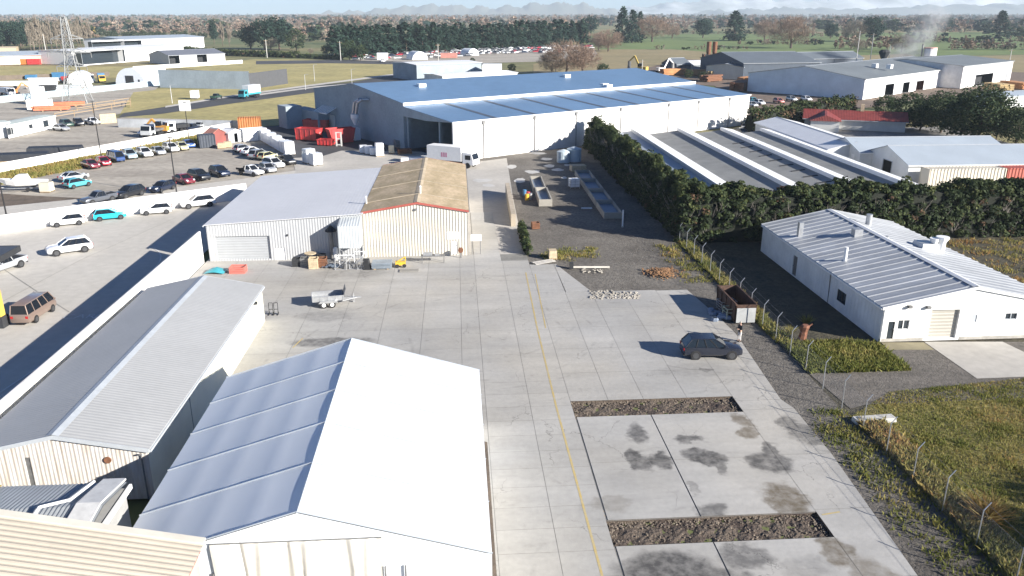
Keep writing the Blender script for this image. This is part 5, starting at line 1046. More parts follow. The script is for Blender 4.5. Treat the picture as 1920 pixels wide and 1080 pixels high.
s_=skip('largest red skip, nearest the dust cyclone',G(640,267),R(30),5.8,2.6,3.0,ends=.7); skip('small low red skip in front of the others',G(612,272),R(-15),3.6,1.8,1.2,ends=.3)
gt=thing('steel_gate','pale upright steel grab frame leaning by the largest red skip','frame',G(636,274)); 
for x in (-.5,.5): mb=MB(); mb.bar((x,0,0),(x,0,2.9),.28,.22); mb.build('post',M('grab_grey',(.5,.5,.48)),gt)
mb=MB(); [mb.bar((-.5,0,z),(.5,0,z),.16,.2) for z in (.3,1.5,2.8)]; mb.build('bar',M('grab_grey',(.5,.5,.48)),gt)
def pallet_stack(label,P,rz,w_,d_,h_,mat=PLASTIC,group=None,name='wrapped_pallet',cat='pallet stack',n=3):
    r=thing(name,label,cat,P,rz,group); mb=MB()
    for k in range(n):
        e=.03*random.uniform(-1,1); mb.hexa([(e,e,.14+(h_-.14)*k/n),(w_+e,e,.14+(h_-.14)*k/n),(w_+e,d_+e,.14+(h_-.14)*k/n),(e,d_+e,.14+(h_-.14)*k/n)],[(e+.03,e+.03,.14+(h_-.14)*(k+1)/n-.015),(w_+e-.03,e+.03,.14+(h_-.14)*(k+1)/n-.015),(w_+e-.03,d_+e-.03,.14+(h_-.14)*(k+1)/n-.015),(e+.03,d_+e-.03,.14+(h_-.14)*(k+1)/n-.015)])
    mb.build('load',mat,r); mb=MB(); 
    for k in range(3): mb.box(0,d_*k/2-.05*k,0,w_,d_*k/2-.05*k+.1,.12)
    mb.build('pallet',WOOD,r); return r
a=G(488,264); b=G(536,292); d=(b-a); rz=math.atan2(d.y,d.x); base=None
for k in range(9):
    p=a+d*k/9; l_='white wrapped pallet stack in the long row beside the parked cars' 
    base=pallet_stack(l_,p,rz,d.length/9-.3,1.9,2.4,group='long row of wrapped pallets') if k==0 else dup(base,p,rz+random.uniform(-.06,.06),sc=(1,1,random.choice((.86,1,1.06))))
for x,y,l_,h_ in [(567,305,'white wrapped pallet stack behind the black pickup, left of a pair',2.6),(580,309,'white wrapped pallet stack behind the black pickup, right of a pair',2.2)]: pallet_stack(l_,G(x,y),rz+.2,1.8,1.8,h_)
for k,(x,y,l_,h_) in enumerate([(676,288,'low white wrapped pallet at the left end of the row near the warehouse door',1.5),(686,290,'low white wrapped pallet second from the left near the warehouse door',1.6),(695,292,'low white wrapped pallet third from the left near the warehouse door',1.5),(706,294,'tall white wrapped pallet at the right end of the row near the warehouse door',2.5)]): pallet_stack(l_,G(x,y),R(20),1.5,1.5,h_)
pallet_stack('small cream drum-shaped load by the warehouse door',G(729,288),0,1.1,1.1,1.6,M('cream_load',(.6,.55,.42))); pallet_stack('low brown pallet load in the warehouse shadow',G(748,290),R(20),2.6,1.4,1.0,RUST); pallet_stack('dark stacked load at the edge of the warehouse shadow',G(742,278),R(20),2.5,2,1.5,STEEL)
pallet_stack('white board stack behind the brown roof, left one',G(765,305),R(5),3,1.4,.9); pallet_stack('white board stack behind the brown roof, right one beside the truck',G(789,303),R(5),3.2,1.4,.9); pallet_stack('small white box on a reddish pallet behind the brown roof',G(752,308),R(5),1.4,1.2,1.1)
pallet_stack('cream crate left of a pair outside the garden shed',G(408,279),R(10),1.5,1.2,1.1,PALEW,n=1,name='crate',cat='crate'); pallet_stack('cream crate right of a pair outside the garden shed',G(420,277),R(10),1.5,1.2,1.2,PALEW,n=1,name='crate',cat='crate')
for x,y,l_ in [(40,300,'black tarp-covered stack behind the low white wall, left one'),(106,287,'black tarp-covered stack behind the low white wall, right one')]:
    r=thing('covered_stack',l_,'stack',G(x,y),R(18)); mb=MB(); mb.hexa([(-5,-1.5,0),(5,-1.5,0),(5,1.5,0),(-5,1.5,0)],[(-4.8,-1.2,1.3),(4.6,-1.2,1.2),(4.6,1.1,1.3),(-4.8,1.1,1.4)]); mb.build('tarp',M('black_tarp',(.025,.028,.035),rough=.6,bump=.1,bsc=1),r); mb=MB(); mb.box(-5.1,-1.6,-.1,5.1,1.6,.12); mb.build('bearer',WOOD,r)
# left-yard clutter
for i,(x,y,L,h_,m,l_) in enumerate([(95,152,16,1.3,PLASTIC,'long white sheeted stack at the back of the left yard'),(55,160,20,1.6,PLASTIC,'long white stack in the middle of the left yard'),(100,165,18,1.0,M('pale_steel',(.55,.6,.63)),'long pale steel bundle in front of the white stacks'),(128,170,20,.9,M('pale_steel',(.55,.6,.63)),'long pale blue steel bundle near the mesh fence'),(90,172,5,2.2,DARK,'dark covered load among the white stacks'),(60,148,4,1.6,BLUEP,'small blue crate stack by the dark fence'),(112,146,5,2.2,BLUEP,'dark blue stack by the smaller arched shelter'),(128,152,4,1.8,REDP,'small reddish stack by the smaller arched shelter'),(155,163,6,2.2,PLASTIC,'white heap in front of the smaller arched shelter')]):
    r=thing('stock_stack',l_,'stack',G(x,y),R(8)); mb=MB()
    for k in range(3): e=random.uniform(-.3,.3); mb.box(-L/2+e,-1.1,.1+h_*k/3,L/2+e,1.1+e*.3,h_*(k+1)/3-.03+.1)
    mb.build('bundle',m,r); mb=MB(); mb.box(-L/2,-1,-.1,L/2,1,.1); mb.build('bearer',WOOD,r)
for x,y,L,l_ in [(97,207,9,'orange-red steel beam stack at the left of the pylon, front part'),(125,199,9,'orange steel beam stack beside the pylon legs, rear part')]:
    r=thing('beam_stack',l_,'steel beams',G(x,y),R(22)); mb=MB()
    for k in range(5):
        for q in range(2): mb.box(-L/2+random.uniform(-.5,.5),-1.2+k*.5,.2+q*.55,L/2+random.uniform(-.5,.5),-.85+k*.5,.7+q*.55)
    mb.build('beam',M('beam_orange',(.6,.18,.09),rough=.6,v=.25),r); mb=MB(); mb.box(-L/4,-1.3,-.1,-L/4+.3,1.4,.2); mb.box(L/4,-1.3,-.1,L/4+.3,1.4,.2); mb.build('bearer',WOOD,r)
bx=thing('box_sign','white square notice box on the grass by the road','notice box',G(366,185)); mb=MB(); mb.box(-1.1,-1,.3,1.1,1,2.6); mb.build('box',PLAINW,bx); mb=MB(); mb.box(-.8,-.7,-.1,.8,.7,.3); mb.build('base',STEEL,bx)
# boat and trailer by the bank
bt=thing('boat','white cabin boat on a trailer among the parked cars at the left','boat',G(48,357),R(-170)); st_=[(-3.2,.95,.7,1.5),(-1,1.15,.6,1.6),(1,1.1,.6,1.7),(2.4,.7,.8,1.85),(3.4,.08,1.4,2.0)]
mb=MB(); mb.loft([[(x,0,zb),(x,-w*.7,zb+.3),(x,-w,zt),(x,w,zt),(x,w*.7,zb+.3)] for x,w,zb,zt in st_]); mb.build('hull',PLAINW,bt); mb=MB(); mb.hexa([(-.8,-.8,1.6),(1.6,-.7,1.7),(1.6,.7,1.7),(-.8,.8,1.6)],[(-.5,-.65,2.5),(.7,-.6,2.5),(.7,.6,2.5),(-.5,.65,2.5)]); mb.build('cabin',PLAINW,bt); mb=MB(); mb.hexa([(.85,-.62,1.9),(1.5,-.62,1.8),(1.5,.62,1.8),(.85,.62,1.9)],[(.6,-.58,2.42),(.85,-.58,2.42),(.85,.58,2.42),(.6,.58,2.42)]); mb.build('windscreen',CARG,bt)
bt2=thing('boat_trailer','low steel trailer carrying the white boat','trailer',G(48,357),R(-170)); mb=MB(); mb.box(-2.6,-.9,.45,2.2,-.8,.58); mb.box(-2.6,.8,.45,2.2,.9,.58); mb.bar((2.2,-.85,.5),(4.2,0,.5),.1,.1); mb.bar((2.2,.85,.5),(4.2,0,.5),.1,.1); mb.build('frame',GALV,bt2)
for s in (-1,1): mb=MB(); mb.tube((-.8,s*1.0,.32),(-.8,s*1.18,.32),.32,12); mb.build('wheel',TYRE,bt2)
pallet_stack('cream bin at the right of the white boat',G(75,361),0,1.6,1.4,1.5,M('cream_bin',(.62,.58,.46)),n=1,name='storage_bin',cat='bin')
# ---- tandem trailer in the yard
a=G(586,577); b=G(668,570); d=(b-a); d=Vector((d.x,d.y,0)).normalized(); tr=thing('cage_trailer','galvanised tandem-axle tip trailer with raised front board standing on the yard','trailer',G(616,575)+Vector((-d.y,d.x,0))*.6,math.atan2(d.y,d.x))
mb=MB(); mb.box(-1.45,-.8,.6,1.45,.8,.66)
for s in (-1,1): mb.box(-1.45,s*.8-.02,.66,1.45,s*.8+.02,1.05)
mb.box(-1.47,-.8,.66,-1.43,.8,1.05); mb.build('tray',GALV,tr)
mb=MB(); mb.hexa([(1.35,-.8,.66),(1.4,-.8,.66),(1.4,.8,.66),(1.35,.8,.66)],[(1.65,-.8,1.65),(1.7,-.8,1.65),(1.7,.8,1.65),(1.65,.8,1.65)]); mb.build('front_board',STEEL,tr)
mb=MB(); [mb.bar((1.3,s*.7,.52),(2.7,0,.5),.08,.1) for s in (-1,1)]; mb.bar((1.4,0,.52),(3.1,0,.5),.1,.1); mb.tube((2.4,.12,0.1),(2.4,.12,.9),.04); mb.tube((2.4,.06,.12),(2.4,.18,.12),.12,10); mb.build('drawbar',GALV,tr)
mb=MB(); [mb.bar((x,s*.83,.62),(x,s*.83,1.08),.05,.06) for s in (-1,1) for x in (-1.4,-.7,0,.7,1.4)]; [mb.bar((-1.45,s*.83,1.08),(1.45,s*.83,1.08),.06,.06) for s in (-1,1)]; mb.build('side_rail',GALV,tr)
for x in (-.42,.34):
    for s in (-1,1): mb=MB(); mb.tube((x,s*.86,.32),(x,s*1.06,.32),.32,16); w_=mb.build('wheel',TYRE,tr); mb=MB(); mb.tube((x,s*1.065,.32),(x,s*1.075,.32),.18,12); mb.build('rim',PLAINW,w_)
for s in (-1,1): mb=MB(); mb.hexa([(-.9,s*.96-.12,.5),(.85,s*.96-.12,.5),(.85,s*.96+.12,.5),(-.9,s*.96+.12,.5)],[(-.7,s*.96-.12,.7),(.65,s*.96-.12,.7),(.65,s*.96+.12,.7),(-.7,s*.96+.12,.7)]); mb.build('mudguard',GALV,tr)
# ---- clutter along the front of the two sheds
def crate(name,label,P,rz,w_,d_,h_,mat,cat='crate',slats=True,group=None):
    r=thing(name,label,cat,P,rz,group); mb=MB(); t=.04; n=max(2,int(h_/.2))
    for k in range(n):
        z0,z1=h_*k/n+.02,h_*(k+1)/n-.015
        mb.box(0,0,z0,w_,t,z1); mb.box(0,d_-t,z0,w_,d_,z1); mb.box(0,t,z0,t,d_-t,z1); mb.box(w_-t,t,z0,w_,d_-t,z1)
    mb.build('side',mat,r); mb=MB(); mb.box(.02,.02,0,w_-.02,d_-.02,.08); mb.build('floor',mat,r)
    mb=MB(); [mb.box(x,y,0,x+.08,y+.08,h_+.02) for x in (.045,w_-.125) for y in (.045,d_-.125)]; mb.build('post',mat,r); return r
crate('bin_crate','dark low crate at the left end of the clutter in front of the grey shed',G(548,501),YAW,1.0,1.0,.9,DARK); crate('bin_crate','greyish crate between dark crates in front of the grey shed',G(563,501),YAW,.9,1.0,.95,STEEL); crate('bin_crate','pale timber crate standing in front of the grey shed',G(579,505),YAW,.95,1.0,1.15,PALEW); crate('bin_crate','dark brown crate right of the pale timber crate',G(596,502),YAW,.9,1.0,1.0,RUST)
spl=thing('cable_reel','wooden cable reel lying behind the pale timber crate','cable reel',G(583,490)); mb=MB(); mb.tube((0,0,0),(0,0,.08),.65,18); mb.tube((0,0,.9),(0,0,.98),.65,18); mb.build('flange',PALEW,spl); mb=MB(); mb.tube((0,0,.08),(0,0,.9),.3,14); mb.build('hub',DARK,spl)
ty=thing('tyre_stack','stack of black tyres beside the cable reel','tyres',G(604,490)); 
for k in range(3): mb=MB(); mb.tube((0,0,.28*k),(0,0,.28*k+.25),.5,16); mb.build('tyre',TYRE,ty)
tp=thing('tarpaulin','crumpled blue-grey tarpaulin on the ground before the flue pipe','tarpaulin',G(620,504)); mb=MB(); vs=[(x*.3-1,y*.28,.05+.35*abs(math.sin(x*1.7+y))*math.exp(-((x-3)**2+(y-2)**2)/9)) for x in range(7) for y in range(5)]; mb.add(vs,[(x*5+y,(x+1)*5+y,(x+1)*5+y+1,x*5+y+1) for x in range(6) for y in range(4)]); mb.build('sheet',M('tarp_blue_grey',(.17,.21,.26),rough=.5),tp,True)
tk=thing('gas_tank','white upright gas cylinder by the flue pipe','tank',G(630,487)); mb=MB(); mb.tube((0,0,0),(0,0,1.3),.3,14); mb.tube((0,0,1.3),(0,0,1.5),.3,14,.1); mb.build('body',PLAINW,tk); mb=MB(); mb.tube((0,0,1.5),(0,0,1.65),.07); mb.build('valve',STEEL,tk)
rk=thing('steel_rack','tangle of white steel frames stacked under the hopper housing','steel frames',G(628,506),YAW)
for k,(x,y,l,h_,t_) in enumerate([(0,0,1.2,1.1,.2),(.5,.7,1.6,1.5,-.3),(1.5,.2,1.3,1.2,.35),(2.0,.9,1.2,1.7,.1),(2.4,0,.7,1.0,-.2)]):
    mb=MB(); pts=[(x,y,0),(x+l,y,.0),(x+l+t_*.3,y+t_,h_),(x+t_*.3,y+t_,h_)]
    for a_,b_ in zip(pts,pts[1:]+pts[:1]): mb.tube(a_,b_,.045,6)
    mb.tube(pts[0],pts[2],.035,6); mb.build('frame',PLAINW if k%2 else GALV,rk)
mb=MB(); mb.box(.8,.3,.0,2.2,1.4,.5); mb.build('steel_pack',STEEL,rk)
bp_=thing('panel_stack','upright black panel pack beside the white steel frames','panel pack',G(683,506),YAW); mb=MB(); [mb.hexa([(i*.11,0,0),(i*.11+.08,0,0),(i*.11+.08,1,0),(i*.11,1,0)],[(i*.11-.15,0,1.0),(i*.11-.07,0,1.0),(i*.11-.07,1,1.0),(i*.11-.15,1,1.0)]) for i in range(6)]; mb.build('panel',DARK,bp_); mb=MB(); mb.box(-.1,-.05,-.02,.8,1.05,.0); mb.build('base',STEEL,bp_)
for k,(x,y,l_,w_,h_,m) in enumerate([(697,506,'stack of flat grey-blue sheets in front of the brown shed',2.1,.7,M('sheet_blue_grey',(.3,.35,.4),rough=.5,metal=.3)),]):
    r=thing('sheet_stack',l_,'sheet stack',G(x,y),YAW); mb=MB(); [mb.box(random.uniform(-.06,.06),random.uniform(-.06,.06),.1+.1*i,w_,1.6,.17+.1*i) for i in range(6)]; mb.build('sheet',m,r); mb=MB(); mb.box(.2,0,0,.4,1.6,.1); mb.box(1.6,0,0,1.8,1.6,.1); mb.build('bearer',WOOD,r)
yh=thing('hoist_trolley','small yellow hoist trolley in front of the brown shed','trolley',G(752,500),R(10)); mb=MB(); mb.box(-.6,-.35,.25,.5,.35,.6); mb.build('body',YELLOW,yh); mb=MB(); mb.bar((-.4,0,.6),(.5,0,1.1),.1,.1); mb.bar((.5,0,.6),(.5,0,1.1),.1,.1); mb.build('arm',YELLOW,yh)
for x in (-.4,.35):
    for s in (-.35,.35): mb=MB(); mb.tube((x,s,.2),(x,s*1.25,.2),.2,10); mb.build('wheel',TYRE,yh)
gr_=thing('floor_grate','flat grey slatted grate lying on the yard in front of the yellow trolley','grate',G(749,511),YAW); mb=MB(); [mb.box(0,i*.14,.02,2.0,i*.14+.09,.1) for i in range(7)]; mb.build('slat',M('grate_grey',(.27,.26,.24)),gr_); mb=MB(); mb.box(.1,0,0.0,.2,.95,.02); mb.box(1.8,0,0.0,1.9,.95,.02); mb.build('bearer',STEEL,gr_)
wbn=thing('work_bench','long low steel bench against the brown shed','bench',G(790,494),YAW); mb=MB(); mb.box(0,0,.75,2.6,.8,.82); mb.build('top',STEEL,wbn); [ (lambda m_: m_.build('leg',STEEL,wbn))(MB().box(x,y,0,x+.07,y+.07,.75)) for x in (.05,2.45) for y in (.05,.65)]; mb=MB(); mb.box(.2,.2,.82,1.2,.6,1.15); mb.box(1.5,.1,.82,2.0,.5,1.0); mb.build('fitting',GALV,wbn)
hr_=thing('hose_reel','brown wall-mounted hose reel by the shed corner','hose reel',G(864,484)); mb=MB(); mb.tube((0,0,.9),(0,.25,.9),.3,14); mb.build('reel',RUST,hr_); mb=MB(); mb.box(-.07,.1,0,.07,.2,1.2); mb.build('stand',STEEL,hr_)
g_='red slatted crates'
crate('red_crate','red slatted crate behind the long shed roof',G(430,514),YAW,1.6,1.2,.7,M('faded_red',(.55,.15,.12),v=.2)); 
td=thing('tarp_heap','teal tarpaulin heap in the corner by the boundary wall','tarpaulin',G(405,512)); mb=MB(); vs=[(x*.3-1.1,y*.3-.6,.08+.6*max(0,math.cos((x-3.5)*.42))*max(0,math.cos((y-2.5)*.5))*random.uniform(.7,1)) for x in range(8) for y in range(6)]; mb.add(vs,[(x*6+y,(x+1)*6+y,(x+1)*6+y+1,x*6+y+1) for x in range(7) for y in range(5)]); mb.build('sheet',TEAL,td,True)
st2=thing('sack_trolley','black steel hand trolleys standing at the back corner of the long shed','trolley',G(505,590),YAW); 
for dx in (0,.45): mb=MB(); [mb.tube(p,q,.03,6) for p,q in (((dx,0,0),(dx,.1,1.1)),((dx+.35,0,0),(dx+.35,.1,1.1)),((dx,.1,1.1),(dx+.35,.1,1.1)),((dx,.05,.5),(dx+.35,.05,.5)),((dx,0,.04),(dx,-.3,.04)),((dx+.35,0,.04),(dx+.35,-.3,.04)))]; mb.build('frame',BLACK,st2)
for dx in (0,.35,.8): mb=MB(); mb.tube((dx-.03,.05,.13),(dx+.03,.05,.13),.13,10); mb.build('wheel',TYRE,st2)
# ---- right side of the yard
def pxdir(l,r_): a=G(*l);b=G(*r_); return a,math.atan2(b.y-a.y,b.x-a.x),(b-a).length
sk=skip('long rust-brown skip with a white end parked against the mesh fence',S(25.1,67.2),YAW+math.pi/2,5.4,1.8,1.75,M('skip_brown',(.085,.045,.03),rough=.8,v=.4,sc=2),.25,group=None)
mb=MB(); mb.box(-2.76,-.85,.1,-2.7,.85,1.45); mb.build('end_panel',M('pale_end_panel',(.42,.43,.43),rough=.6,v=.2),sk)
for k,(x,y,l_) in enumerate([(1362,600,'green-grey steel stillage in front of the brown skip, nearest the person')]):
    r=thing('stillage',l_,'stillage',G(x,y),R(10)); mb=MB(); c=[(0,0),(1.2,0),(1.2,.9),(0,.9)]
    for z in (.1,.65,1.0): [mb.bar((*c[i],z),(*c[(i+1)%4],z),.06,.06) for i in range(4)]
    mb.build('rail',M('stillage_green',(.45,.48,.36)),r); [ (lambda m_: m_.build('post',M('stillage_green',(.45,.48,.36)),r))(MB().bar((*q,0),(*q,1.05),.07,.07)) for q in c]
r=thing('stillage','stack of pale flat steel stillage racks behind the nearest one','stillage',G(1352,585),R(10)); mb=MB(); c=[(0,0),(1.5,0),(1.5,1.1),(0,1.1)]
for z in (.15,.4,.65,.9): [mb.bar((*c[i],z),(*c[(i+1)%4],z),.05,.06) for i in range(4)]
mb.build('rack',GALV,r); mb=MB(); [mb.bar((*q,0),(*q,.95),.06,.06) for q in c]; mb.build('post',GALV,r)
r=thing('bag_heap','heap of blue-grey bags in the shade beside the brown skip','bags',G(1344,592)); mb=MB()
for k in range(14): x,y=random.uniform(-.9,.9),random.uniform(-1.5,1.5); mb.loft([[(x+math.cos(t*1.047)*q,y+math.sin(t*1.047)*q*.7,z) for t in range(6)] for q,z in ((.3,.0),(.36,.15),(.25,.32))])
mb.build('bag',M('bag_blue_grey',(.22,.27,.36),rough=.6,v=.3),r)
pallet_stack('pale timber block crate at the corner of the gravel yard',G(1030,487),R(5),.9,1.1,1.0,PALEW,n=1,name='crate',cat='crate')
ps=thing('plank_pile','small pile of grey planks lying by the timber crate','planks',G(1005,497),R(30)); mb=MB(); [mb.box(0,i*.22,.02+.05*(i%2),2.6,i*.22+.16,.07+.05*(i%2)) for i in range(5)]; mb.build('plank',M('grey_plank',(.45,.43,.4)),ps)
rp_=thing('barrier_pipe','long pale pipe lying across the gravel with a dark block at its left end','pipe',G(1074,503)); q=G(1143,503)-rp_.location; mb=MB(); mb.tube((0,0,.12),q+Vector((0,0,.12)),.11,8); mb.build('pipe',M('pale_pipe',(.6,.57,.5)),rp_); mb=MB(); mb.box(-.35,-.25,0,.05,.25,.65); mb.build('block',DARK,rp_)
def troughs():
    c0=Vector(AB(1091,328)); c1=Vector(AB(1151,412)); TI=M('trough_inside',(.17,.22,.29),rough=.5,v=.15,sc=.5,metal=.2); TO=M('trough_wall',(.34,.32,.28),rough=.8,v=.2)
    base=None; labs=['open concrete trough at the near end of the row, beside the white post','open concrete trough second from the near end of the row','open concrete trough third from the near end of the row','open concrete trough at the far end of the row']
    def one(label,P,rz,L,W_,h_,grp):
        r=thing('trough',label,'trough',P,rz,grp); mb=MB(); t=.16
        mb.box(-W_/2,0,0,-W_/2+t,L,h_); mb.box(W_/2-t,0,0,W_/2,L,h_); mb.box(-W_/2+t,0,0,W_/2-t,t,h_); mb.box(-W_/2+t,L-t,0,W_/2-t,L,h_); mb.build('wall',TO,r); mb=MB(); mb.box(-W_/2+t,t,0,W_/2-t,L-t,h_*.45); mb.build('floor',TI,r); return r
    L=(c1-c0).length/4; u=(c1-c0).normalized(); ang=math.atan2(u.y,u.x)
    for k in range(4):
        p=c1-u*L*(k+1)*1.0; P=S(p.x,p.y); o=one(labs[k],P,YAW+ang-math.pi/2,L-.5,2.5,.85,'row of open troughs')
    for (x0,y0,x1,y1,l_) in [(1023,387,1014,363,'open trough in the sunlit pair on the gravel, near one with white end'),(1012,363,1004,341,'open trough in the sunlit pair on the gravel, far one')]:
        a,an,L=pxdir((x0,y0),(x1,y1)); one(l_,a,an-math.pi/2,L,1.9,1.0,'sunlit pair of troughs')
troughs()
r=thing('post','white marker post at the near end of the trough row','post',G(1167,425)); mb=MB(); mb.box(-.09,-.09,-.1,.09,.09,2.2); mb.build('shaft',PLAINW,r); mb=MB(); mb.box(-.14,-.14,-.05,.14,.14,.1); mb.build('foot',CONC,r)
def ibc(label,P,rz):
    r=thing('plastic_tank',label,'tank',P,rz); mb=MB(); mb.box(-.55,-.5,.15,.55,.5,1.15); mb.tube((0,0,1.15),(0,0,1.2),.15,12); mb.build('bottle',PLASTIC,r); mb=MB()
    for z in (.2,.5,.85,1.15): mb.bar((-.58,-.53,z),(.58,-.53,z),.04,.04); mb.bar((-.58,.53,z),(.58,.53,z),.04,.04); mb.bar((-.58,-.53,z),(-.58,.53,z),.04,.04); mb.bar((.58,-.53,z),(.58,.53,z),.04,.04)
    for x in (-.58,0,.58):
        for y in (-.53,.53): mb.bar((x,y,0),(x,y,1.18),.04,.04)
    mb.build('cage',GALV,r); return r
ibc('white caged plastic tank standing alone left of the trough row',G(1076,352),R(12)).scale=(1.3,1.3,1.25)
for i,(x,y,l_,s) in enumerate([(1056,304,'round pale water tank at the far end of the gravel yard, left one',1.0),(1076,302,'round pale water tank at the far end of the gravel yard, right one',1.15)]):
    r=thing('water_tank',l_,'tank',G(x,y)); mb=MB(); mb.tube((0,0,0),(0,0,2.0*s),1.2*s,18); mb.build('body',M('pale_tank',(.5,.58,.62),rough=.5),r); mb=MB(); mb.tube((0,0,2.0*s),(0,0,2.35*s),1.2*s,18,.25); mb.build('lid',M('pale_tank',(.5,.58,.62)),r)
pallet_stack('bundle of pale sawn timber behind the trough row',G(1072,323),R(10),2.6,1.8,1.1,PALEW,name='timber_bundle',cat='timber')
r=thing('barrier_strip','flat white barrier board lying on the shaded gravel','board',G(1090,391)); mb=MB(); mb.box(0,-.25,.0,1.5,.25,.1); mb.build('board',M('blue_white',(.6,.65,.7)),r); mb=MB(); mb.box(.1,-.3,0,.2,.3,.05); mb.build('foot',STEEL,r)
cr_=crate('bin_crate','dark open crate on the edge of the gravel yard',G(998,430),R(10),1.0,.9,.8,RUST)
gl=thing('gas_bottles','group of small coloured drums by the hoarding','drums',G(988,375)); 
for x,y,m in ((0,0,YELLOW),(.5,.5,GALV),(.2,1.6,REDP),(-.3,3.0,BLUEP)): mb=MB(); mb.tube((x,y,0),(x,y,.9),.3,12); mb.build('drum',m,gl)
# rubble and debris on the slab
rs=[]
for x0,x1,y0,y1,n in ((1104,1150,545,562,110),(1148,1200,548,560,100),(1090,1130,503,512,25)):
    for k in range(n): a,b=AB(random.uniform(x0,x1),random.uniform(y0,y1)); rs.append((a,b,.01))
o=rocks('rubble',rs,RUB,.03,.13); o['label']='scattered heap of broken concrete on the slab edge'; struct(o,'stuff')
rs=[]
for k in range(420):
    t=random.gauss(0,.38),random.gauss(0,.38); a,b=AB(1243+t[0]*38,513+t[1]*12); rs.append((a,b,.05+max(0,.35-.4*math.hypot(*t))))
o=rocks('bark_heap',rs,M('orange_bark',(.27,.15,.075),rough=.95,v=.4,sc=2),.03,.12); struct(o,'stuff')
sm_=thing('tree_stump','tall reddish-brown broken stump among the weeds by the fence','stump',G(1503,640)); mb=MB(); mb.loft([[(math.cos(t*.785)*q*random.uniform(.85,1.15)+dx,math.sin(t*.785)*q+dx*.4,z) for t in range(8)] for q,z,dx in ((.45,0,0),(.34,.45,.05),(.3,.9,.1),(.38,1.3,.15),(.28,1.45,.2))]); mb.build('trunk',M('red_bark',(.2,.085,.05),rough=.9,v=.4,sc=4),sm_)
mb=MB(); mb.tube((.2,.1,1.1),(.8,.2,1.5),.1,6,.05); mb.build('branch',M('red_bark',(.3,.12,.06)),sm_)
# ================================================================ person: one skinned body, hair and clothes as children
pr=thing('person','person in long dark jacket and pale trousers standing beyond the dark SUV','person',G(1386,640),R(200))
def skin(name,joints,edges,radii,mat,parent,sub=2):
    me=bpy.data.meshes.new(name); me.from_pydata(joints,edges,[]); o=link(name,me,parent); me.materials.append(mat)
    sm=o.modifiers.new('skin','SKIN'); sm.use_smooth_shade=True
    for v,r_ in zip(me.skin_vertices[0].data,radii): v.radius=(r_,r_) if not isinstance(r_,tuple) else r_
    me.skin_vertices[0].data[0].use_root=True
    s=o.modifiers.new('sub','SUBSURF'); s.levels=sub; s.render_levels=sub; return o
SKIN=M('skin',(.5,.32,.24),rough=.6,v=.06)
J=[(0,0,.95),(0,0,1.15),(.01,0,1.38),(.02,0,1.5),(.05,0,1.6),(.06,0,1.72)]; E=[(0,1),(1,2),(2,3),(3,4),(4,5)]; Rr=[(.15,.12),(.14,.11),(.17,.11),.06,.09,.075]
def add(p,par,r_): J.append(p); E.append((par,len(J)-1)); Rr.append(r_); return len(J)-1
for s in (-1,1):
    h=add((0,s*.1,.88),0,.095); k=add((.03,s*.11,.5),h,.062); an=add((-.01,s*.12,.09),k,.042); add((.14,s*.13,.04),an,.038)
    sh_=add((.01,s*.19,1.42),2,.062); el=add((.03,s*.25,1.13),sh_,.045); wr_=add((.24,s*.12,1.16),el,.032); pm=add((.31,s*.08,1.18),wr_,.034)
    for q in range(4): f1=add((.345,s*(.06+.016*q)+.0,1.195-.012*q),pm,.009); add((.37,s*(.045+.014*q),1.22-.012*q-.004*(q==3)),f1,.008)
    th=add((.31,s*.045,1.215),pm,.01); add((.335,s*.03,1.235),th,.008)
skin('body',J,E,Rr,SKIN,pr)
JK=M('dark_jacket',(.025,.027,.032),rough=.8,v=.2); TRS=M('pale_trousers',(.62,.6,.58),rough=.8,v=.1)
Jj=[(0,0,.8),(0,0,1.0),(0,0,1.2),(.01,0,1.4),(.02,0,1.49)]; Ej=[(0,1),(1,2),(2,3),(3,4)]; Rj=[(.2,.16),(.18,.15),(.175,.14),(.2,.135),(.09,.09)]
for s in (-1,1):
    n0=len(Jj); Jj+=[(.01,s*.2,1.42),(.03,s*.26,1.13),(.21,s*.135,1.155)]; Ej+=[(3,n0),(n0,n0+1),(n0+1,n0+2)]; Rj+=[.08,.064,.05]
skin('jacket',Jj,Ej,Rj,JK,pr)
for s in (-1,1): skin('trouser_leg',[(0,s*.1,.9),(.03,s*.11,.5),(-.01,s*.12,.12)],[(0,1),(1,2)],[.11,.078,.066],TRS,pr)
for s in (-1,1): mb=MB(); mb.hexa([(-.09,s*.12-.05,0),(.2,s*.13-.05,0),(.2,s*.13+.05,0),(-.09,s*.12+.05,0)],[(-.07,s*.12-.045,.1),(.16,s*.13-.045,.06),(.16,s*.13+.045,.06),(-.07,s*.12+.045,.1)]); mb.build('shoe',BLACK,pr)
HAIRM=M('pale_hair',(.45,.4,.34),rough=.7,v=.2); skin('hair',[(.035,0,1.66),(.035,0,1.74),(.05,0,1.79)],[(0,1),(1,2)],[(.095,.088),(.1,.092),(.055,.05)],HAIRM,pr)
for s in (-1,1): mb=MB(); mb.tube((.13,s*.032,1.69),(.142,s*.032,1.69),.012,8); mb.build('eye',DARK,pr); mb=MB(); mb.hexa([(.04,s*.085,1.65),(.075,s*.085,1.65),(.075,s*.1,1.65),(.04,s*.1,1.65)],[(.04,s*.09,1.71),(.08,s*.09,1.71),(.075,s*.105,1.71),(.035,s*.105,1.71)]); mb.build('ear',SKIN,pr)
mb=MB(); mb.hexa([(.125,-.016,1.645),(.165,-.016,1.65),(.165,.016,1.65),(.125,.016,1.645)],[(.125,-.008,1.7),(.138,-.006,1.7),(.138,.006,1.7),(.125,.008,1.7)]); mb.build('nose',SKIN,pr); mb=MB(); mb.box(.128,-.025,1.612,.142,.025,1.622); mb.build('mouth',M('lips',(.35,.14,.12)),pr)
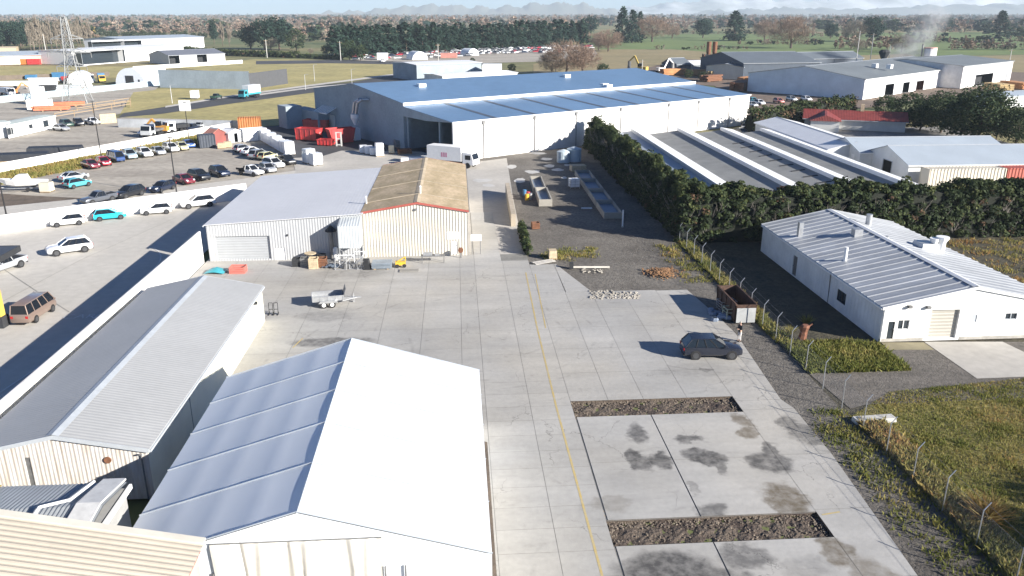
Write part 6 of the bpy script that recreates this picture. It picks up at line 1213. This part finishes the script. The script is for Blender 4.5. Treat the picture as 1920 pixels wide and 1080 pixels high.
ph_=thing('phone','small dark device held in both hands by the standing person','device',pr.location+Matrix.Rotation(R(200),3,'Z')@Vector((.36,0,1.2)),R(200)); mb=MB(); mb.hexa([(-.04,-.04,0),(.0,-.04,-.01),(.0,.04,-.01),(-.04,.04,0)],[(.01,-.04,.13),(.02,-.04,.13),(.02,.04,.13),(.01,.04,.13)]); mb.build('case',BLACK,ph_)
# ================================================================ vegetation
EVG=leafmat('evergreen_leaf',[(0,(.022,.04,.02)),(.5,(.04,.065,.03)),(.85,(.07,.09,.035)),(1,(.11,.12,.05))])
PNE=leafmat('pine_leaf',[(0,(.014,.034,.026)),(.6,(.026,.056,.04)),(1,(.05,.085,.05))])
BARE=leafmat('bare_twig',[(0,(.15,.1,.075)),(.5,(.235,.165,.125)),(1,(.32,.24,.18))],trans=0)
BAREG=leafmat('grey_twig',[(0,(.15,.125,.095)),(1,(.29,.25,.2))],trans=0)
WILL=leafmat('willow_leaf',[(0,(.28,.2,.07)),(1,(.42,.31,.1))])
HEDG=leafmat('hedge_leaf',[(0,(.014,.022,.01)),(.4,(.028,.045,.016)),(.66,(.06,.078,.024)),(.8,(.1,.105,.035)),(.9,(.085,.05,.028)),(1,(.15,.09,.055))],trans=.15)
GRS=leafmat('rough_grass',[(0,(.08,.095,.02)),(.35,(.155,.175,.04)),(.65,(.26,.235,.07)),(.9,(.36,.27,.1)),(1,(.3,.16,.06))],trans=.35)
BARK=M('bark',(.12,.09,.07),rough=.95,v=.3,sc=4)
def trunk_mesh(r0,r1,h):
    mb=MB(); k=[(0,0,0)]; n=5; x=y=0
    rings=[]
    for i in range(n+1):
        t=i/n; x+=random.uniform(-.006,.006); y+=random.uniform(-.006,.006); q=r0+(r1-r0)*t
        rings.append([(x+math.cos(a*1.047)*q,y+math.sin(a*1.047)*q,h*t-.01) for a in range(6)])
    mb.loft(rings); return mb.mesh('trunk',BARK)
def crown_mesh(kind,n,mat):
    c,nr,sz,tn=crown_pts(kind,n); return raw_mesh('crown',leaf_quads(c,nr,sz),4,tn,mat)
def bare_mesh(n,shape,mat):
    V=bare_arr(n,shape); return raw_mesh('crown',V,3,NR.uniform(0,1,len(V)),mat)
CRN={'conifer':[crown_mesh('conifer',1500,PNE) for _ in range(3)],'spire':[crown_mesh('conifer',900,PNE) for _ in range(4)],'pine':[crown_mesh('pine',2200,PNE) for _ in range(3)],
 'round':[crown_mesh('round',1500,EVG) for _ in range(3)],'near':[crown_mesh('round',7000,EVG) for _ in range(2)],'bare':[bare_mesh(6500,'round',BARE) for _ in range(3)],'bareg':[bare_mesh(6500,'round',BAREG) for _ in range(2)],'poplar':[bare_mesh(1200,'poplar',BAREG) for _ in range(3)],'willow':[crown_mesh('round',900,WILL) for _ in range(2)]}
TRK=[trunk_mesh(.022,.012,.5) for _ in range(2)]; TRKT=[trunk_mesh(.014,.008,.45) for _ in range(2)]
def tree(kind,x,y,yt,wsc,label,name,cat='tree',group=None,P=None,h=None):
    P=P or G(x,y); h=h or ztop(P,yt); r=thing(name,label,cat,P,random.uniform(0,6.28),group); r.scale=(h*wsc,h*wsc,h)
    link('trunk',random.choice(TRKT if kind in('poplar','spire') else TRK),r); link('crown',random.choice(CRN[kind]),r); return r
# pine windbreak row
g='pines in the dark windbreak row'
N_=46
for k in range(N_):
    t=k/(N_-1); x=628+ (1092-628)*t; y=108-24*t+random.uniform(-1.2,.3); yt=47-9*t+random.uniform(-4,5)+(4 if k in(9,24) else 0)
    tree('spire',x,y,yt,random.uniform(1.3,1.7),'tall dark pine in the dense windbreak row behind the wrecked car yard','pine_tree',group=g)
for k in range(18):
    t=k/17; tree('pine',632+440*t,107-22*t,58-10*t+random.uniform(-4,4),1.35,'tall dark pine in the dense windbreak row behind the wrecked car yard','pine_tree',group=g)
T=[('pine',470,92,38,1.4,'dark broad pine left of the pair above the clipped hedge','pine_tree'),('pine',497,93,25,1.35,'tallest dark pine in the clump above the clipped hedge','pine_tree'),('pine',524,92,23,1.35,'tall dark pine at the right side of the clump above the clipped hedge','pine_tree'),('round',556,94,50,1.2,'dark rounded evergreen at the right foot of the pine clump','evergreen_tree'),('pine',402,82,28,.6,'narrow dark conifer between pale poplars right of the far estate','pine_tree'),
('poplar',418,86,40,1.0,'pale bare poplar left of a pair beside the far showroom','bare_tree'),('poplar',431,87,43,1.0,'pale bare poplar right of a pair beside the far showroom','bare_tree'),('bareg',508,93,68,1.7,'bare grey bush in front of the dark pine clump','bare_tree'),('bareg',583,102,90,1.3,'low bare bush in front of the dark hedge','shrub'),('round',610,102,82,1.0,'round green bush left of the pine row','shrub'),('round',655,112,70,1.0,'dark evergreen at the left end of the pine row','evergreen_tree'),('round',676,113,80,1.1,'smaller evergreen in front of the left end of the pine row','evergreen_tree'),
('willow',880,90,64,1.0,'yellowish willow in front of the pines, left of a pair','willow_tree'),('willow',904,90,62,.9,'yellowish willow in front of the pines, right of a pair','willow_tree'),('willow',167,72,46,1.5,'golden orange willow behind the pylon','willow_tree'),('round',192,68,52,1.2,'green tree right of the golden willow','evergreen_tree'),
('conifer',1166,78,13,1.35,'tall dark conifer, left of the pair behind the green paddock','conifer_tree'),('conifer',1185,80,16,1.3,'tall dark conifer, right of the pair behind the green paddock','conifer_tree'),('spire',1199,76,20,1.0,'thin dark conifer just right of the tall pair','conifer_tree'),('bare',1222,78,27,1.9,'wide bare brown tree right of the tall conifer pair','bare_tree'),('bare',1260,72,42,1.6,'smaller bare tree right of the wide bare one','bare_tree'),('bare',1140,96,52,1.9,'bare pinkish bush between pine row and green paddock','bare_tree'),('bare',1122,94,60,1.7,'lower bare bush left of the pinkish one','bare_tree'),('pine',1106,66,24,1.5,'dark blue-green tree right of the pine row end','pine_tree'),
('pine',1318,71,28,1.5,'dark pine in the green paddock, left of the big conifer','pine_tree'),('conifer',1376,76,21,2.1,'big dark conifer standing alone in the paddock','conifer_tree'),('bare',1482,90,26,1.8,'large round bare tree behind the sawmill yard','bare_tree'),('bare',1433,76,34,1.6,'bare tree left of the large round one','bare_tree'),('pine',1557,72,38,1.6,'dark rounded pine right of the large bare tree','pine_tree'),('bareg',1600,78,36,1.6,'pale bare tree behind the leaning poles','bare_tree'),('pine',1634,78,22,1.5,'tall dark pine behind the leaning poles','pine_tree'),('bareg',1690,98,62,1.8,'bare grey tree behind the smoking chimney','bare_tree'),('bareg',1610,96,72,1.8,'low bare tree between the leaning poles','bare_tree'),('pine',1728,56,24,1.7,'dark clump beyond the smoke, right of the chimney','pine_tree'),('pine',1772,60,28,1.6,'dark round tree in the far paddock line','pine_tree'),('conifer',1872,72,20,2.0,'dark conifer standing at the right in the far paddock','conifer_tree'),('bareg',1795,88,76,1.6,'low bare hedge-like bush at the far right paddock edge','shrub'),('bareg',1850,92,80,1.6,'low bare bush nearest the right edge of the far paddock','shrub'),
('bare',1062,140,72,1.9,'large brown bare shrub behind the warehouse roof, tallest one','bare_tree'),('bare',1092,138,84,1.8,'brown bare shrub behind the warehouse roof, right of the tallest','bare_tree'),('bareg',1035,140,96,1.8,'olive brown shrub behind the warehouse roof, left of the tallest','bare_tree'),('round',1130,140,116,1.3,'small green bush at the right of the brown shrubs','shrub'),('round',886,118,107,1.2,'small dark bush on the grass in front of the willows','shrub'),('round',960,135,118,1.3,'green bush right of the white square block','shrub'),
('round',1290,147,128,1.2,'green bush behind the warehouse by the orange timber, left one','shrub'),('round',1318,150,133,1.5,'green bush behind the warehouse by the orange timber, right one','shrub'),
('near',1832,264,150,1.25,'big dark evergreen behind the red-roofed house, biggest at the right','evergreen_tree'),('near',1764,248,164,1.35,'dark evergreen directly right of the red-roofed house','evergreen_tree'),('round',1702,230,170,1.4,'dark evergreen in front of the sawmill doorways','evergreen_tree'),('round',1655,219,176,1.3,'grey-green bushy tree at the sawmill corner','evergreen_tree'),('near',1905,270,192,1.4,'dark shrubby tree at the right edge below the sawmill','evergreen_tree'),('bareg',1868,262,205,1.1,'pale bare shrub among the dark evergreens','bare_tree'),('round',1725,244,192,1.6,'dark low tree just behind the red roof','evergreen_tree'),('round',1612,224,205,1.2,'small dark shrub left of the red-roofed house','shrub'),('round',1800,258,185,1.5,'dark evergreen between the two big ones at the right','evergreen_tree'),('round',1672,205,180,1.2,'rounded green shrub below the brown doorway','shrub')]
for a in T: tree(*a)
for k in range(26):
    tree('pine',-6+k*4.8+random.uniform(-3,3),92-k*.7+random.uniform(-6,5),29+random.uniform(0,12),random.uniform(.8,1.2),'dark green tree in the wood at the far left behind the orange stock row','pine_tree',group='dark trees of the far left wood')
for k in range(15):
    tree('poplar',58+k*8+random.uniform(-2,2),96-k*.6,38+random.uniform(-6,7),random.uniform(1.0,1.5),'pale bare poplar in the row behind the pylon','bare_tree',group='bare poplars behind the pylon')
for k in range(22):
    tree('round',205+k*13+random.uniform(-4,4),72+random.uniform(-2,2),58+random.uniform(-3,3),1.3,'small green tree in the row behind the far showroom','evergreen_tree',group='green trees behind the showroom')
# trees just outside the right edge that shade the yard's corner
tree('near',0,0,0,1.0,'dense evergreen beyond the right edge of the rough grass','evergreen_tree',P=Vector((43,26,0)),h=9.5); tree('near',0,0,0,1.1,'second dense evergreen beyond the right edge of the rough grass','evergreen_tree',P=Vector((38,21,0)),h=8)
tree('near',0,0,0,1.0,'broad evergreen outside the right edge near the fence corner','evergreen_tree',P=Vector((46,30.5,0)),h=8.5)
# hedges
def hedge(name,label,P,rz,L,W_,h,n,ls,wob=.5,br=.9,taper=.55,brown=.12,h1=None):
    """blobs of foliage over a dark core, each blob a clump of small leaves with gaps between"""
    r=thing(name,label,'hedge',P,rz); h1=h if h1 is None else h1
    nb=max(20,int(L*(W_+2*h)/(br*br*1.15))); u=NR.uniform(0,1,nb); pt=W_/(W_+2*h); y=NR.uniform(0,L,nb); ht=(h+(h1-h)*y/L)
    ht=ht*(1+wob*.16*(np.sin(y*.9+1)+np.sin(y*.37)+NR.normal(0,.6,nb)))
    c=np.zeros((nb,3)); c[:,1]=y; top=u<pt; sg=np.where(NR.uniform(0,1,nb)<.5,-1,1)
    zz=NR.uniform(.03,.96,nb); prof=(W_/2-br*.45)*(1-(1-taper)*zz**2.2)
    c[:,0]=np.where(top,NR.uniform(-1,1,nb)*(W_/2-br*.3)*taper,sg*(prof+NR.normal(0,wob*.35,nb))); c[:,2]=np.where(top,ht-br*.5+NR.normal(0,wob*.35,nb),zz*(ht-br*.4))
    e=NR.uniform(0,1,nb)<.03; c[e,1]=np.where(c[e,1]<L/2,-.2,L+.2); c[e,0]*=NR.uniform(0,1,e.sum())
    bs=br*NR.uniform(.55,1.25,nb); bt=NR.uniform(0,.62,nb); bd=(NR.uniform(0,1,nb)<brown*(1+np.sin(y*.55)))&~top; bt=np.where(top,bt*.8+.22,bt)  # top blobs get a lighter tone, sunlight put into the leaf colour
    i=NR.integers(0,nb,n); o=rsph(n); o[:,2]=np.where(o[:,2]<-.4,-o[:,2],o[:,2]); cen=c[i]+o*(bs[i]*NR.uniform(.55,1.08,n)**.5)[:,None]*np.array([.85,.95,.8])
    cen[:,2]=np.maximum(cen[:,2],.02); nor=o+NR.normal(0,.45,(n,3))+np.array([0,0,.25])
    tn=np.clip(bt[i]*.75+NR.uniform(0,.33,n),0,.84); dd=bd[i]&(NR.uniform(0,1,n)<.75); tn[dd]=NR.uniform(.86,1,dd.sum())
    link('foliage',raw_mesh('foliage',leaf_quads(cen,nor,NR.uniform(.4,1.3,n)*ls,.7),4,tn,HEDG),r)
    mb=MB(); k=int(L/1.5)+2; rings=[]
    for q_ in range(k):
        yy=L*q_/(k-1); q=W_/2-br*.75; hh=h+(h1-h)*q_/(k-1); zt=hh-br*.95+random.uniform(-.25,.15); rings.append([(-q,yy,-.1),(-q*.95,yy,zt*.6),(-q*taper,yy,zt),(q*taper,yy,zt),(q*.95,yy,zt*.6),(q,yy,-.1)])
    mb.loft(rings); mb.build('dark_inner_core',M('hedge_core',(.012,.015,.008),rough=.95,v=.3),r)  # solid near-black core imitates the shaded inside of the hedge
    if n>20000:
        mb=MB()
        for q_ in range(int(L*1.6)):
            yy=random.uniform(0,L); z0=random.uniform(.2,h*.65); sx_=1 if rz<0 else -1; xx=sx_*(W_/2-.55); p=Vector((xx,yy,z0))
            for q in range(4): mb.tube(p,p+Vector((sx_*random.uniform(.2,.75),random.uniform(-.7,.7),random.uniform(.3,1.5))),.04,4,.012)
        mb.build('bare_twigs',M('grey_twigs',(.26,.23,.2),rough=.9,v=.2),r)['kind']='stuff'
    return r
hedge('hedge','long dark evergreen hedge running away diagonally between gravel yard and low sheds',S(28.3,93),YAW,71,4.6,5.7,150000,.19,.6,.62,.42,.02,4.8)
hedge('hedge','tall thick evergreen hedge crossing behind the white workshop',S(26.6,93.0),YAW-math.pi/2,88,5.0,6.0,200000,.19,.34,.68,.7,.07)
P=G(1405,247);Q=G(1592,214); d=(Q-P); hedge('hedge','trimmed green and brown hedge between sawmill car park and the red-roofed house',P,math.atan2(d.y,d.x)-math.pi/2,d.length,4,4.6,12000,.32,.5,.9,.6,.3)
P=G(990,478);Q=G(977,432); d=(Q-P); hedge('hedge','small dark clipped hedge at the foot of the timber hoarding',P,math.atan2(d.y,d.x)-math.pi/2,d.length,.9,1.2,4000,.12,.2,.4,.7,.02)
for l,r_,yt,lab in (((345,97),(425,104),88,'long dark clipped hedge at the left, below the pine clump'),((430,104),(560,108),95,'long dark clipped hedge below the pine clump, right part'),((570,108),(640,111),103,'low dark hedge at the left end of the pine row')):
    P=G(*l);Q=G(*r_); d=Q-P; hedge('hedge',lab,P,math.atan2(d.y,d.x)-math.pi/2,d.length,6,ztop(P,yt),3000,.7,.4,1.5,.7,.02)
# rough grass and weeds
def grass(name,pts_fn,n,smin,smax,toneoff=0.,up=1.0):
    c=pts_fn(n); n=len(c); d=np.stack([NR.normal(0,.45,n),NR.normal(0,.45,n),np.full(n,up)],1); sz=NR.uniform(smin,smax,n)
    V=twig_arr(c,d*sz[:,None],sz*.22); pat=.5+.5*np.sin(c[:,0]*.55+c[:,1]*.3)*np.sin(c[:,1]*.5-c[:,0]*.15+1); pat2=.5+.5*np.sin(c[:,0]*1.7)*np.sin(c[:,1]*1.5+c[:,0])
    tn=np.clip(.25+.35*pat+.2*pat2+NR.normal(0,.13,n)+toneoff,0,1)
    return struct(link(name,raw_mesh(name,V,3,tn,GRS)),'stuff')
bv=np.array(BV);av=np.array(AV)
def site_pts(a0,a1,b0,b1,bfun=None,clump=0):
    def f(n):
        a=NR.uniform(a0,a1,n); b=NR.uniform(b0,b1,n)
        if clump:
            ca=NR.uniform(a0,a1,clump); cb_=NR.uniform(b0,b1,clump); i=NR.integers(0,clump,n); a=ca[i]+NR.normal(0,.35,n); b=cb_[i]+NR.normal(0,.35,n)
        if bfun is not None: k=bfun(a,b); a=a[k]; b=b[k]
        return (a[:,None]*bv+b[:,None]*av)+np.array([0,0,-.05])
    return f
def infield(a,b): return (b<np.where(a<31,47+ (a-26.3)*.77,50.6+(a-31)*.13))&(a>26.5)
grass('grass',site_pts(26.5,62,22,54,infield),170000,.05,.17,.08)
grass('grass',site_pts(26.5,62,22,54,infield,260),26000,.08,.24,-.1)
grass('grass',site_pts(26.4,28.2,24,46),7000,.25,.6,.2)
grass('weeds',site_pts(26.5,34.5,53.5,60,lambda a,b:(b>54+(a-26.5)*.0)&(b<62-(a-26.5)*.35)),9000,.15,.5,-.12)
grass('weeds',site_pts(26.2,27.6,60,92),5000,.15,.55,.05)
grass('weeds',site_pts(23.4,26.2,30,48,None,90),2600,.1,.3,-.1)
grass('weeds',site_pts(23,26,76,90,None,40),1200,.1,.35,.1)
grass('weeds',site_pts(9,16,84.8,90,None,40),1500,.1,.3,.05)
grass('weeds',site_pts(44,70,72,90,None,400),7000,.1,.35,.25)
P1,P2,P3,P4=[np.array(G(*q)) for q in ((0,346),(0,325),(440,240),(440,260))]
def bank(n):
    u=NR.uniform(-.6,1,n)[:,None]; v=NR.uniform(0,1,n)[:,None]; lo=P1*(1-u)+P4*u; hi=P2*(1-u)+P3*u; c=lo*(1-v)+hi*v; c[:,2]=-.1; return c
grass('grass',bank,16000,.25,.6,.15)
for x,y,yt,l_,k in [(1846,972,930,'orange-brown tussock in the rough grass by the fence','tuft'),(1512,606,590,'grey seedhead weed by the fence, left of the stump',''),(1480,625,611,'low grey weed close to the mesh fence','')]:
    r=thing('weed_clump',l_,'plant',G(x,y)); n=420 if k else 160; h=ztop(G(x,y),yt); c=NR.normal(0,.16 if k else .1,(n,3)); c[:,2]=0; dv=np.stack([NR.normal(0,.5,n),NR.normal(0,.5,n),NR.uniform(.6,1,n)],1)*max(.7,h)
    link('blades',raw_mesh('blades',twig_arr(c,dv,np.full(n,.035)),3,NR.uniform(.85,1,n) if k else NR.uniform(.5,.8,n),GRS),r); mb=MB(); mb.tube((0,0,-.05),(0,0,.25),.12,6,.05); mb.build('stalk',BARK,r)
# ---------------------------------------------------------------- far woods: one mass each
def wood(name,bands):
    Vq=[];Tq=[];Mq=[]
    lowq={k:[crown_pts(k,70) for _ in range(3)] for k in ('conifer','pine','round')}; lowb=[bare_arr(120,'round',1.9) for _ in range(4)]; lowp=[bare_arr(60,'poplar',1.2) for _ in range(2)]
    for (x0,x1,y0,y1,n,pe,hm) in bands:
        for k in range(n):
            x=random.uniform(x0,x1); y=random.uniform(y0,y1); P=np.array(G(x,y)); P[2]=-.2; h=hm*random.uniform(.6,1.4); wv=random.uniform(1.1,2.0); a=random.uniform(0,6.28); ca,sa=math.cos(a),math.sin(a)
            if random.random()<pe: c,nr,sz,tn=random.choice(lowq[random.choice(('pine','round','pine','conifer'))]); V=leaf_quads(c,nr,sz*1.5); mi=random.choice((0,0,1)); T_=tn
            else:
                b=random.choice(lowb) if random.random()<.75 else random.choice(lowp); V=np.concatenate([b,b[:,2:3]+ (b[:,2:3]-b[:,1:2])*.02],1); V=b.copy(); V=np.concatenate([V,V[:,2:3]],1); V[:,0]-= (V[:,1]-V[:,0])*1.2; mi=random.choice((2,2,3)); T_=NR.uniform(0,1,len(V))
            W_=V*np.array([h*wv,h*wv,h]); W_=np.stack([W_[...,0]*ca-W_[...,1]*sa,W_[...,0]*sa+W_[...,1]*ca,W_[...,2]],-1)+P
            Vq.append(W_);Tq.append(T_);Mq.append(np.full(len(W_),mi))
    return struct(link(name,raw_mesh(name,np.concatenate(Vq),4,np.concatenate(Tq),[EVG,PNE,BARE,BAREG],np.concatenate(Mq))),'stuff')
wood('far_woodland',[(-150,660,29,34,900,.35,18),(-150,660,34,42,900,.25,16),(-150,650,42,52,600,.2,14),(-150,480,52,62,260,.2,13),(200,480,60,66,60,.12,12),(540,660,52,84,60,.25,13),(-150,180,60,84,60,.6,14)])
wood('far_woodland',[(480,1130,29,34,800,.4,18),(480,1130,34,42,600,.3,16),(600,1130,42,58,330,.3,15)])
wood('far_woodland',[(1080,2100,29,34,1000,.45,19),(1080,2100,34,42,900,.35,17),(1120,2100,42,50,420,.35,15),(1230,2100,50,58,200,.35,14),(1580,2100,54,64,90,.5,13),(1150,1480,63,64,60,.5,5),(1480,2100,69,70,70,.5,5),(1380,1560,82,84,40,.5,4),(1700,2100,79,80.5,90,.3,5),(1230,1420,92,93,25,.4,3),(1780,2100,92,94,70,.1,6),(1560,1700,90,96,16,.1,9),(1000,1110,66,84,26,.3,12),(1900,2150,60,80,16,.6,12)])
# ---------------------------------------------------------------- wrecked cars far off, one small mesh each
def wreck_mesh(m):
    mb=MB(); mb.loft([section(w*1.,a,b,x) for x,w,a,b in [(-2,.75,.4,.85),(-1.9,.85,.3,1),(.9,.85,.3,1),(2,.75,.35,.75)]]); mb.mi(1); mb.hexa([(-1.6,-.75,.98),(1.1,-.75,.98),(1.1,.75,.98),(-1.6,.75,.98)],[(-1.2,-.6,1.45),(.3,-.6,1.45),(.3,.6,1.45),(-1.2,.6,1.45)]); mb.mi(0); mb.box(-1.2,-.6,1.45,.3,.6,1.52); return mb.mesh('wrecked_car',[m,CARG])
WM=[wreck_mesh(m) for m in (pw,pw,pw,pw,pw,psil,psil,pgr,paint('paint_red',(.38,.02,.04)),pdb)]
n=0; cnt=0
while n<290 and cnt<5000:
    cnt+=1; x=random.uniform(664,1110); t=(x-664)/446; y=random.uniform(101-15*t,113-13*t if x<900 else 106-8*t)
    if random.random()<(.35 if x<830 else 0): continue
    o=link('wrecked_car',random.choice(WM)); o.location=G(x,y)+Vector((0,0,random.choice((0,0,0,.0)))); o.rotation_euler.z=random.choice((.3,.35,1.9,.25,3.4))+random.uniform(-.1,.1); o.scale=(1.15,1.15,1.2)
    tag(o,'small wrecked car in the crowded yard in front of the dark pine row','car','wrecked cars in the far yard'); n+=1
arch('white arched shelter in the wrecked car yard, left one',G(788,112),R(25),4.8,12,PVC,False); arch('white arched shelter in the wrecked car yard under the willows',G(888,104),R(40),4.5,9,PVC,False)
pxb('small_shed','small white shed at the left end of the wrecked car yard','shed',(707,112),(725,112),101,6,PLAINW,WR,.5,oh=.2); pallet_stack('salmon stack in the middle of the wrecked car yard',G(826,109),0,10,5,3,M('salmon',(.5,.22,.18)),name='stock_stack',cat='stack')
# timber stacks at the sawmill
SAWN=M('orange_sawn_timber',(.5,.24,.1),rough=.9,v=.3,sc=.6); SAWP=M('pale_sawn_timber',(.55,.4,.2),rough=.9,v=.3,sc=.6)
for i,(x,y,L,w_,h_,m,l_) in enumerate([(1262,140,12,5,2.6,SAWN,'orange timber stack by the excavators'),(1305,141,9,5,2.4,SAWN,'orange timber stack beside the dark gabled shed'),(1345,146,12,4,3,SAWP,'pale orange timber stack sloping in front of the dark gabled shed'),(1332,152,10,4,2.4,RUST,'dark brown log stack in front of the pale timber'),(1400,157,8,5,2.5,SAWN,'orange timber stack at the left corner of the sawmill'),(1418,152,8,4,2.0,SAWP,'pale timber stack below the cream annex'),(1390,168,16,5,3,RUST,'dark timber stack in the sawmill shade'),(1182,141,10,4,2.4,RUST,'dark log heap left of the yellow excavator'),(1545,120,14,5,2.4,SAWP,'pale timber stack behind the sawmill roof, left one'),(1580,119,12,5,3,SAWN,'orange timber stack behind the sawmill roof, right one'),(1870,170,10,5,2.5,SAWP,'pale timber offcuts by the open shed at the far right'),(1905,165,12,5,2.2,SAWN,'orange timber offcuts at the right edge')]):
    r=thing('timber_stack',l_,'timber stack',G(x,y),R(20+i*7)); mb=MB()
    for k in range(4):
        for q in range(3): e=random.uniform(-.6,.6); mb.box(-L/2+e,-w_/2+q*w_/3,h_*k/4+.12,L/2+e,-w_/2+(q+.93)*w_/3,h_*(k+1)/4+.04)
    mb.build('boards',m,r); mb=MB(); mb.box(-L/3,-w_/2,-.1,-L/3+.3,w_/2,.12); mb.box(L/3,-w_/2,-.1,L/3+.3,w_/2,.12); mb.build('bearer',WOOD,r)
for x,y,l_ in [(1890,195,'small pale grey roofed hut at the right edge below the sawmill'),]: pxb('small_shed',l_,'shed',(x-10,y+8),(x+55,y+4),y-14,10,GW,VB,.8,oh=.2)
pxb('small_shed','white peaked cabin behind the sawmill roof','shed',(1577,118),(1600,118),107,6,PLAINW,PLAINW,1.,oh=.2)
# ---------------------------------------------------------------- mountains
def mountains(name,x0,x1,D,prof,mat,depth=1500):
    n=140; m=10; V=[]; rng=np.random.default_rng(5)
    for j in range(m+1):
        for i in range(n+1):
            x=x0+(x1-x0)*i/n; hp=np.interp(x,[p[0] for p in prof],[p[1] for p in prof]); f=math.sin(math.pi*j/m)
            yh=hp; h=(HZ-yh)/1586*D*1.0; h+= (rng.normal(0,9)+14*math.sin(i*.7)+9*math.sin(i*1.9+j))*(h>20)
            px=(x-CX)/1586*D*1.0; V.append((px*(1+.0*j),D+depth*(j/m-.5),max(-20,h*f+rng.normal(0,6)*f)))
    mb=MB(); mb.add(V,[(j*(n+1)+i,j*(n+1)+i+1,(j+1)*(n+1)+i+1,(j+1)*(n+1)+i) for j in range(m) for i in range(n)]); return struct(mb.build(name,mat,smooth=True))
MTM=M('mountain_bush',(.09,.11,.09),rough=.95,col2=(.16,.15,.12),sc=.002); MTS=M('snowy_tops',(.7,.72,.75),rough=.9,col2=(.12,.14,.13),sc=.0016,stretch=(1,1,3))
mountains('hills',560,1300,8800,[(560,25),(640,20),(700,17),(760,10),(820,6),(870,8),(910,12),(960,8),(1010,4),(1060,3),(1100,7),(1130,12),(1160,18),(1230,23),(1300,25)],MTM)
mountains('mountains',1080,2300,10800,[(1080,25),(1130,18),(1170,13),(1220,8),(1260,3),(1330,-2),(1400,-4),(1500,0),(1600,-6),(1750,-12),(1900,-16),(2300,-10)],MTS)
mountains('hills',1250,2300,9300,[(1250,24),(1330,19),(1450,13),(1600,15),(1750,9),(1900,6),(2300,4)],MTM)
# ---------------------------------------------------------------- smoke and air
def volmat(name,dens,col,noise=False,an=0.):
    m=bpy.data.materials.new(name); m.use_nodes=True; n=m.node_tree.nodes; l=m.node_tree.links; n.remove(n['Principled BSDF'])
    v=n.new('ShaderNodeVolumePrincipled'); v.inputs['Color'].default_value=rgb(col); v.inputs['Density'].default_value=dens; v.inputs['Anisotropy'].default_value=an
    l.new(v.outputs[0],n['Material Output'].inputs['Volume'])
    if noise:
        tc=n.new('ShaderNodeTexCoord'); q=n.new('ShaderNodeTexNoise'); q.inputs['Scale'].default_value=2.2; q.inputs['Detail'].default_value=4; l.new(tc.outputs['Object'],q.inputs['Vector'])
        g_=n.new('ShaderNodeTexGradient'); g_.gradient_type='SPHERICAL'; l.new(tc.outputs['Object'],g_.inputs[0]); mr=n.new('ShaderNodeMapRange'); mr.inputs[1].default_value=.35; mr.inputs[2].default_value=.65; mr.inputs[3].default_value=0; mr.inputs[4].default_value=dens*2.2; l.new(q.outputs['Fac'],mr.inputs[0])
        mu=n.new('ShaderNodeMath'); mu.operation='MULTIPLY'; l.new(mr.outputs[0],mu.inputs[0]); l.new(g_.outputs['Fac'],mu.inputs[1]); l.new(mu.outputs[0],v.inputs['Density'])
    return m
SMK=volmat('smoke',.13,(.93,.95,.97),True)
sx=ch.location
for (dx,dz,rx_,rz_) in ((-9,hc-3.0,10,6),(-4,hc+4,8,7),(1,hc+12,8,8)):
    import bmesh
    bm_=bmesh.new(); bmesh.ops.create_icosphere(bm_,subdivisions=3,radius=.98); me_=bpy.data.meshes.new('smoke'); bm_.to_mesh(me_); bm_.free(); me_.materials.append(SMK)
    o=link('smoke',me_); o.location=(sx.x+dx,sx.y+4,dz); o.scale=(rx_,rx_*.8,rz_); struct(o,'stuff')
mb=MB(); mb.box(-11500,-400,-1.3,11500,12400,330); hz=mb.build('haze',volmat('haze_air',HAZE:=.00011,(.76,.89,1.0),an=0.)); struct(hz,'stuff')
gd=bpy.data.objects['ground']; gd.scale=(1,1,1)
gm=gd.data; 
for v in gm.vertices: v.co.x=max(-11400,min(11400,v.co.x)); v.co.y=max(-390,min(12300,v.co.y))
